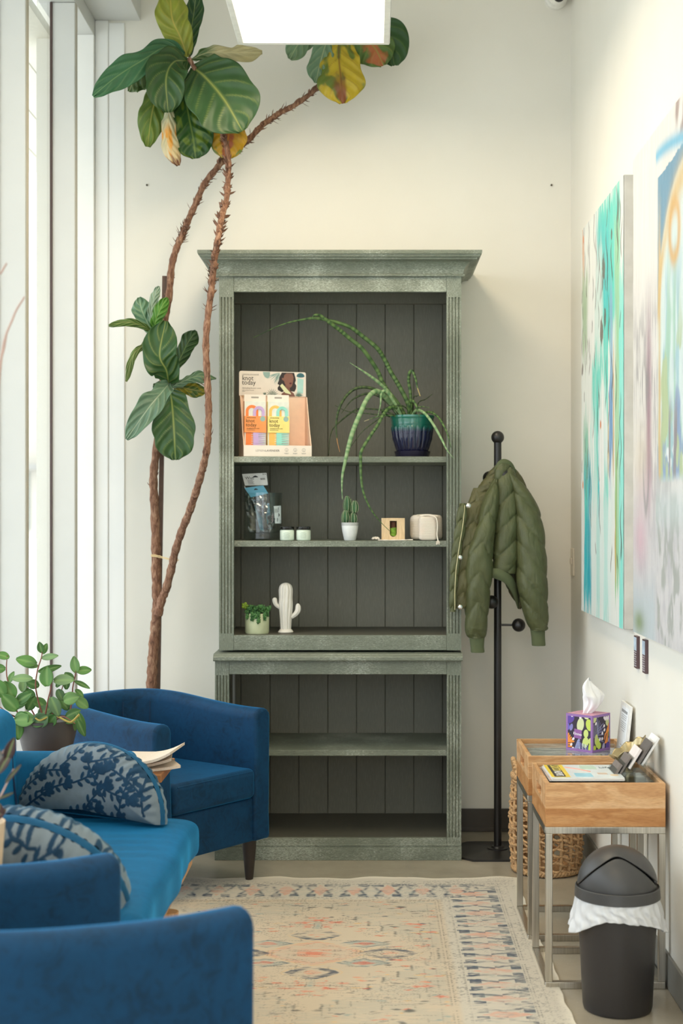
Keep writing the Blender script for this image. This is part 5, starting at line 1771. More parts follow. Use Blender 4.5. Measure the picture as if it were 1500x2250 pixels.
# --- two small cosmetic jars
for px, lab in ((630.5, 'small pale green cosmetic jar beside the large glass jar'), (666.5, 'small pale green cosmetic jar standing alone left of the cactus')):
    Y = 5.37
    x = PX(px, Y)
    r = 15.3 * Y / F_PX
    t = thing('cosmetic_jar', lab, 'jar', (x, Y, Z_B), 0, 'small cosmetic jars on the middle shelf')
    zt_ = PZ(1157, Y)
    MB().lathe([(r * 0.9, Z_B + 0.0005), (r, Z_B + 0.003), (r, zt_ - 0.014), (r * 0.95, zt_ - 0.0125)], (x, Y), 40).build('body', plain('clear_green_glass', (206, 220, 202), 0.15), t, smooth=40)
    MB().lathe([(r + 0.0004, Z_B + 0.004), (r + 0.0006, Z_B + 0.0045), (r + 0.0006, zt_ - 0.016), (r + 0.0004, zt_ - 0.0155)], (x, Y), 40).build('label', plain('pale_green_label', (216, 228, 212), 0.5), t, smooth=40)
    MB().lathe([(r * 0.97, zt_ - 0.0125), (r, zt_ - 0.0115), (r, zt_ - 0.001), (r * 0.95, zt_)], (x, Y), 40).build('lid', plain('black_lid', (34, 34, 32), 0.15), t, smooth=40)
    m = MB()
    for i, wd in enumerate((8, 12, 10, 12, 11, 9)):
        zz = zt_ - 0.022 - i * 0.0042
        pts = []
        for s in np.linspace(-1, 1, 7):
            a = -PI / 2 + s * wd / 1000 / r
            pts.append(Vector((x + (r + 0.0008) * math.cos(a), Y + (r + 0.0008) * math.sin(a), zz)))
        m.tube(pts, 0.0004, 4)
    m.build('lettering', plain('green_ink', (120, 150, 128), 0.6), t)

# --- small cactus in a white pot
Y = 5.38
x = PX(768.5, Y)
s_ = Y / F_PX
ct = thing('potted_cactus', 'small ribbed green cactus in a white pot under the snake plant', 'potted plant', (x, Y, Z_B))
zt_ = PZ(1148, Y)
MB().lathe([(0.020, Z_B + 0.0005), (0.0225, Z_B + 0.004), (0.029, Z_B + 0.035), (0.0318, zt_ - 0.012)], (x, Y), 44).build('pot', plain('white_pot', (226, 228, 226), 0.35), ct, smooth=40)
MB().lathe([(0.0318, zt_ - 0.012), (0.0322, zt_ - 0.002), (0.031, zt_), (0.029, zt_ - 0.003)], (x, Y), 44).build('rim', plain('grey_pot_rim', (176, 178, 176), 0.4), ct, smooth=40)
M_CAC = plain('cactus_green', (52, 92, 52), 0.55, var=0.15)
for cx_, cz0, cz1, rr_, dy in ((758.5, 1152, 1120, 8.6, 0), (762.5, 1128, 1088.5, 8.6, 0.008), (776, 1152, 1125, 8, 0.004), (779, 1128, 1099, 8.2, 0.0), (769, 1135, 1094, 6, 0.02)):
    R, Zb, Zt = rr_ * s_, PZ(cz0, Y), PZ(cz1, Y)
    pr_f = [(R * math.sin(PI * max(0.02, min(0.985, t)) ** 0.8) ** 0.55, Zb + (Zt - Zb) * t) for t in np.linspace(0.02, 0.99, 16)]
    sg = MB().lathe(pr_f, (PX(cx_, Y), Y + dy), 60, rfun=lambda a, z: 0.74 + 0.26 * abs(math.cos(a * 3 + 0.4)) ** 1.6).build('stem', M_CAC, ct, smooth=60)
    m = MB()
    for q in range(6):
        a = (q * PI / 3) - 0.4 / 3
        for r_, z_ in pr_f[1:-1]:
            p = Vector((PX(cx_, Y) + r_ * 1.02 * math.cos(a), Y + dy + r_ * 1.02 * math.sin(a), z_))
            m.ell(p, 0.0013, 6, 4)
    m.build('spines', plain('cream_spines', (196, 200, 164), 0.8), sg)
MB().lathe([(0.029, zt_ - 0.008), (0.029, zt_ - 0.003)], (x, Y), 30).build('soil', plain('pale_gravel', (120, 110, 96), 0.95, var=0.3, scale=300), ct)

# --- wooden twine box with U-shaped slot
Y = 5.355
bx0, bx1, bz0, bz1 = PX(838, Y), PX(889, Y), Z_B + 0.004, PZ(1138.5, Y)
tw = thing('twine_box', 'light wooden box with a U-shaped slot showing green twine', 'box', ((bx0 + bx1) / 2, Y, Z_B))
M_PINE = wood('pale_pine', (206, 176, 134), (220, 192, 150), (230, 206, 168), (10, 10, 1))
sl0, sl1, sz0, sz1 = PX(856, Y), PX(871.5, Y), PZ(1179.5, Y), PZ(1144.5, Y)
rs = (sl1 - sl0) / 2
m = MB()
m.box(bx0, sl0, Y, Y + 0.08, bz0, bz1).box(sl1, bx1, Y, Y + 0.08, bz0, bz1)
m.box(sl0, sl1, Y, Y + 0.08, sz1, bz1).box(sl0, sl1, Y + 0.074, Y + 0.08, bz0, sz1)
n = 12
for i in range(n):
    a0, a1 = PI + PI * i / n, PI + PI * (i + 1) / n
    cx_ = (sl0 + sl1) / 2
    p0, p1 = (cx_ + rs * math.cos(a0), sz0 + rs + rs * math.sin(a0)), (cx_ + rs * math.cos(a1), sz0 + rs + rs * math.sin(a1))
    m.prism([(p0[0], bz0), (p1[0], bz0), p1, p0], 'y', Y, Y + 0.074)
m.prism([(sl0 - 0.004, sz1 + 0.0015), (sl0, sz1 - 0.006), (sl0, sz1 + 0.0015)], 'y', Y - 0.0004, Y + 0.001)
m.build('body', M_PINE, tw, bevel=0.001)
m = MB()
zc = sz0 + 0.012
mcx = (sl0 + sl1) / 2
for i in range(11):
    z_ = sz0 + 0.004 + i * 0.0028
    m.tube([Vector((mcx + 0.0118 * math.cos(t), Y + 0.022 + 0.0118 * math.sin(t), z_ + 0.0012 * math.sin(t * 2 + i))) for t in np.linspace(0, 2 * PI, 22)[:-1]], 0.0016, 6, closed=True)
m.build('twine_roll', plain('green_twine', (126, 170, 60), 0.8, var=0.2, scale=300), tw, smooth=60)
MB().tube([(mcx, Y + 0.022, sz0 + 0.001), (mcx, Y + 0.022, sz1 - 0.004)], 0.0098, 16).build('core', plain('brown_core', (96, 62, 44), 0.8), tw)

# --- cotton pouch lying flat beneath, with its tassel
M_COT = plain('natural_cotton', (232, 222, 206), 0.9, var=0.06, scale=200, bump=0.4)
cpx = thing('drawstring_pouch', 'flat natural cotton drawstring pouch lying under the wooden box', 'pouch', (PX(860, 5.34), 5.345, Z_B))
m = MB()
pts = bez([(PX(830, 5.34), 5.338, Z_B + 0.003), (PX(850, 5.34), 5.334, Z_B + 0.0025), (PX(880, 5.34), 5.335, Z_B + 0.003), (PX(907, 5.34), 5.34, Z_B + 0.004)], 20)
m.tube(pts, [0.0026 + 0.0008 * math.sin(i * 1.4) for i in range(21)], 10, flat=0.8)
m.box(PX(836, 5.34), PX(892, 5.34), 5.338, 5.43, Z_B + 0.0005, Z_B + 0.0037)
m.build('cloth', M_COT, cpx, smooth=60)
m = MB()
rng = random.Random(5)
c = Vector((PX(825, 5.34), 5.338, Z_B + 0.008))
for i in range(26):
    a, b = rng.uniform(0, 2 * PI), rng.uniform(-0.4, 1.2)
    d = Vector((math.cos(a) * math.cos(b) * 1.2, math.sin(a) * math.cos(b) * 0.7, math.sin(b) * 0.6 + 0.1))
    pp_ = [c + d * 0.002, c + d * 0.007 + Vector((0, 0, 0.001)), c + d * 0.013 + Vector((0, 0, -0.002))]
    for p in pp_: p.z = max(p.z, Z_B + 0.0022)
    m.tube(pp_, [0.002, 0.0022, 0.0014], 6)
m.build('tassel', M_COT, cpx, smooth=60)

# --- mesh cotton bag of round pads
k = NT('cotton_mesh')
v = k.coords(scale=(1, 1, 1))
w1 = k.n('ShaderNodeTexWave', bands_direction='Z')
w1.inputs['Scale'].default_value = 75
k.l(v, w1.inputs['Vector'])
w2_ = k.n('ShaderNodeTexWave', bands_direction='X')
w2_.inputs['Scale'].default_value = 75
k.l(v, w2_.inputs['Vector'])
nn = k.noise(v, 22, 3)
c = k.mix(w1.outputs['Fac'], lin((196, 186, 172)), lin((238, 228, 212)))
c = k.mix(k.ramp(nn, [(0.5, (0, 0, 0)), (0.75, (0.35,) * 3)]), c, lin((228, 196, 176)))
k.set(Base_Color=c, Roughness=0.85)
k.bump(w1.outputs['Fac'], 0.4, 0.002)
M_MESH = k.m
mbg = thing('mesh_pad_bag', 'cream mesh bag of cotton pads at the end of the middle shelf', 'bag', (PX(937, 5.38), 5.40, Z_B))


def pillow(x0, x1, y0, y1, z0, z1, nm, mat, par, e=0.35):
    def fn(u, v):
        th, ph = 2 * PI * u, PI * (v - 0.5)
        cx_, cy_, cz = (x0 + x1) / 2, (y0 + y1) / 2, (z0 + z1) / 2
        c1, s1, c2, s2 = np.cos(th), np.sin(th), np.cos(ph), np.sin(ph)
        pw = lambda a, q: np.sign(a) * np.abs(a) ** q
        w_ = 1 + 0.015 * np.sin(th * 7 + v * 9)
        return cx_ + (x1 - x0) / 2 * pw(c1, e) * pw(c2, 0.3) * w_, cy_ + (y1 - y0) / 2 * pw(s1, e) * pw(c2, 0.3), cz + (z1 - z0) / 2 * pw(s2, 0.3) * (1 + 0.03 * np.sin(th * 5 + 1) * (s2 > 0.5))
    me = grid(fn, 64, 40)
    return gobj(nm, me, mat, par, smooth=180)


pillow(PX(901, 5.42), PX(972, 5.42), 5.385, 5.47, Z_B + 0.003, PZ(1131.5, 5.4), 'back_stack', M_MESH, mbg, 0.75)
pillow(PX(919.5, 5.36), PX(961, 5.36), 5.337, 5.39, Z_B + 0.001, PZ(1134, 5.36), 'front_stack', M_MESH, mbg, 0.5)
m = MB()
m.tube(bez([P3(922, 1134, 5.36), P3(936, 1131.5, 5.345), P3(948, 1133, 5.335), P3(958, 1138, 5.332), P3(961, 1155, 5.33), P3(960, 1175, 5.33), P3(962, 1188, 5.326)], 30), 0.0024, 8)
m.tube(bez([P3(915, 1132, 5.37), P3(930, 1131.0, 5.38), P3(945, 1131, 5.37), P3(962, 1134, 5.36)], 20), 0.002, 8)
for i in range(12):
    a = rng.uniform(-0.7, 0.7)
    p = P3(962, 1187, 5.326)
    m.tube([p, p + Vector((0.006 * math.sin(a), 0.002 * math.cos(i), 0.001)) + Vector((0, -0.002, -0.005)), p + Vector((0.011 * math.sin(a), -0.001, -0.011 - 0.003 * (i % 3)))], 0.0013, 5)
m.build('drawstring', M_COT, mbg, smooth=60)

# --- succulent in a pale green pot
Y = 5.385
x = PX(564.5, Y)
s_ = Y / F_PX
su = thing('potted_succulent', 'trailing beaded succulent in a pale green cylinder pot', 'potted plant', (x, Y, Z_C))
r = 26.5 * s_
zt_ = PZ(1347, Y)
MB().lathe([(r * 0.94, Z_C + 0.0005), (r, Z_C + 0.006), (r, zt_ - 0.002), (r * 0.97, zt_), (r * 0.9, zt_ - 0.004)], (x, Y), 48).build('pot', plain('pale_green_glaze', (196, 202, 164), 0.5, var=0.08, scale=30), su, smooth=40)
MB().lathe([(r * 0.92, zt_ - 0.012), (r * 0.92, zt_ - 0.003)], (x, Y), 36).build('soil', plain('dark_soil', (58, 46, 38), 0.95), su)
m = MB()
rng = random.Random(9)


def bead(p, d, L, wd, c):
    d = d.normalized()
    s = d.cross(Vector((0.3, 1, 0.2))).normalized()
    b = s.cross(d)
    M_ = Matrix((s, b, d)).transposed().to_4x4()
    o = len(m.c)
    m.ell(p + d * L * 0.5, (wd, wd, L * 0.55), 8, 6, M=M_)
    for i in range(o, len(m.c)): m.c[i] = c


GS = [tuple(linA(c)) for c in ((64, 110, 58), (84, 134, 72), (48, 92, 50), (108, 156, 92))]
strands = [(545, 1350, 1358), (556, 1350, 1362), (570, 1350, 1367), (583, 1350, 1360), (563, 1352, 1356), (588, 1348, 1352)]
for px, y0_, y1_ in strands:
    for k_ in range(5 + int((y1_ - y0_) * 1.1)):
        t = k_ / (5 + (y1_ - y0_) * 1.1)
        a0 = PX(px, Y) - x
        yy = Y - math.sqrt(max(0, r * r - a0 * a0)) - 0.004
        base = Vector((x + a0, yy, PZ(1344 + (y1_ - 1344) * t, Y)))
        for q in range(5):
            d = Vector((rng.uniform(-1, 1), rng.uniform(-0.9, 0), rng.uniform(-0.9, 0.3)))
            bead(base, d, rng.uniform(0.006, 0.009), 0.0024, rng.choice(GS))
for i in range(60):
    a, rr_ = rng.uniform(0, 2 * PI), r * math.sqrt(rng.random()) * 0.95
    base = Vector((x + rr_ * math.cos(a), Y + rr_ * math.sin(a), zt_ + rng.uniform(0, 0.02)))
    for q in range(5):
        d = Vector((rng.uniform(-.8, .8), rng.uniform(-.9, .3), rng.uniform(0.0, 1.2)))
        bead(base, d, rng.uniform(0.009, 0.015), 0.003, rng.choice(GS[:3]))
for px, py, n_ in ((572, 1333, 9), (580, 1337, 9), (560, 1336, 9), (590, 1338, 6)):
    c_ = P3(px, py + 6, Y - 0.01)
    for q in range(n_):
        a = 2 * PI * q / n_
        bead(c_, Vector((0.5 * math.cos(a), 0.4 * math.sin(a), 1)), 0.019, 0.0042, rng.choice(GS[:2]))
m.build('foliage', M_LEAFM, su, smooth=60, weld=False)
m = MB()
c_ = P3(538, 1331, Y - 0.005)
for q in range(9):
    a = 2 * PI * q / 5 + (0.6 if q > 4 else 0)
    rr_ = 0.012 if q < 5 else 0.006
    d = Vector((math.cos(a), -0.35 if q < 5 else -0.9, math.sin(a)))
    bead(c_ + d * 0.002, d, rr_, 0.0058 if q < 5 else 0.0045, tuple(linA((152, 180, 62) if q % 2 else (128, 160, 52))))
m.tube([c_, P3(548, 1340, Y), Vector((x - 0.015, Y, zt_))], 0.0022, 6, cols=[GS[0]] * 3)
m.build('rosette', M_LEAFM, su, smooth=60, weld=False)

# --- white ceramic cactus figure
Y = 5.42
x = PX(627.5, Y)
s_ = Y / F_PX
cc = thing('ceramic_cactus', 'white ceramic cactus figurine with two arms on the lower shelf', 'figurine', (x, Y, Z_C))
M_CER = plain('matt_white_ceramic', (226, 222, 212), 0.45, var=0.02)
zt_ = PZ(1280, Y)
H = zt_ - Z_C
rib = lambda a, z: 0.84 + 0.16 * abs(math.cos(a * 5 + 0.5 * math.sin(z * 30) + 0.2)) ** 0.7
pf = [(12.0, 0.055), (12.3, 0.12), (13.2, 0.25), (14.6, 0.4), (15.6, 0.52), (15.6, 0.6), (14.9, 0.68), (15.3, 0.76), (15.6, 0.84), (14.6, 0.9), (12, 0.95), (7, 0.985), (1, 1.0)]
fine = bez([(a, b, 0) for a, b in pf], 60)
MB().lathe([(p.x * s_, Z_C + p.y * H) for p in fine], (x, Y), 120, rfun=rib).build('body', M_CER, cc, smooth=60)
MB().lathe([(16 * s_, Z_C + 0.0005), (17 * s_, Z_C + 0.003), (15.5 * s_, Z_C + 0.008), (12 * s_, Z_C + 0.014)], (x, Y), 48).build('base', M_CER, cc, smooth=60)
for pts, r_ in (([(616, 1336), (607, 1329), (603.5, 1320), (604, 1313)], 5.6), ([(640, 1356), (649, 1349), (654.5, 1340), (654, 1326)], 6.6)):
    c_ = bez([P3(a, b, Y) for a, b in pts], 24)
    rad = [r_ * s_ * (0.72 + 0.28 * min(1, i / 14)) * (1 if i < 19 else math.sqrt(max(0.02, 1 - ((i - 18) / 6.2) ** 2))) for i in range(25)]
    v, f = [], []
    mt = MB().tube(c_, rad, 60)
    n = 60
    for i in range(25):
        for kx in range(n):
            q = Vector(mt.v[i * n + kx])
            mt.v[i * n + kx] = tuple(c_[i] + (q - c_[i]) * (0.84 + 0.16 * abs(math.cos(2 * PI * kx / n * 3.0)) ** 0.7))
    mt.build('arm', M_CER, cc, smooth=60)
# ------------------------------------------------------------------ rug
def soft(v, c, w): return np.exp(-((v - c) / w) ** 2)


RX0, RX1, RY0, RY1 = -1.02, 0.512, 2.55, 4.985
nu, nv = 520, 860
uu, vv = np.meshgrid(np.linspace(0, 1, nu), np.linspace(0, 1, nv), indexing='ij')
X = RX0 + (RX1 - RX0) * uu
Yv = RY0 + (RY1 - RY0) * vv
wob = (fbm(X * 30, Yv * 60, 1, 3) - 0.5)
Xw, Yw = X + wob * 0.008, Yv + (fbm(X * 50, Yv * 20, 2, 3) - 0.5) * 0.012
cream = linA((208, 193, 170)); cool = linA((206, 202, 190)); navy = linA((78, 88, 104)); teal = linA((150, 166, 162)); rose = linA((224, 142, 112)); coral = linA((220, 120, 96)); gold = linA((226, 186, 128)); char = linA((96, 96, 94))
col = cream[None, None] * (0.93 + 0.14 * fbm(X * 5, Yv * 5, 4)[..., None])
worn = fbm(X * 12, Yv * 26, 7, 4)
thread = fbm(X * 50, Yv * 300, 9, 2)
wear = sst(0.36, 0.62, worn * 0.5 + thread * 0.55)


def lay(mask, c, a=0.8, rough=1.0):
    global col
    k = np.clip(mask * a * 0.92 * (1 - rough + rough * wear), 0, 1)[..., None]
    col = col * (1 - k) + c * k


def dia(cx, cy, rx_, ry_, p=1.0):
    return (np.abs(Xw - cx) / rx_) ** p + (np.abs(Yw - cy) / ry_) ** p


def ring(d, r, w): return soft(d, r, w)


cx0, cy0 = -0.165, 4.13
bx = np.minimum(RX1 - X, 9)                                            # distance to the right edge
by = np.minimum(RY1 - Yv, 9)
bd_ = np.minimum(np.minimum(bx, by), X - RX0)
field = sst(0.30, 0.315, bd_)
# border base tints
lay(sst(0.29, 0.27, bd_), cool, 0.7, 0)
Xb, Yb = Xw, Yw
Xw, Yw = (Xw - cx0) / 0.72 + cx0, (Yw - cy0) / 0.72 + cy0
# field: pale corner panels with stepped outline
step = np.floor((np.abs(Yw - cy0)) / 0.075) * 0.075
inner = (np.abs(Xw - cx0) + step * 0.75) < 0.50
lay((1 - inner) * field, teal, 0.24)
ed = np.abs(np.abs(Xw - cx0) + step * 0.75 - 0.50)
lay(soft(ed, 0, 0.006) * field, char, 0.8)
# large centre medallion
d = dia(cx0, cy0, 0.205, 0.155, 1.25)
lay(sst(1.04, 0.95, d) * field, rose, 0.5)
lay(sst(0.78, 0.72, d), cream, 0.75, 0.3)
lay(ring(d, 1.03, 0.03), gold, 0.8)
lay(ring(d, 0.75, 0.02) * (np.sin(Xw * 180) > -0.3), char, 0.7)
d2 = np.maximum(np.abs(Xw - cx0) / 0.07, np.abs(Yw - cy0) / 0.05)
lay(sst(1.02, 0.95, d2), rose, 0.6)
lay(ring(d2, 1.5, 0.05) * (np.sin(Yw * 260) > -0.2), char, 0.6)
lay(sst(0.5, 0.42, d2), coral, 0.6)
# four lobes (dark bow shapes) and pendants around it
for sx, sy, rx_, ry_ in ((0, 1, .105, .075), (0, -1, .105, .075), (1, 0, .12, .07), (-1, 0, .12, .07)):
    ex, ey = cx0 + sx * 0.30, cy0 + sy * 0.245
    d = dia(ex, ey, rx_, ry_, 1.35)
    lay(sst(1.05, 0.95, d) * (0.25 + 0.75 * sst(0.45, 0.6, d)) * field, navy, 0.95)
    lay(sst(0.55, 0.45, d), cream, 0.8, 0.2)
    lay(sst(0.28, 0.2, d), rose, 0.8)
    lay(ring(d, 1.2, 0.05) * field, gold, 0.6)
for sx in (-1, 1):
    for sy in (-1, 1):
        d = dia(cx0 + sx * 0.20, cy0 + sy * 0.125, 0.115, 0.055, 1.2)
        lay(sst(1.05, 0.9, d) * field, teal, 0.7)
        lay(ring(d, 0.85, 0.07) * field, navy, 0.8)
        lay(sst(0.4, 0.3, d) * field, coral, 0.8)
# sprigs of coral flowers above and below, plus small motifs on a mirrored lattice
rng = random.Random(31)
flow = []
for sy in (-1, 1):
    flow += [(0, 0.46 * sy, .05, .02), (-0.075, 0.43 * sy, .06, .025), (0.075, 0.43 * sy, .06, .025), (-0.13, 0.37 * sy, .04, .014), (0.13, 0.37 * sy, .04, .014), (-0.03, 0.5 * sy, .03, .012), (0.03, 0.5 * sy, .03, .012), (0.04, 0.365 * sy, .03, .012), (-0.04, 0.365 * sy, .03, .012)]
    for qx_ in (0.43, 0.33): flow += [(qx_, 0.09 * sy, .05, .012), (-qx_, 0.09 * sy, .05, .012)]
    flow += [(0.42, 0.40 * sy, .06, .025), (-0.42, 0.40 * sy, .06, .025), (0.5, 0.52 * sy, .05, .02)]
for fx, fy, a_, b_ in flow:
    d = np.hypot((Xw - cx0 - fx) / a_, (Yw - cy0 - fy) / b_)
    pet = 0.75 + 0.25 * np.cos(6 * np.arctan2((Yw - cy0 - fy) / b_, (Xw - cx0 - fx) / a_))
    lay(sst(1.1, 0.6, d / pet) * field, coral, 0.95)
    lay(soft(d, 1.15, 0.12) * field, char, 0.35)
for _ in range(170):
    fx, fy = abs(rng.uniform(0.03, 0.62)), rng.uniform(0.0, 1.1)
    a_, b_ = rng.uniform(.008, .030), rng.uniform(.004, .013)
    c_ = rng.choice([rose, gold, teal, char, coral, navy, char])
    if fx < 0.24 and fy < 0.3: continue
    for sx in (-1, 1):
        for sy in (-1, 1):
            lay(sst(1.1, 0.7, dia(cx0 + sx * fx, cy0 + sy * fy, a_, b_, 1.2)) * field, c_, 0.85)
for _ in range(90):
    fx, fy, L = rng.uniform(0.05, 0.55), rng.uniform(0.0, 0.9), rng.uniform(0.02, 0.07)
    hor = rng.random() < 0.55
    for sx in (-1, 1):
        for sy in (-1, 1):
            qx_, qy_ = Xw - cx0 - sx * fx, Yw - cy0 - sy * fy
            mk = (np.abs(qx_) < L) * soft(qy_, 0, 0.003) if hor else (np.abs(qy_) < L * 0.6) * soft(qx_, 0, 0.003)
            lay(mk * field * (np.sin((qx_ + qy_) * 500) > -0.4), char, 0.75)
# stems
lay(soft(np.abs(Xw - cx0), 0.0, 0.012) * ((np.abs(Yw - cy0) > 0.31) & (np.abs(Yw - cy0) < 0.42)), teal, 0.9)
for o_ in (-0.016, 0.016): lay(soft(Xw - cx0, o_, 0.002) * ((np.abs(Yw - cy0) > 0.31) & (np.abs(Yw - cy0) < 0.42)), char, 0.9)
Xw, Yw = Xb, Yb
# border guard lines
run = np.where(bx < by, Yv, X)
runw = np.where(bx < by, Yw, Xw)
for r_, w_, a_ in ((0.302, 0.0022, 0.8), (0.292, 0.0022, 0.8), (0.255, 0.002, 0.8), (0.085, 0.002, 0.75), (0.077, 0.002, 0.75), (0.05, 0.0016, 0.4), (0.33, 0.002, 0.4)):
    lay(soft(bd_, r_, w_) * (np.sin(run * 420 + r_ * 99) > -0.55), char, a_)
sp_ = fbm(X * 150, Yv * 150, 17, 2)
lay(sst(0.60, 0.70, sp_) * ((bd_ > 0.255) & (bd_ < 0.292)), char, 0.5)
lay(sst(0.62, 0.72, sp_) * ((bd_ > 0.05) & (bd_ < 0.077)), char, 0.45)
# border motifs: dark blocks and zig-zags with rosy diamonds
per = 0.115
ph = (runw / per) % 1 - 0.5
bm_ = bd_ - 0.165
onb = ((bd_ > 0.09) & (bd_ < 0.25))
lay(sst(1.05, 0.9, (np.abs(ph * per) / 0.03) + np.abs(bm_) / 0.07) * onb, rose, 0.55)
zz = np.abs(np.abs(ph) - 0.25 - 0.16 * np.clip(np.abs(bm_) / 0.07, 0, 1) + 0.05 * np.sign(bm_ * 1.0))
lay(soft(zz, 0, 0.055) * onb, navy, 0.95)
lay((np.abs(np.abs(bm_) - 0.062) < 0.017) * sst(0.30, 0.24, np.abs(((runw / (per / 2)) % 1) - 0.5)) * onb, navy, 0.95)
lay(sst(0.55, 0.75, fbm(X * 60, Yv * 120, 21, 3)) * onb, teal, 0.4)
# overall speckle and selvedge
lay(sst(0.66, 0.74, fbm(X * 220, Yv * 320, 23, 2)) * sst(0.45, 0.6, fbm(X * 9, Yv * 9, 24)), char, 0.5, 0)
lay(sst(0.03, 0.0, bd_), linA((236, 228, 210)), 0.8, 0)
edge = 0.006 * np.sin(X * 16) * sst(4.8, 5.0, Yv) + 0.005 * np.sin(X * 41 + 2) * sst(4.8, 5.0, Yv)
hz = 0.004 + 0.004 * np.clip(np.sin(X * 16 + 1.2), 0, 1) * sst(4.93, 4.985, Yv) + 0.0006 * thread
side_e = 0.004 * np.sin(Yv * 13) * sst(0.45, 0.512, X) + 0.002 * np.sin(Yv * 47) * sst(0.48, 0.512, X)
me = grid(lambda u, v: (X + side_e, Yv + edge, hz), nu, nv, col)
tag(gobj('rug', me, attr_mat('worn_wool', 0.95, 0.1, 0.5, 500), smooth=180, solid=0.003), 'faded cream vintage-pattern area rug on the concrete floor', 'rug')

# ------------------------------------------------------------------ side tables along the right wall
k = NT('brushed_steel')
v = k.coords(scale=(60, 60, 1))
n1 = k.noise(v, 6, 4)
k.set(Base_Color=k.ramp(n1, [(0.3, lin((176, 170, 158))), (0.7, lin((206, 201, 190)))]), Metallic=1.0, Roughness=0.3)
M_STEEL = k.m


def mango():
    k = NT('mango_wood')
    v = k.coords(scale=(1.0, 3.0, 4.5))
    n1 = k.noise(v, 4.2, 4, 0.5, 1.6)
    w_ = k.n('ShaderNodeMath', operation='MULTIPLY')
    w_.inputs[1].default_value = 5.0
    k.l(n1, w_.inputs[0])
    fr = k.n('ShaderNodeMath', operation='PINGPONG')
    fr.inputs[1].default_value = 1.0
    k.l(w_.outputs[0], fr.inputs[0])
    fine = k.noise(k.coords(scale=(4, 20, 60)), 14, 4, 0.6)
    tc = k.n('ShaderNodeTexCoord')
    sep = k.n('ShaderNodeSeparateXYZ')
    k.l(tc.outputs['Object'], sep.inputs[0])
    st_ = k.n('ShaderNodeMath', operation='LESS_THAN')                # lower plank is darker wood
    st_.inputs[1].default_value = 0.487
    k.l(sep.outputs['Z'], st_.inputs[0])
    c = k.ramp(fr.outputs[0], [(0.0, lin((196, 148, 100))), (0.5, lin((212, 166, 116))), (1.0, lin((224, 184, 138)))])
    c = k.mix(k.ramp(fine, [(0.42, (0, 0, 0)), (0.72, (0.5,) * 3)]), c, lin((150, 100, 60)))
    dk = k.mix(1.0, c, lin((232, 214, 190)), 'MULTIPLY')
    c = k.mix(st_.outputs[0], c, dk)
    k.set(Base_Color=c, Roughness=0.42, Specular_IOR_Level=0.4)
    return k.m


M_MANGO = mango()
k = NT('streaky_glass_top')
v = k.coords(scale=(1.2, 9, 1))
n1 = k.noise(v, 9, 5, 0.6, 1.0)
k.set(Base_Color=k.ramp(n1, [(0.3, lin((86, 96, 98))), (0.5, lin((140, 146, 142))), (0.68, lin((196, 198, 190)))]), Roughness=0.06, Specular_IOR_Level=0.7)
M_TOP = k.m
TX0, TX1, TZ, TZB = 0.4705, 0.7935, 0.555, 0.437


def nest_table(label, y0, y1):
    t = thing('nesting_table', label, 'table', ((TX0 + TX1) / 2, (y0 + y1) / 2, 0), 0, 'steel-legged wooden tray tables by the right wall')
    w_ = 0.012
    m = MB()
    m.box(TX0, TX1, y0, y0 + w_, TZB, TZ).box(TX0, TX1, y1 - w_, y1, TZB, TZ)
    m.box(TX1 - w_, TX1, y0 + w_, y1 - w_, TZB, TZ)
    ym = (y0 + y1) / 2
    hs0, hs1, hz0, hz1 = ym - 0.05, ym + 0.05, TZ - 0.055, TZ - 0.031   # hand slot in the left side
    m.box(TX0, TX0 + w_, y0 + w_, hs0, TZB, TZ).box(TX0, TX0 + w_, hs1, y1 - w_, TZB, TZ)
    m.box(TX0, TX0 + w_, hs0, hs1, TZB, hz0).box(TX0, TX0 + w_, hs0, hs1, hz1, TZ)
    m.box(TX0 + 0.0125, TX0 + 0.016, hs0 - 0.01, hs1 + 0.01, hz0 - 0.01, hz1 + 0.01)
    m.build('tray', M_MANGO, t, bevel=0.0015)
    MB().box(TX0 + w_, TX1 - w_, y0 + w_, y1 - w_, TZ - 0.024, TZ - 0.014).build('glass_top', M_TOP, t)
    q = 0.0185
    for x in (TX0, TX1 - q):
        for y in (y0, y1 - q):
            MB().box(x, x + q, y, y + q, q, TZB - q).build('leg', M_STEEL, t, bevel=0.0015)
    for z, nm in ((0.0, 'lower_frame'), (TZB - q, 'upper_frame')):
        m = MB()
        for y in (y0, y1 - q): m.box(TX0, TX1, y, y + q, z, z + q)
        for x in (TX0, TX1 - q): m.box(x, x + q, y0 + q, y1 - q, z, z + q)
        m.build(nm, M_STEEL, t, bevel=0.0015)
    return t


nest_table('wooden tray table with steel legs in front, stacked with magazines', 3.833, 4.158)
nest_table('wooden tray table with steel legs behind, holding the tissue box', 4.262, 4.597)
ZT = TZ - 0.014

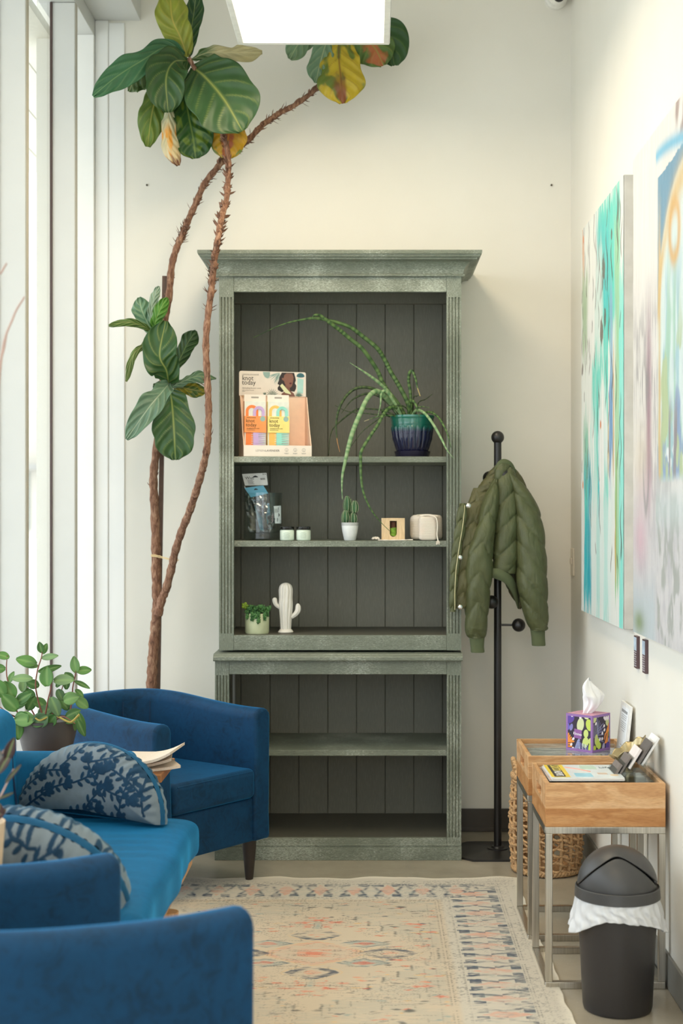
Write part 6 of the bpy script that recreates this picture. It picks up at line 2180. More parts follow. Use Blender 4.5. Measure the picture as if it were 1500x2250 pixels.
# --- magazines on the front table
MAGS = [((214, 206, 196), 'lowest'), ((170, 140, 128), 'second'), ((226, 222, 216), 'third'), ((196, 170, 150), 'fourth'), ((230, 228, 222), 'fifth')]
zz = ZT + 0.0005
for i, (c_, nm) in enumerate(MAGS):
    y1_ = 4.135 - i * 0.018
    h_ = 0.0036
    M_ = Matrix.Translation((0.585 + 0.003 * (i % 3), y1_ - 0.105, zz)) @ Matrix.Rotation(0.012 * ((i * 7) % 5 - 2), 4, 'Z')
    t = thing('magazine', '%s magazine from the bottom of the fanned stack on the front tray table' % nm if i else 'bottom magazine of the fanned stack on the front tray table', 'magazine', (0.585, y1_ - 0.1, zz), 0, 'magazines on the front tray table')
    MB().box(-0.098, 0.098, -0.105 + (0.02 if i < 1 else 0), 0.105, 0.0004, h_ - 0.0006, M=M_).build('pages', plain('page_white', (232, 230, 224), 0.8, var=0.05, scale=500), t)
    ncol = [(206, 170, 160), (176, 150, 170), (214, 196, 120), (190, 120, 120), (150, 170, 150), (220, 210, 200), (120, 100, 96)]
    m = MB().box(-0.0985, 0.0985, -0.1055 + (0.02 if i < 1 else 0), 0.1055, h_ - 0.0006, h_, M=M_)
    m.build('cover', plain('cover_%d' % i, c_, 0.3, var=0.2, scale=30), t)
    m = MB()
    for q in range(7): m.box(-0.09 + q * 0.026, -0.09 + q * 0.026 + 0.02, 0.07, 0.104, h_, h_ + 0.0002, M=M_ @ Matrix.Translation((0, 0, 0)))
    m.build('cover_print', plain('cover_print_%d' % i, ncol[i], 0.3, var=0.35, scale=60), t)
    zz += h_ + 0.0004
h_ = 0.0042
yc = 3.955
M_ = Matrix.Translation((0.588, yc, zz))
t = thing('magazine', 'top magazine with a yellow and black banner on the front tray table', 'magazine', (0.588, yc, zz), 0, 'magazines on the front tray table')
MB().box(-0.098, 0.098, -0.103, 0.10, 0.0003, h_ - 0.0006, M=M_).build('pages', plain('page_white', (232, 230, 224), 0.8), t)
cv = MB().box(-0.0985, 0.0985, -0.1035, 0.1005, h_ - 0.0006, h_, M=M_).build('cover', plain('pale_cover', (222, 230, 230), 0.25, var=0.03), t)
hz_ = h_


def mk(x0, x1, y0, y1, nm, c_, dz):
    MB().box(x0, x1, y0, y1, h_, h_ + dz, M=M_).build(nm, plain(nm + '_ink', c_, 0.3, var=0.1, scale=60), cv)


mk(-0.097, -0.045, -0.090, 0.098, 'yellow_band', (238, 206, 64), 0.0002)
mk(-0.088, -0.057, -0.084, 0.094, 'black_band', (52, 44, 38), 0.0004)
m = MB().text('SOCO', 0.034, M_ @ Matrix.Translation((-0.081, 0.085, h_ + 0.0005)) @ Matrix.Rotation(-PI / 2, 4, 'Z'), sx=0.85)
m.build('lettering', plain('banner_yellow', (244, 220, 110), 0.4), cv)
m = MB().text('NEWS', 0.030, M_ @ Matrix.Translation((-0.081, 0.0, h_ + 0.0005)) @ Matrix.Rotation(-PI / 2, 4, 'Z'), sx=0.85)
m.build('lettering', plain('banner_white', (240, 236, 230), 0.4), cv)
mk(-0.030, 0.018, -0.085, -0.03, 'blue_patch', (150, 206, 226), 0.0003)
mk(0.0, 0.045, 0.03, 0.09, 'green_patch', (190, 214, 196), 0.0002)
m = MB().tube([M_ @ Vector(p) for p in ((-0.042, 0.06, h_ + 0.0004), (-0.01, 0.03, h_ + 0.0004), (0.02, -0.01, h_ + 0.0004))], 0.0016, 6)
m.build('oar_mark', plain('coral_ink', (222, 150, 130), 0.4), cv)
mk(0.035, 0.062, -0.05, -0.025, 'tan_patch', (214, 190, 168), 0.0003)
MB().text('Lifes', 0.03, M_ @ Matrix.Translation((0.052, 0.045, h_ + 0.0005)), sx=0.8).build('lettering', plain('grey_script', (110, 124, 128), 0.4), cv)
m = MB().lathe([(0.012, 0), (0.012, 0.0003)], n=24, M=M_ @ Matrix.Translation((0.078, -0.06, h_)))
m.build('round_patch', plain('peach_ink', (226, 200, 160), 0.4), cv)

# --- clear tiered card holder
M_ACR = glass_mat('clear_acrylic', (0.90, 0.92, 0.92))
ch_ = thing('card_holder', 'clear acrylic tiered card holder on the front tray table', 'card holder', (0.72, 3.95, ZT))
m = MB()
m.box(0.66, 0.77, 3.90, 4.01, ZT + 0.0004, ZT + 0.003)
tiers = [(0.667, 0.004), (0.690, 0.020), (0.714, 0.036), (0.742, 0.05)]
LEAN = math.radians(32)
for x_, z_ in tiers:
    b = Matrix.Translation((x_, 3.955, ZT + z_)) @ Matrix.Rotation(LEAN, 4, 'Y')
    m.box(-0.012, -0.010, -0.05, 0.05, 0.0, 0.034, M=b).box(0.008, 0.010, -0.05, 0.05, 0.0, 0.05, M=b).box(-0.012, 0.010, -0.05, 0.05, -0.002, 0.0, M=b)
for y in (3.9, 4.008): m.prism([(0.66, ZT + 0.003), (0.775, ZT + 0.003), (0.775, ZT + 0.06), (0.745, ZT + 0.055)], 'y', y, y + 0.002)
m.build('body', M_ACR, ch_, bevel=0.0006)
CARDS = [((126, 116, 110), 0.05, 'grey business cards in the lowest tier of the clear holder'), ((122, 112, 106), 0.056, 'taupe business cards in the second tier of the clear holder'),
         ((236, 226, 222), 0.062, 'white business cards in the third tier of the clear holder'), ((104, 98, 94), 0.07, 'dark grey business cards in the tier below the white leaflets'), ]
for i, ((c_, h_, lab), (x_, z_)) in enumerate(zip(CARDS, tiers)):
    b = Matrix.Translation((x_ - (0.003 if i == 3 else 0), 3.955 - (0.012 if i == 3 else 0), ZT + z_ + 0.0006)) @ Matrix.Rotation(LEAN, 4, 'Y')
    o = MB().box(-0.0095, -0.002 - 0.002 * (i % 2), -0.044, 0.040, 0.0, h_, M=b).build('business_cards', plain('card_stock_%d' % i, c_, 0.5), None)
    tag(o, lab, 'cards', 'cards in the clear holder')
b = Matrix.Translation((0.742, 3.955, ZT + 0.051)) @ Matrix.Rotation(LEAN, 4, 'Y')
o = MB().box(0.0, 0.006, -0.046, 0.046, 0.0, 0.088, M=b).build('business_cards', plain('leaflet_white', (238, 238, 236), 0.5), None)
tag(o, 'tall white leaflets at the back of the clear holder, against the wall', 'cards', 'cards in the clear holder')

# --- brass leaf dish leaning behind the holder
bd2_ = thing('leaf_dish', 'crumpled gold leaf-shaped dish behind the clear card holder', 'dish', (0.735, 4.085, ZT))
nu, nv = 60, 26
dc = P3(1384, 1657, 4.085)


def dish(u, v):
    a = 2 * PI * u
    lob = 1 + 0.05 * np.sin(a * 5) + 0.03 * np.sin(a * 11 + 1)
    r_ = v * lob
    x = 0.058 * r_ * np.cos(a)
    y = 0.048 * r_ * np.sin(a)
    z = 0.036 * v ** 2.2 * (1 + 0.10 * np.sin(a * 9 + 0.6) * v)
    # tip up towards the wall, open side to the room
    t = 0.5
    return dc.x + x * math.cos(t) - z * 0.2, 4.085 + y, ZT + 0.012 + z + (x + 0.05) * math.sin(t) + 0.0 * u


me = grid(dish, nu, nv)
gobj('bowl', me, plain('champagne_metal', (176, 160, 122), 0.32, 0.85, var=0.12, scale=60), bd2_, smooth=180, solid=0.0015)
MB().lathe([(0.012, ZT + 0.0004), (0.010, ZT + 0.006), (0.014, ZT + 0.034)], (dc.x - 0.002, 4.085), 24).build('foot', plain('champagne_metal', (176, 160, 122), 0.32, 0.85), bd2_, smooth=40)

# --- patterned tissue box
TBY = 4.400
cx_ = PX(1297, TBY)
side = 0.0985
cen = Vector((cx_ + 0.003, TBY + side * 0.707, ZT))
tbx = thing('tissue_box', 'purple leaf-patterned cube tissue box on the rear tray table', 'tissue box', cen, math.radians(47), local=True)
hB = PZ(1573, TBY) - ZT
hs = side / 2


def tissue_pattern(U, V, sd):
    rng_ = random.Random(sd)
    c = np.zeros(U.shape + (3,)) + linA((58, 48, 62))

    def el(cx, cy, a, rx_, ry_, colr):
        nonlocal c
        dx, dy = U - cx, V - cy
        d = np.sqrt(((dx * math.cos(a) + dy * math.sin(a)) / rx_) ** 2 + ((-dx * math.sin(a) + dy * math.cos(a)) / ry_) ** 2)
        k_ = sst(1.06, 0.94, d)[..., None]
        c = c * (1 - k_) + linA(colr) * k_

    def st(x0, y0, x1, y1, w_, colr):
        nonlocal c
        px_, py_ = U - x0, V - y0
        bx_, by_ = x1 - x0, y1 - y0
        h = np.clip((px_ * bx_ + py_ * by_) / (bx_ * bx_ + by_ * by_), 0, 1)
        d = np.hypot(px_ - bx_ * h, py_ - by_ * h) / w_
        k_ = sst(1.1, 0.9, d)[..., None]
        c = c * (1 - k_) + linA(colr) * k_
    P, Lv, Li, Ye, Or, Wh = (98, 72, 160), (136, 132, 190), (206, 218, 130), (196, 214, 92), (238, 148, 62), (238, 228, 232)
    if sd == 0:
        el(.12, .85, 0.3, .2, .12, P); el(.05, .64, .4, .09, .1, (112, 100, 190)); el(.2, .63, 1.2, .1, .06, Lv)
        el(.55, .72, 1.3, .19, .13, (214, 220, 168)); el(.88, .74, 1.9, .16, .12, Ye); el(.76, .5, 1.4, .11, .09, Li); el(.74, .26, 1.2, .15, .11, Li); el(.78, .97, 0, .1, .08, (214, 220, 168)); el(.95, .32, .4, .12, .08, Li); el(.93, .12, 1.4, .18, .08, Ye)
        for i in range(6): st(.02, .12 + .02 * i, .05 + .05 * i, .5 - .05 * i, .022, Or)
        for i in range(3): st(.02, .2 - .05 * i, .22, .27 - .08 * i, .02, Or)
        for i in range(6):
            st(.34 + .02 * i, .08 + .04 * i, .52, .1 + .05 * i, .017, (150, 156, 200)); st(.52 + .06 * i, .02, .50 + .06 * i, .24 - .01 * i, .014, (120, 120, 180) if i % 2 else (196, 204, 226))
        for a_, b_ in ((.24, .95), (.55, .92), (.28, .32), (.2, .16), (.26, .06), (.1, .03)): el(a_, b_, .6, .05, .035, Wh)
    else:
        el(.1, .93, 0, .13, .13, (206, 208, 140)); el(.88, .78, .5, .14, .12, (206, 212, 150)); el(.97, .92, .4, .08, .1, (206, 212, 150))
        for i in range(6):
            st(.28, .62 - .04 * i, .24 + .07 * i, .95 - .06 * i, .012, (110, 110, 160) if i % 2 else (160, 164, 190)); st(.28, .6 - .05 * i, .62, .74 - .1 * i, .013, (126, 124, 160)); st(.06 + .035 * i, .4, .05 + .05 * i, .75, .012, (128, 126, 150))
        for i in range(6): st(.66 + .01 * i, .3 + .03 * i, .92, .72 - .04 * i, .016, Or); st(.7 + .03 * i, .2, .86, .5 + .02 * i, .016, Or)
        for i in range(9): el(.66 + .035 * i, .9 - .03 * (i % 3), .5, .045, .03, Wh)
        el(.22, .34, 1.4, .14, .09, (196, 204, 130)); el(.3, .24, 1.2, .13, .1, Ye); el(.38, .16, .4, .1, .09, Ye); el(.12, .1, 1.3, .09, .08, (190, 204, 66)); el(.35, .02, 0, .11, .05, Li)
        el(.62, .1, 1.2, .12, .07, (176, 168, 200)); el(.84, .1, 1.3, .12, .09, P); el(.93, .28, 1.2, .07, .05, (176, 168, 190)); el(.96, .5, 1.4, .16, .05, Ye)
        for a_, b_ in ((.2, .77), (.34, .97), (.66, .67), (.68, .56), (.55, .33), (.42, .33), (.56, .48)): el(a_, b_, .5, .05, .04, Wh)
    b = np.minimum(np.minimum(U, 1 - U), np.minimum(V, 1 - V))
    k_ = sst(.075, .06, b)[..., None]
    c = c * (1 - k_) + linA((150, 112, 172)) * k_
    return c


M_TIS = attr_mat('printed_card', 0.4, 0.4)
MB().box(-hs + 0.0006, hs - 0.0006, -hs + 0.0006, hs - 0.0006, 0.0006, hB - 0.0006).build('box', plain('purple_card', (150, 112, 172), 0.5), tbx, local=True)
uu, vv = np.meshgrid(np.linspace(0, 1, 150), np.linspace(0, 1, 170), indexing='ij')
for sd, fn in ((0, lambda u, v: (-hs + 0 * u, hs - 2 * hs * u, v * hB)), (1, lambda u, v: (-hs + 2 * hs * u, -hs + 0 * u, v * hB)), (1, lambda u, v: (hs + 0 * u, -hs + 2 * hs * u, v * hB)), (0, lambda u, v: (hs - 2 * hs * u, hs + 0 * u, v * hB))):
    me = grid(fn, 150, 170, tissue_pattern(uu, vv, sd))
    gobj('printed_side', me, M_TIS, tbx, local=True)
MB().box(-hs, hs, -hs, hs, hB - 0.0005, hB).build('lid', plain('pink_print', (206, 150, 170), 0.5, var=0.2, scale=60), tbx, local=True)
FB = lambda y, z: frame((-hs - 0.0005, y, z), (0, -1, 0), (0, 0, 1))
flag = MB().prism([(0, 0), (0.028, -0.003), (0.030, 0.025), (0.002, 0.028)], 'z', 0, 0.0004, M=FB(hs - 0.030, hB * 0.36))
flag.build('logo_patch', plain('logo_purple', (150, 96, 160), 0.5), tbx, local=True)
MB().text('Kleenex', 0.0125, FB(hs - 0.028, hB * 0.445) @ Matrix.Translation((0, 0, 0.0006)) @ Matrix.Rotation(-0.08, 4, 'Z'), sx=0.78).build('lettering', plain('logo_white', (245, 243, 245), 0.5), tbx, local=True)
nu, nv = 40, 34


def tissue(u, v):
    a = 2 * PI * u
    w_ = np.interp(v, [0, 0.15, 0.5, 0.75, 1], [0.020, 0.029, 0.042, 0.031, 0.004])
    r_ = w_ * (1 + 0.22 * np.sin(a * 3 + v * 5) + 0.10 * np.sin(a * 7 - v * 6))
    lean = 0.012 * v ** 1.5 + 0.010 * np.sin(v * 5)
    return r_ * np.cos(a) * 1.0 + lean, r_ * np.sin(a) * 0.55 - lean, hB + v * 0.105 + 0.006 * np.sin(a * 2 + 1) * v


me = grid(tissue, 64, 40)
k = NT('soft_tissue')
k.set(Base_Color=(0.9, 0.9, 0.9), Roughness=0.9)
gobj('tissue', me, k.m, tbx, smooth=180, local=True)

# --- framed notice leaning on the wall
yA, yB_ = 4.50, 4.335
nt = thing('notice_frame', 'small white framed notice leaning on the wall behind the card holder', 'sign', (0.79, 4.42, ZT))
zA = PZ(1538, yA)
ln = Matrix.Translation((0.781, 0, ZT + 0.0005)) @ Matrix.Rotation(math.radians(6), 4, 'Y')
Hn = (zA - ZT)
MB().box(-0.006, 0.001, yB_, yA, 0, Hn, M=ln).build('frame', plain('white_frame', (240, 240, 236), 0.3), nt, bevel=0.001)
MB().box(-0.0064, -0.006, yB_ + 0.028, yA - 0.028, 0.008, Hn - 0.012, M=ln).build('paper', plain('notice_paper', (236, 240, 242), 0.6), nt)
m = MB()
fr = ln @ frame((-0.0068, yA - 0.035, Hn - 0.03), (0, -1, 0), (0, 0, 1))
m.box(0, 0.094, 0, 0.0085, 0, 0.0002, M=fr)
for i in range(3): m.box(0.006, 0.094 - 0.004 * i, -0.008 - i * 0.006, -0.0068 - i * 0.006, 0, 0.0002, M=fr)
for i in range(4): m.box(0.006, 0.094 - 0.003 * i, -0.030 - i * 0.006, -0.0288 - i * 0.006, 0, 0.0002, M=fr)
for z_ in (-0.056, -0.1): m.box(0.026, 0.074, z_, z_ + 0.0012, 0, 0.0002, M=fr)
for i in range(2): m.box(0.014, 0.09, -0.110 - i * 0.008, -0.109 - i * 0.008, 0, 0.0002, M=fr)
m.build('print', plain('soft_grey_print', (150, 152, 152), 0.7), nt)

# ------------------------------------------------------------------ woven basket
BX, BY, BR = PX(1200, 5.115), 5.115, 0.125
bk = thing('woven_basket', 'round seagrass basket behind the tray tables, near the coat rack', 'basket', (BX, BY, 0))


def grass(name, c):
    k = NT(name)
    v = k.coords()
    n = k.noise(v, 120, 3, 0.7)
    k.set(Base_Color=k.ramp(n, [(0.25, lin([x * 0.66 for x in c])), (0.5, lin(c)), (0.8, lin([min(255, x * 1.14) for x in c]))]), Roughness=0.8)
    k.bump(n, 0.7, 0.004)
    return k.m


M_SG = grass('seagrass', (204, 164, 118))
rng = random.Random(3)
NS = 20
m = MB()
for i in range(NS):                                                     # upright stakes
    a = 2 * PI * i / NS
    pts = []
    for t in np.linspace(0, 1, 12):
        r_ = BR * (0.93 + 0.08 * math.sin(PI * min(1, t * 1.05)))
        pts.append((BX + r_ * math.cos(a), BY + r_ * math.sin(a), 0.012 + t * 0.335))
    m.tube(pts, 0.006, 7)
m.build('stakes', M_SG, bk, smooth=60)
m = MB()
rows = 12
for j in range(rows):
    z0 = 0.024 + j * 0.0272
    t = (z0 - 0.012) / 0.335
    r0 = BR * (0.93 + 0.08 * math.sin(PI * min(1, t * 1.05)))
    for half in (0, 1):                                                 # two strands crossing between stakes
        pts = []
        n = NS * 6
        for i in range(n):
            a = 2 * PI * i / n
            ph = a * NS / 2 + PI * half + (j % 2) * PI / 2
            pts.append((BX + (r0 + 0.0075 * math.sin(ph)) * math.cos(a), BY + (r0 + 0.0075 * math.sin(ph)) * math.sin(a), z0 + 0.0062 * math.cos(ph * 1.0 + half) + 0.003 * math.sin(a * 5 + j * 2) + (0.0055 if half else -0.0055)))
        m.tube(pts, [0.0044 + 0.0012 * math.sin(i * 1.9 + j) for i in range(n)], 7, closed=True)
m.build('weave', M_SG, bk, smooth=60)
m = MB()
for z0, rr_ in ((0.342, 0.008), (0.013, 0.008)):
    for k_ in range(3):
        r0 = BR * (0.945 if z0 > 0.1 else 0.93)
        pts = []
        n = 150
        for i in range(n):
            a = 2 * PI * i / n
            ph = a * 19 + k_ * 2 * PI / 3
            pts.append((BX + (r0 + 0.007 * math.cos(ph)) * math.cos(a), BY + (r0 + 0.007 * math.cos(ph)) * math.sin(a), z0 + 0.0065 * math.sin(ph)))
        m.tube(pts, rr_ * 0.75, 7, closed=True)
m.build('rim', M_SG, bk, smooth=60)
for s in (-1, 1):
    m = MB()
    for k_ in range(2):
        pts = []
        for i in range(50):
            t = i / 49
            a = (PI if s < 0 else 0) + (t - 0.5) * 0.85
            ph = t * 40 + k_ * PI
            z = 0.338 + 0.062 * math.sin(PI * t) ** 0.6
            r0 = BR * 0.95 + 0.004 * math.cos(ph)
            pts.append((BX + r0 * math.cos(a), BY + r0 * math.sin(a), z + 0.004 * math.sin(ph)))
        m.tube(pts, 0.006, 7)
    m.build('handle', M_SG, bk, smooth=60)
MB().lathe([(BR * 0.9, 0.006), (BR * 0.9, 0.012)], (BX, BY), 40).build('bottom', M_SG, bk)

# ------------------------------------------------------------------ bin with swing lid
CXB, CYB = PX(1356, 3.687), 3.687
tcn = thing('trash_can', 'black plastic trash can with a swing lid and white bag', 'trash can', (CXB, CYB, 0))
M_BIN = plain('black_bin_plastic', (44, 41, 40), 0.42, var=0.03)
M_LID = plain('charcoal_lid_plastic', (62, 61, 60), 0.42, var=0.03)
MB().lathe([(0.082, 0.0005), (0.087, 0.003), (0.0895, 0.012), (0.097, 0.16), (0.104, 0.29), (0.100, 0.29), (0.09, 0.1)], (CXB, CYB), 64, caps=False).build('body', M_BIN, tcn, smooth=40)
MB().lathe([(0.08, 0.001), (0.08, 0.004)], (CXB, CYB), 48).build('bottom', M_BIN, tcn)
z0 = 0.290
MB().lathe([(0.1075, z0), (0.1105, z0 + 0.002), (0.1085, z0 + 0.028), (0.1065, z0 + 0.030), (0.1035, z0 + 0.0265), (0.100, z0 + 0.0262), (0.100, z0)], (CXB, CYB), 80, caps=False).build('lid_rim', M_LID, tcn, smooth=40)
zr_, Rd, Hd = z0 + 0.026, 0.1005, 0.102


def el_b(a):
    """height (0..1 of the dome's quarter arc) of the cut line round the dome; two humps face the room and the wall"""
    d = abs((a + PI / 2 + 0.12 + PI) % (2 * PI) - PI)
    d = min(d, PI - d)
    t = min(1, d / (PI / 2))
    return 0.60 * (0.5 + 0.5 * math.cos(PI * min(1, t * 1.05))) ** 0.85 + 0.03


nA, nE = 160, 30
v, f = [], []
for i in range(nA):
    a = 2 * PI * i / nA
    eb = el_b(a)
    for j in range(nE + 1):
        e = eb * j / nE * PI / 2
        v.append((CXB + (Rd - 0.002) * math.cos(e) * math.cos(a), CYB + (Rd - 0.002) * math.cos(e) * math.sin(a), zr_ + (Hd - 0.002) * math.sin(e)))
for i in range(nA):
    for j in range(nE):
        i2 = (i + 1) % nA
        f.append((i * (nE + 1) + j, i2 * (nE + 1) + j, i2 * (nE + 1) + j + 1, i * (nE + 1) + j + 1))
MB().add(v, f).build('lid', M_LID, tcn, smooth=50, solid=0.003)
v, f = [], []
tilt = Matrix.Translation((CXB, CYB, zr_)) @ Matrix.Rotation(math.radians(-2.5), 4, 'Y') @ Matrix.Translation((-CXB, -CYB, -zr_))
for i in range(nA):
    a = 2 * PI * i / nA
    eb = el_b(a) + 0.022
    for j in range(nE + 1):
        e = (eb + (1 - eb) * j / nE) * PI / 2
        v.append(tilt @ Vector((CXB + (Rd + 0.0015) * math.cos(e) * math.cos(a), CYB + (Rd + 0.0015) * math.cos(e) * math.sin(a), zr_ + 0.002 + Hd * math.sin(e))))
for i in range(nA):
    for j in range(nE):
        i2 = (i + 1) % nA
        f.append((i * (nE + 1) + j, i2 * (nE + 1) + j, i2 * (nE + 1) + j + 1, i * (nE + 1) + j + 1))
MB().add(v, f).build('swing_flap', M_LID, tcn, smooth=50, solid=0.003)
# white bag folded over the rim, hem rising in front and dropping at both sides
nA, nE = 200, 26


def bag(u, v):
    a = 2 * PI * u
    front = np.cos(a + PI / 2)
    hem = 0.052 + 0.018 * np.clip(-front, 0, 1) + 0.046 * np.clip(np.cos(a - 0.15), 0, 1) ** 3 + 0.040 * np.clip(np.cos(a - PI - 0.1), 0, 1) ** 5 - 0.010 * np.exp(-((a - 4.45) / 0.5) ** 2)
    z = z0 + 0.003 - v * hem
    cr_ = 0.0028 * np.sin(a * 15 + 3 * np.sin(v * 5)) + 0.0022 * np.sin(a * 29 - v * 6) + 0.002 * (fbm(u * 40, v * 6, 3) - 0.5)
    r_ = 0.1055 + v * (0.004 + 0.016 * np.clip(np.abs(np.cos(a)), 0, 1) ** 6) + cr_ * (0.35 + v)
    return CXB + r_ * np.cos(a), CYB + r_ * np.sin(a), z


me = grid(bag, nA, nE)
k = NT('white_bin_bag')
tl = k.n('ShaderNodeBsdfTranslucent')
tl.inputs['Color'].default_value = (0.9, 0.9, 0.9, 1)
k.set(Base_Color=(0.84, 0.85, 0.86), Roughness=0.35)
mx = k.n('ShaderNodeMixShader')
mx.inputs[0].default_value = 0.3
k.l(k.b.outputs[0], mx.inputs[1]); k.l(tl.outputs[0], mx.inputs[2]); k.l(mx.outputs[0], k.out.inputs['Surface'])
gobj('bag', me, k.m, tcn, smooth=180, solid=0.0008)


# ------------------------------------------------------------------ paintings on the right wall
def painting_one(U, V):
    """turquoise drip painting; U 0 = far end, 1 = near end, V 0 = bottom"""
    Uw = U + 0.018 * (fbm(U * 5, V * 9, 2) - 0.5)
    c = np.zeros(U.shape + (3,)) + linA((236, 238, 230))
    fine = fbm(U * 120, V * 6, 3, 3)

    def st(u0, w_, v0, v1, colr, a=1.0, soft_=0.5, tilt=0.0):
        soft_ *= 0.6
        nonlocal c
        w2_ = w_ * (0.7 + 0.6 * fbm(V * 7 + u0 * 50, V * 0 + 1, int(u0 * 97)))
        k_ = sst(w2_, w2_ * (1 - soft_), np.abs(Uw - u0 - tilt * (V - 0.5))) * sst(v0 - 0.02, v0 + 0.02, V + 0.22 * (fine - 0.5)) * sst(v1 + 0.02, v1 - 0.02, V + 0.22 * (fine - 0.5)) * a * (0.45 + 1.0 * fine)
        k_ = np.clip(k_, 0, 1)[..., None]
        c = c * (1 - k_) + linA(colr) * k_
    TQ, TD, TP = (92, 214, 196), (30, 186, 196), (168, 232, 220)
    st(.68, .27, .66, 1.02, TQ, 1.0, .3); st(.55, .2, .72, .97, TD, .5, .5); st(.45, .12, .6, .8, TQ, .9)
    st(.62, .06, .0, .72, TQ, .9); st(.40, .13, .44, .66, TQ, .85); st(.33, .1, .30, .52, TP, .8)
    st(.17, .1, .0, .40, TD, 1.1, .4); st(.13, .05, .25, .5, TQ, .9); st(.23, .05, .02, .36, (16, 168, 186), 1.0)
    st(.44, .05, .0, .55, TQ, .95, .6); st(.46, .025, .2, .48, TD, 1.0); st(.5, .3, .02, .3, (222, 238, 232), .7)
    st(.10, .10, .68, .86, (154, 186, 140), .9); st(.12, .07, .38, .52, (150, 200, 170), .7); st(.05, .035, .86, 1.0, (222, 164, 120), .8, .7)
    st(.74, .035, .36, .80, (140, 180, 206), .9); st(.73, .045, .36, .56, (112, 156, 202), 1.0, .4); st(.67, .015, .36, .5, (204, 170, 104), .9); st(.79, .018, .34, .6, (204, 166, 100), .9)
    st(.87, .06, .1, .92, (160, 208, 164), .9, .4); st(.85, .02, .1, .4, (150, 190, 120), .8); st(.96, .06, .0, .78, (136, 228, 214), .9, .5)
    st(.83, .012, .16, .27, (198, 168, 100), .9); st(.35, .2, .66, .9, (238, 238, 232), .8); st(.55, .12, .35, .55, (240, 240, 236), .8); st(.3, .05, .36, .5, (240, 242, 236), .9)
    rng_ = random.Random(6)
    for _ in range(90):                                                 # scratched dark lines
        u0, v0, L = rng_.uniform(.02, .95), rng_.uniform(.1, .95), rng_.uniform(.03, .16)
        if v0 < .5 and rng_.random() < .5: continue
        sl = rng_.uniform(-.5, .5)
        uu_ = u0 + sl * (V - v0) * .6 + 0.012 * np.sin(V * 60 + u0 * 30)
        k_ = np.clip(soft(U, uu_, .006) * sst(v0 + L, v0 + L * .7, V) * sst(v0, v0 + L * .2, V) * 1.1, 0, 1)[..., None] * .85
        c = c * (1 - k_) + linA((82, 66, 58)) * k_
    for u0, v0, r_ in ((.57, .84, .05), (.52, .69, .05), (.6, .72, .035), (.03, .63, .03), (.75, .9, .02)):
        d = np.hypot((U - u0) / r_, (V - v0) / (r_ * .9)) + .9 * (fbm(U * 40, V * 60, 8) - .5)
        k_ = sst(.8, .5, d)[..., None] * .85
        c = c * (1 - k_) + linA((104, 84, 72)) * k_
    for u0, v0 in ((.5, .47), (.04, .33), (.06, .97)):
        k_ = sst(1, .5, np.hypot((U - u0) / .018, (V - v0) / .014))[..., None]
        c = c * (1 - k_) + linA((224, 130, 70)) * k_
    return c * (0.79 + 0.16 * fine[..., None])


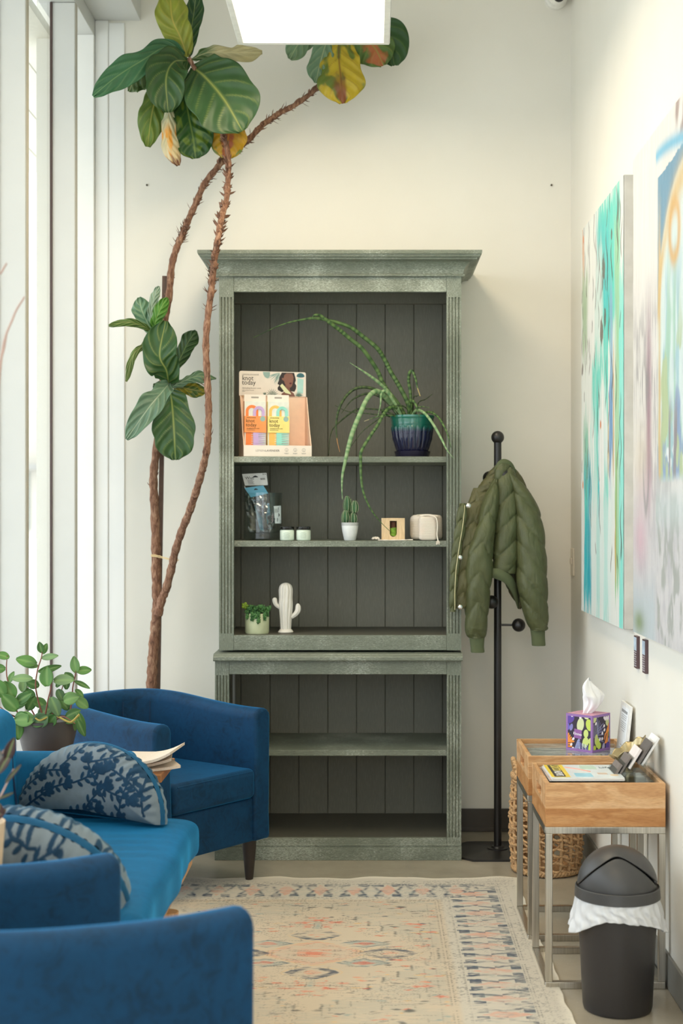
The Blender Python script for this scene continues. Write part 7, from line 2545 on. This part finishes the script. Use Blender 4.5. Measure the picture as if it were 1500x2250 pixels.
def painting_two(U, V):
    """white and lavender margin, then a gold arch round blue-green brushwork"""
    c = np.zeros(U.shape + (3,)) + linA((238, 234, 228))
    n = fbm(U * 9, V * 14, 31)
    fine = fbm(U * 90, V * 12, 33, 3)
    blot = fbm(U * 14, V * 7, 35, 4)

    def put(k_, colr):
        nonlocal c
        k_ = np.clip(k_, 0, 1)[..., None]
        c = c * (1 - k_) + linA(colr) * k_
    put(sst(.5, .72, fine * .6 + n * .5) * .7 * sst(.75, .6, V), (172, 168, 168))
    put(sst(.36, .2, V) * .5, (206, 204, 210)); put(sst(.16, .05, V) * .8 * sst(.32, .25, U), (200, 212, 216))
    put(soft(U, .205, .035) * sst(.2, .35, V) * sst(.75, .5, V) * .95, (170, 132, 146)); put(soft(U, .10, .08) * soft(V, .2, .06) * .9, (222, 188, 198)); put(soft(U, .14, .1) * soft(V, .3, .05) * .6, (214, 190, 204))
    put(soft(U, .1, .1) * soft(V, .36, .08) * .5, (232, 216, 190)); put(soft(U, .14, .1) * soft(V, .52, .06) * sst(.4, .6, fine), (150, 146, 146)); put(soft(U, .08, .07) * soft(V, .025, .025), (150, 166, 130))
    ring_ = np.hypot((U - .17) / .035, (V - .36) / .1)
    put(soft(ring_, 1, .18) * sst(.4, .3, V) * .7, (150, 150, 148))
    rgt = sst(.285, .30, U)
    cu = .64
    dx = (U - cu) / .335
    arch_top = .60 + .29 * np.sqrt(np.clip(1 - dx ** 2, 0, 1))
    ins = sst(.305, .325, U) * sst(.98, .955, U) * sst(.305, .33, V) * (V < .89 + .03 * n)
    put(ins * (V > arch_top - .01), (112, 158, 184))
    inside = ins * sst(arch_top + .005, arch_top - .01, V)
    put(inside, (222, 236, 234))
    strk = fbm(U * 26, V * 5, 37, 4)
    put(inside * sst(.45, .62, strk) * sst(.78, .62, V), (172, 206, 214)); put(inside * sst(.52, .66, fbm(U * 30, V * 6, 41, 3)) * sst(.8, .6, V), (176, 212, 194)); put(inside * sst(.5, .62, fbm(U * 24, V * 9, 43, 3)) * sst(.56, .44, V), (150, 172, 202))
    put(inside * sst(.56, .66, fbm(U * 22, V * 30, 45, 3)) * sst(.46, .36, V), (236, 240, 240)); put(inside * sst(.60, .68, fbm(U * 18, V * 8, 47, 3)) * sst(.7, .5, V), (190, 206, 164)); put(inside * sst(.62, .7, fbm(U * 40, V * 5, 49, 3)) * sst(.5, .4, V), (158, 152, 156))
    gold = soft(np.abs(V - arch_top + .03), 0, .035) * (V > .58) * sst(.30, .33, U) * (V < .93) + soft(U, .335, .016) * sst(.9, .74, V) * ins
    put(gold * (.6 + .5 * n), (222, 192, 138))
    put(soft(np.hypot((U - .5) / .05, (V - .77) / .05), 1, .35) * inside * .9, (222, 176, 110))
    put(sst(.93, .95, V + .04 * (n - .5)) * rgt * sst(.5, .62, blot), (176, 156, 150)); put(soft(V, .915 + .03 * np.sin(U * 5), .014) * rgt * .9, (104, 188, 222))
    put(rgt * sst(.3, .27, V) * sst(.52, .68, fbm(U * 30, V * 16, 51, 4)) * .8, (170, 174, 166)); put(rgt * soft(V, .26, .04) * .5, (214, 228, 228))
    return c * (.76 + .14 * fine[..., None])


M_OIL = attr_mat('oil_paint', 0.42, 0.4, 0.5, 120)
PXF = 0.771


def painting(label, y0, y1, z0, z1, fn, nU, nV, edge_rgb):
    t = thing('painting', label, 'painting', (XW, (y0 + y1) / 2, z0))
    MB().box(PXF + 0.0012, XW - 0.003, y0, y1, z0, z1).build('canvas_edge', plain('canvas_edge_%d' % edge_rgb[0], edge_rgb, 0.8, var=0.1, scale=14), t, bevel=0.002)
    uu, vv = np.meshgrid(np.linspace(0, 1, nU), np.linspace(0, 1, nV), indexing='ij')
    me = grid(lambda u, v: (PXF + 0.0006 - 0.0012 * fbm(u * 60, v * 30, 4, 2), y1 + (y0 - y1) * u, z0 + (z1 - z0) * v), nU, nV, fn(uu, vv))
    gobj('canvas_face', me, M_OIL, t, smooth=180)


painting('turquoise and white drip painting on the right wall, nearest the corner', 4.345, 5.215, 0.928, 2.318, painting_one, 520, 460, (196, 194, 188))
painting('white painting with a gold arch over blue-green strokes', 3.05, 4.185, 0.935, 2.322, painting_two, 420, 420, (222, 220, 214))

for px, ya, yb, lab in ((1398, 1397, 1468, 'small dark wall label farther from the camera, below the paintings'), (1416.5, 1405, 1479, 'small dark wall label nearer the camera, below the arch painting')):
    yy = 0.80 * F_PX / (px - CX)
    za, zb_ = PZ(yb, yy), PZ(ya, yy)
    t = thing('wall_label', lab, 'label', (XW, yy, za), 0, 'artwork labels on the right wall')
    MB().box(XW - 0.010, XW, yy - 0.022, yy + 0.022, za, zb_).build('plaque', plain('plum_plaque', (86, 64, 66), 0.4), t, bevel=0.001)
    MB().box(XW - 0.0106, XW - 0.010, yy - 0.02, yy + 0.021, za + (zb_ - za) * 0.55, zb_ - 0.004).build('picture', plain('pale_print', (190, 206, 220), 0.4, var=0.2, scale=60), t)
    m = MB()
    for i in range(7): m.box(XW - 0.0106, XW - 0.010, yy - 0.018 + 0.004 * (i % 2), yy + 0.019, za + 0.006 + i * 0.0068, za + 0.0098 + i * 0.0068)
    m.build('lettering', plain('grey_lines', (172, 166, 170), 0.5), t)

for o in bpy.data.objects:
    if '_loc' in o.keys(): del o['_loc']
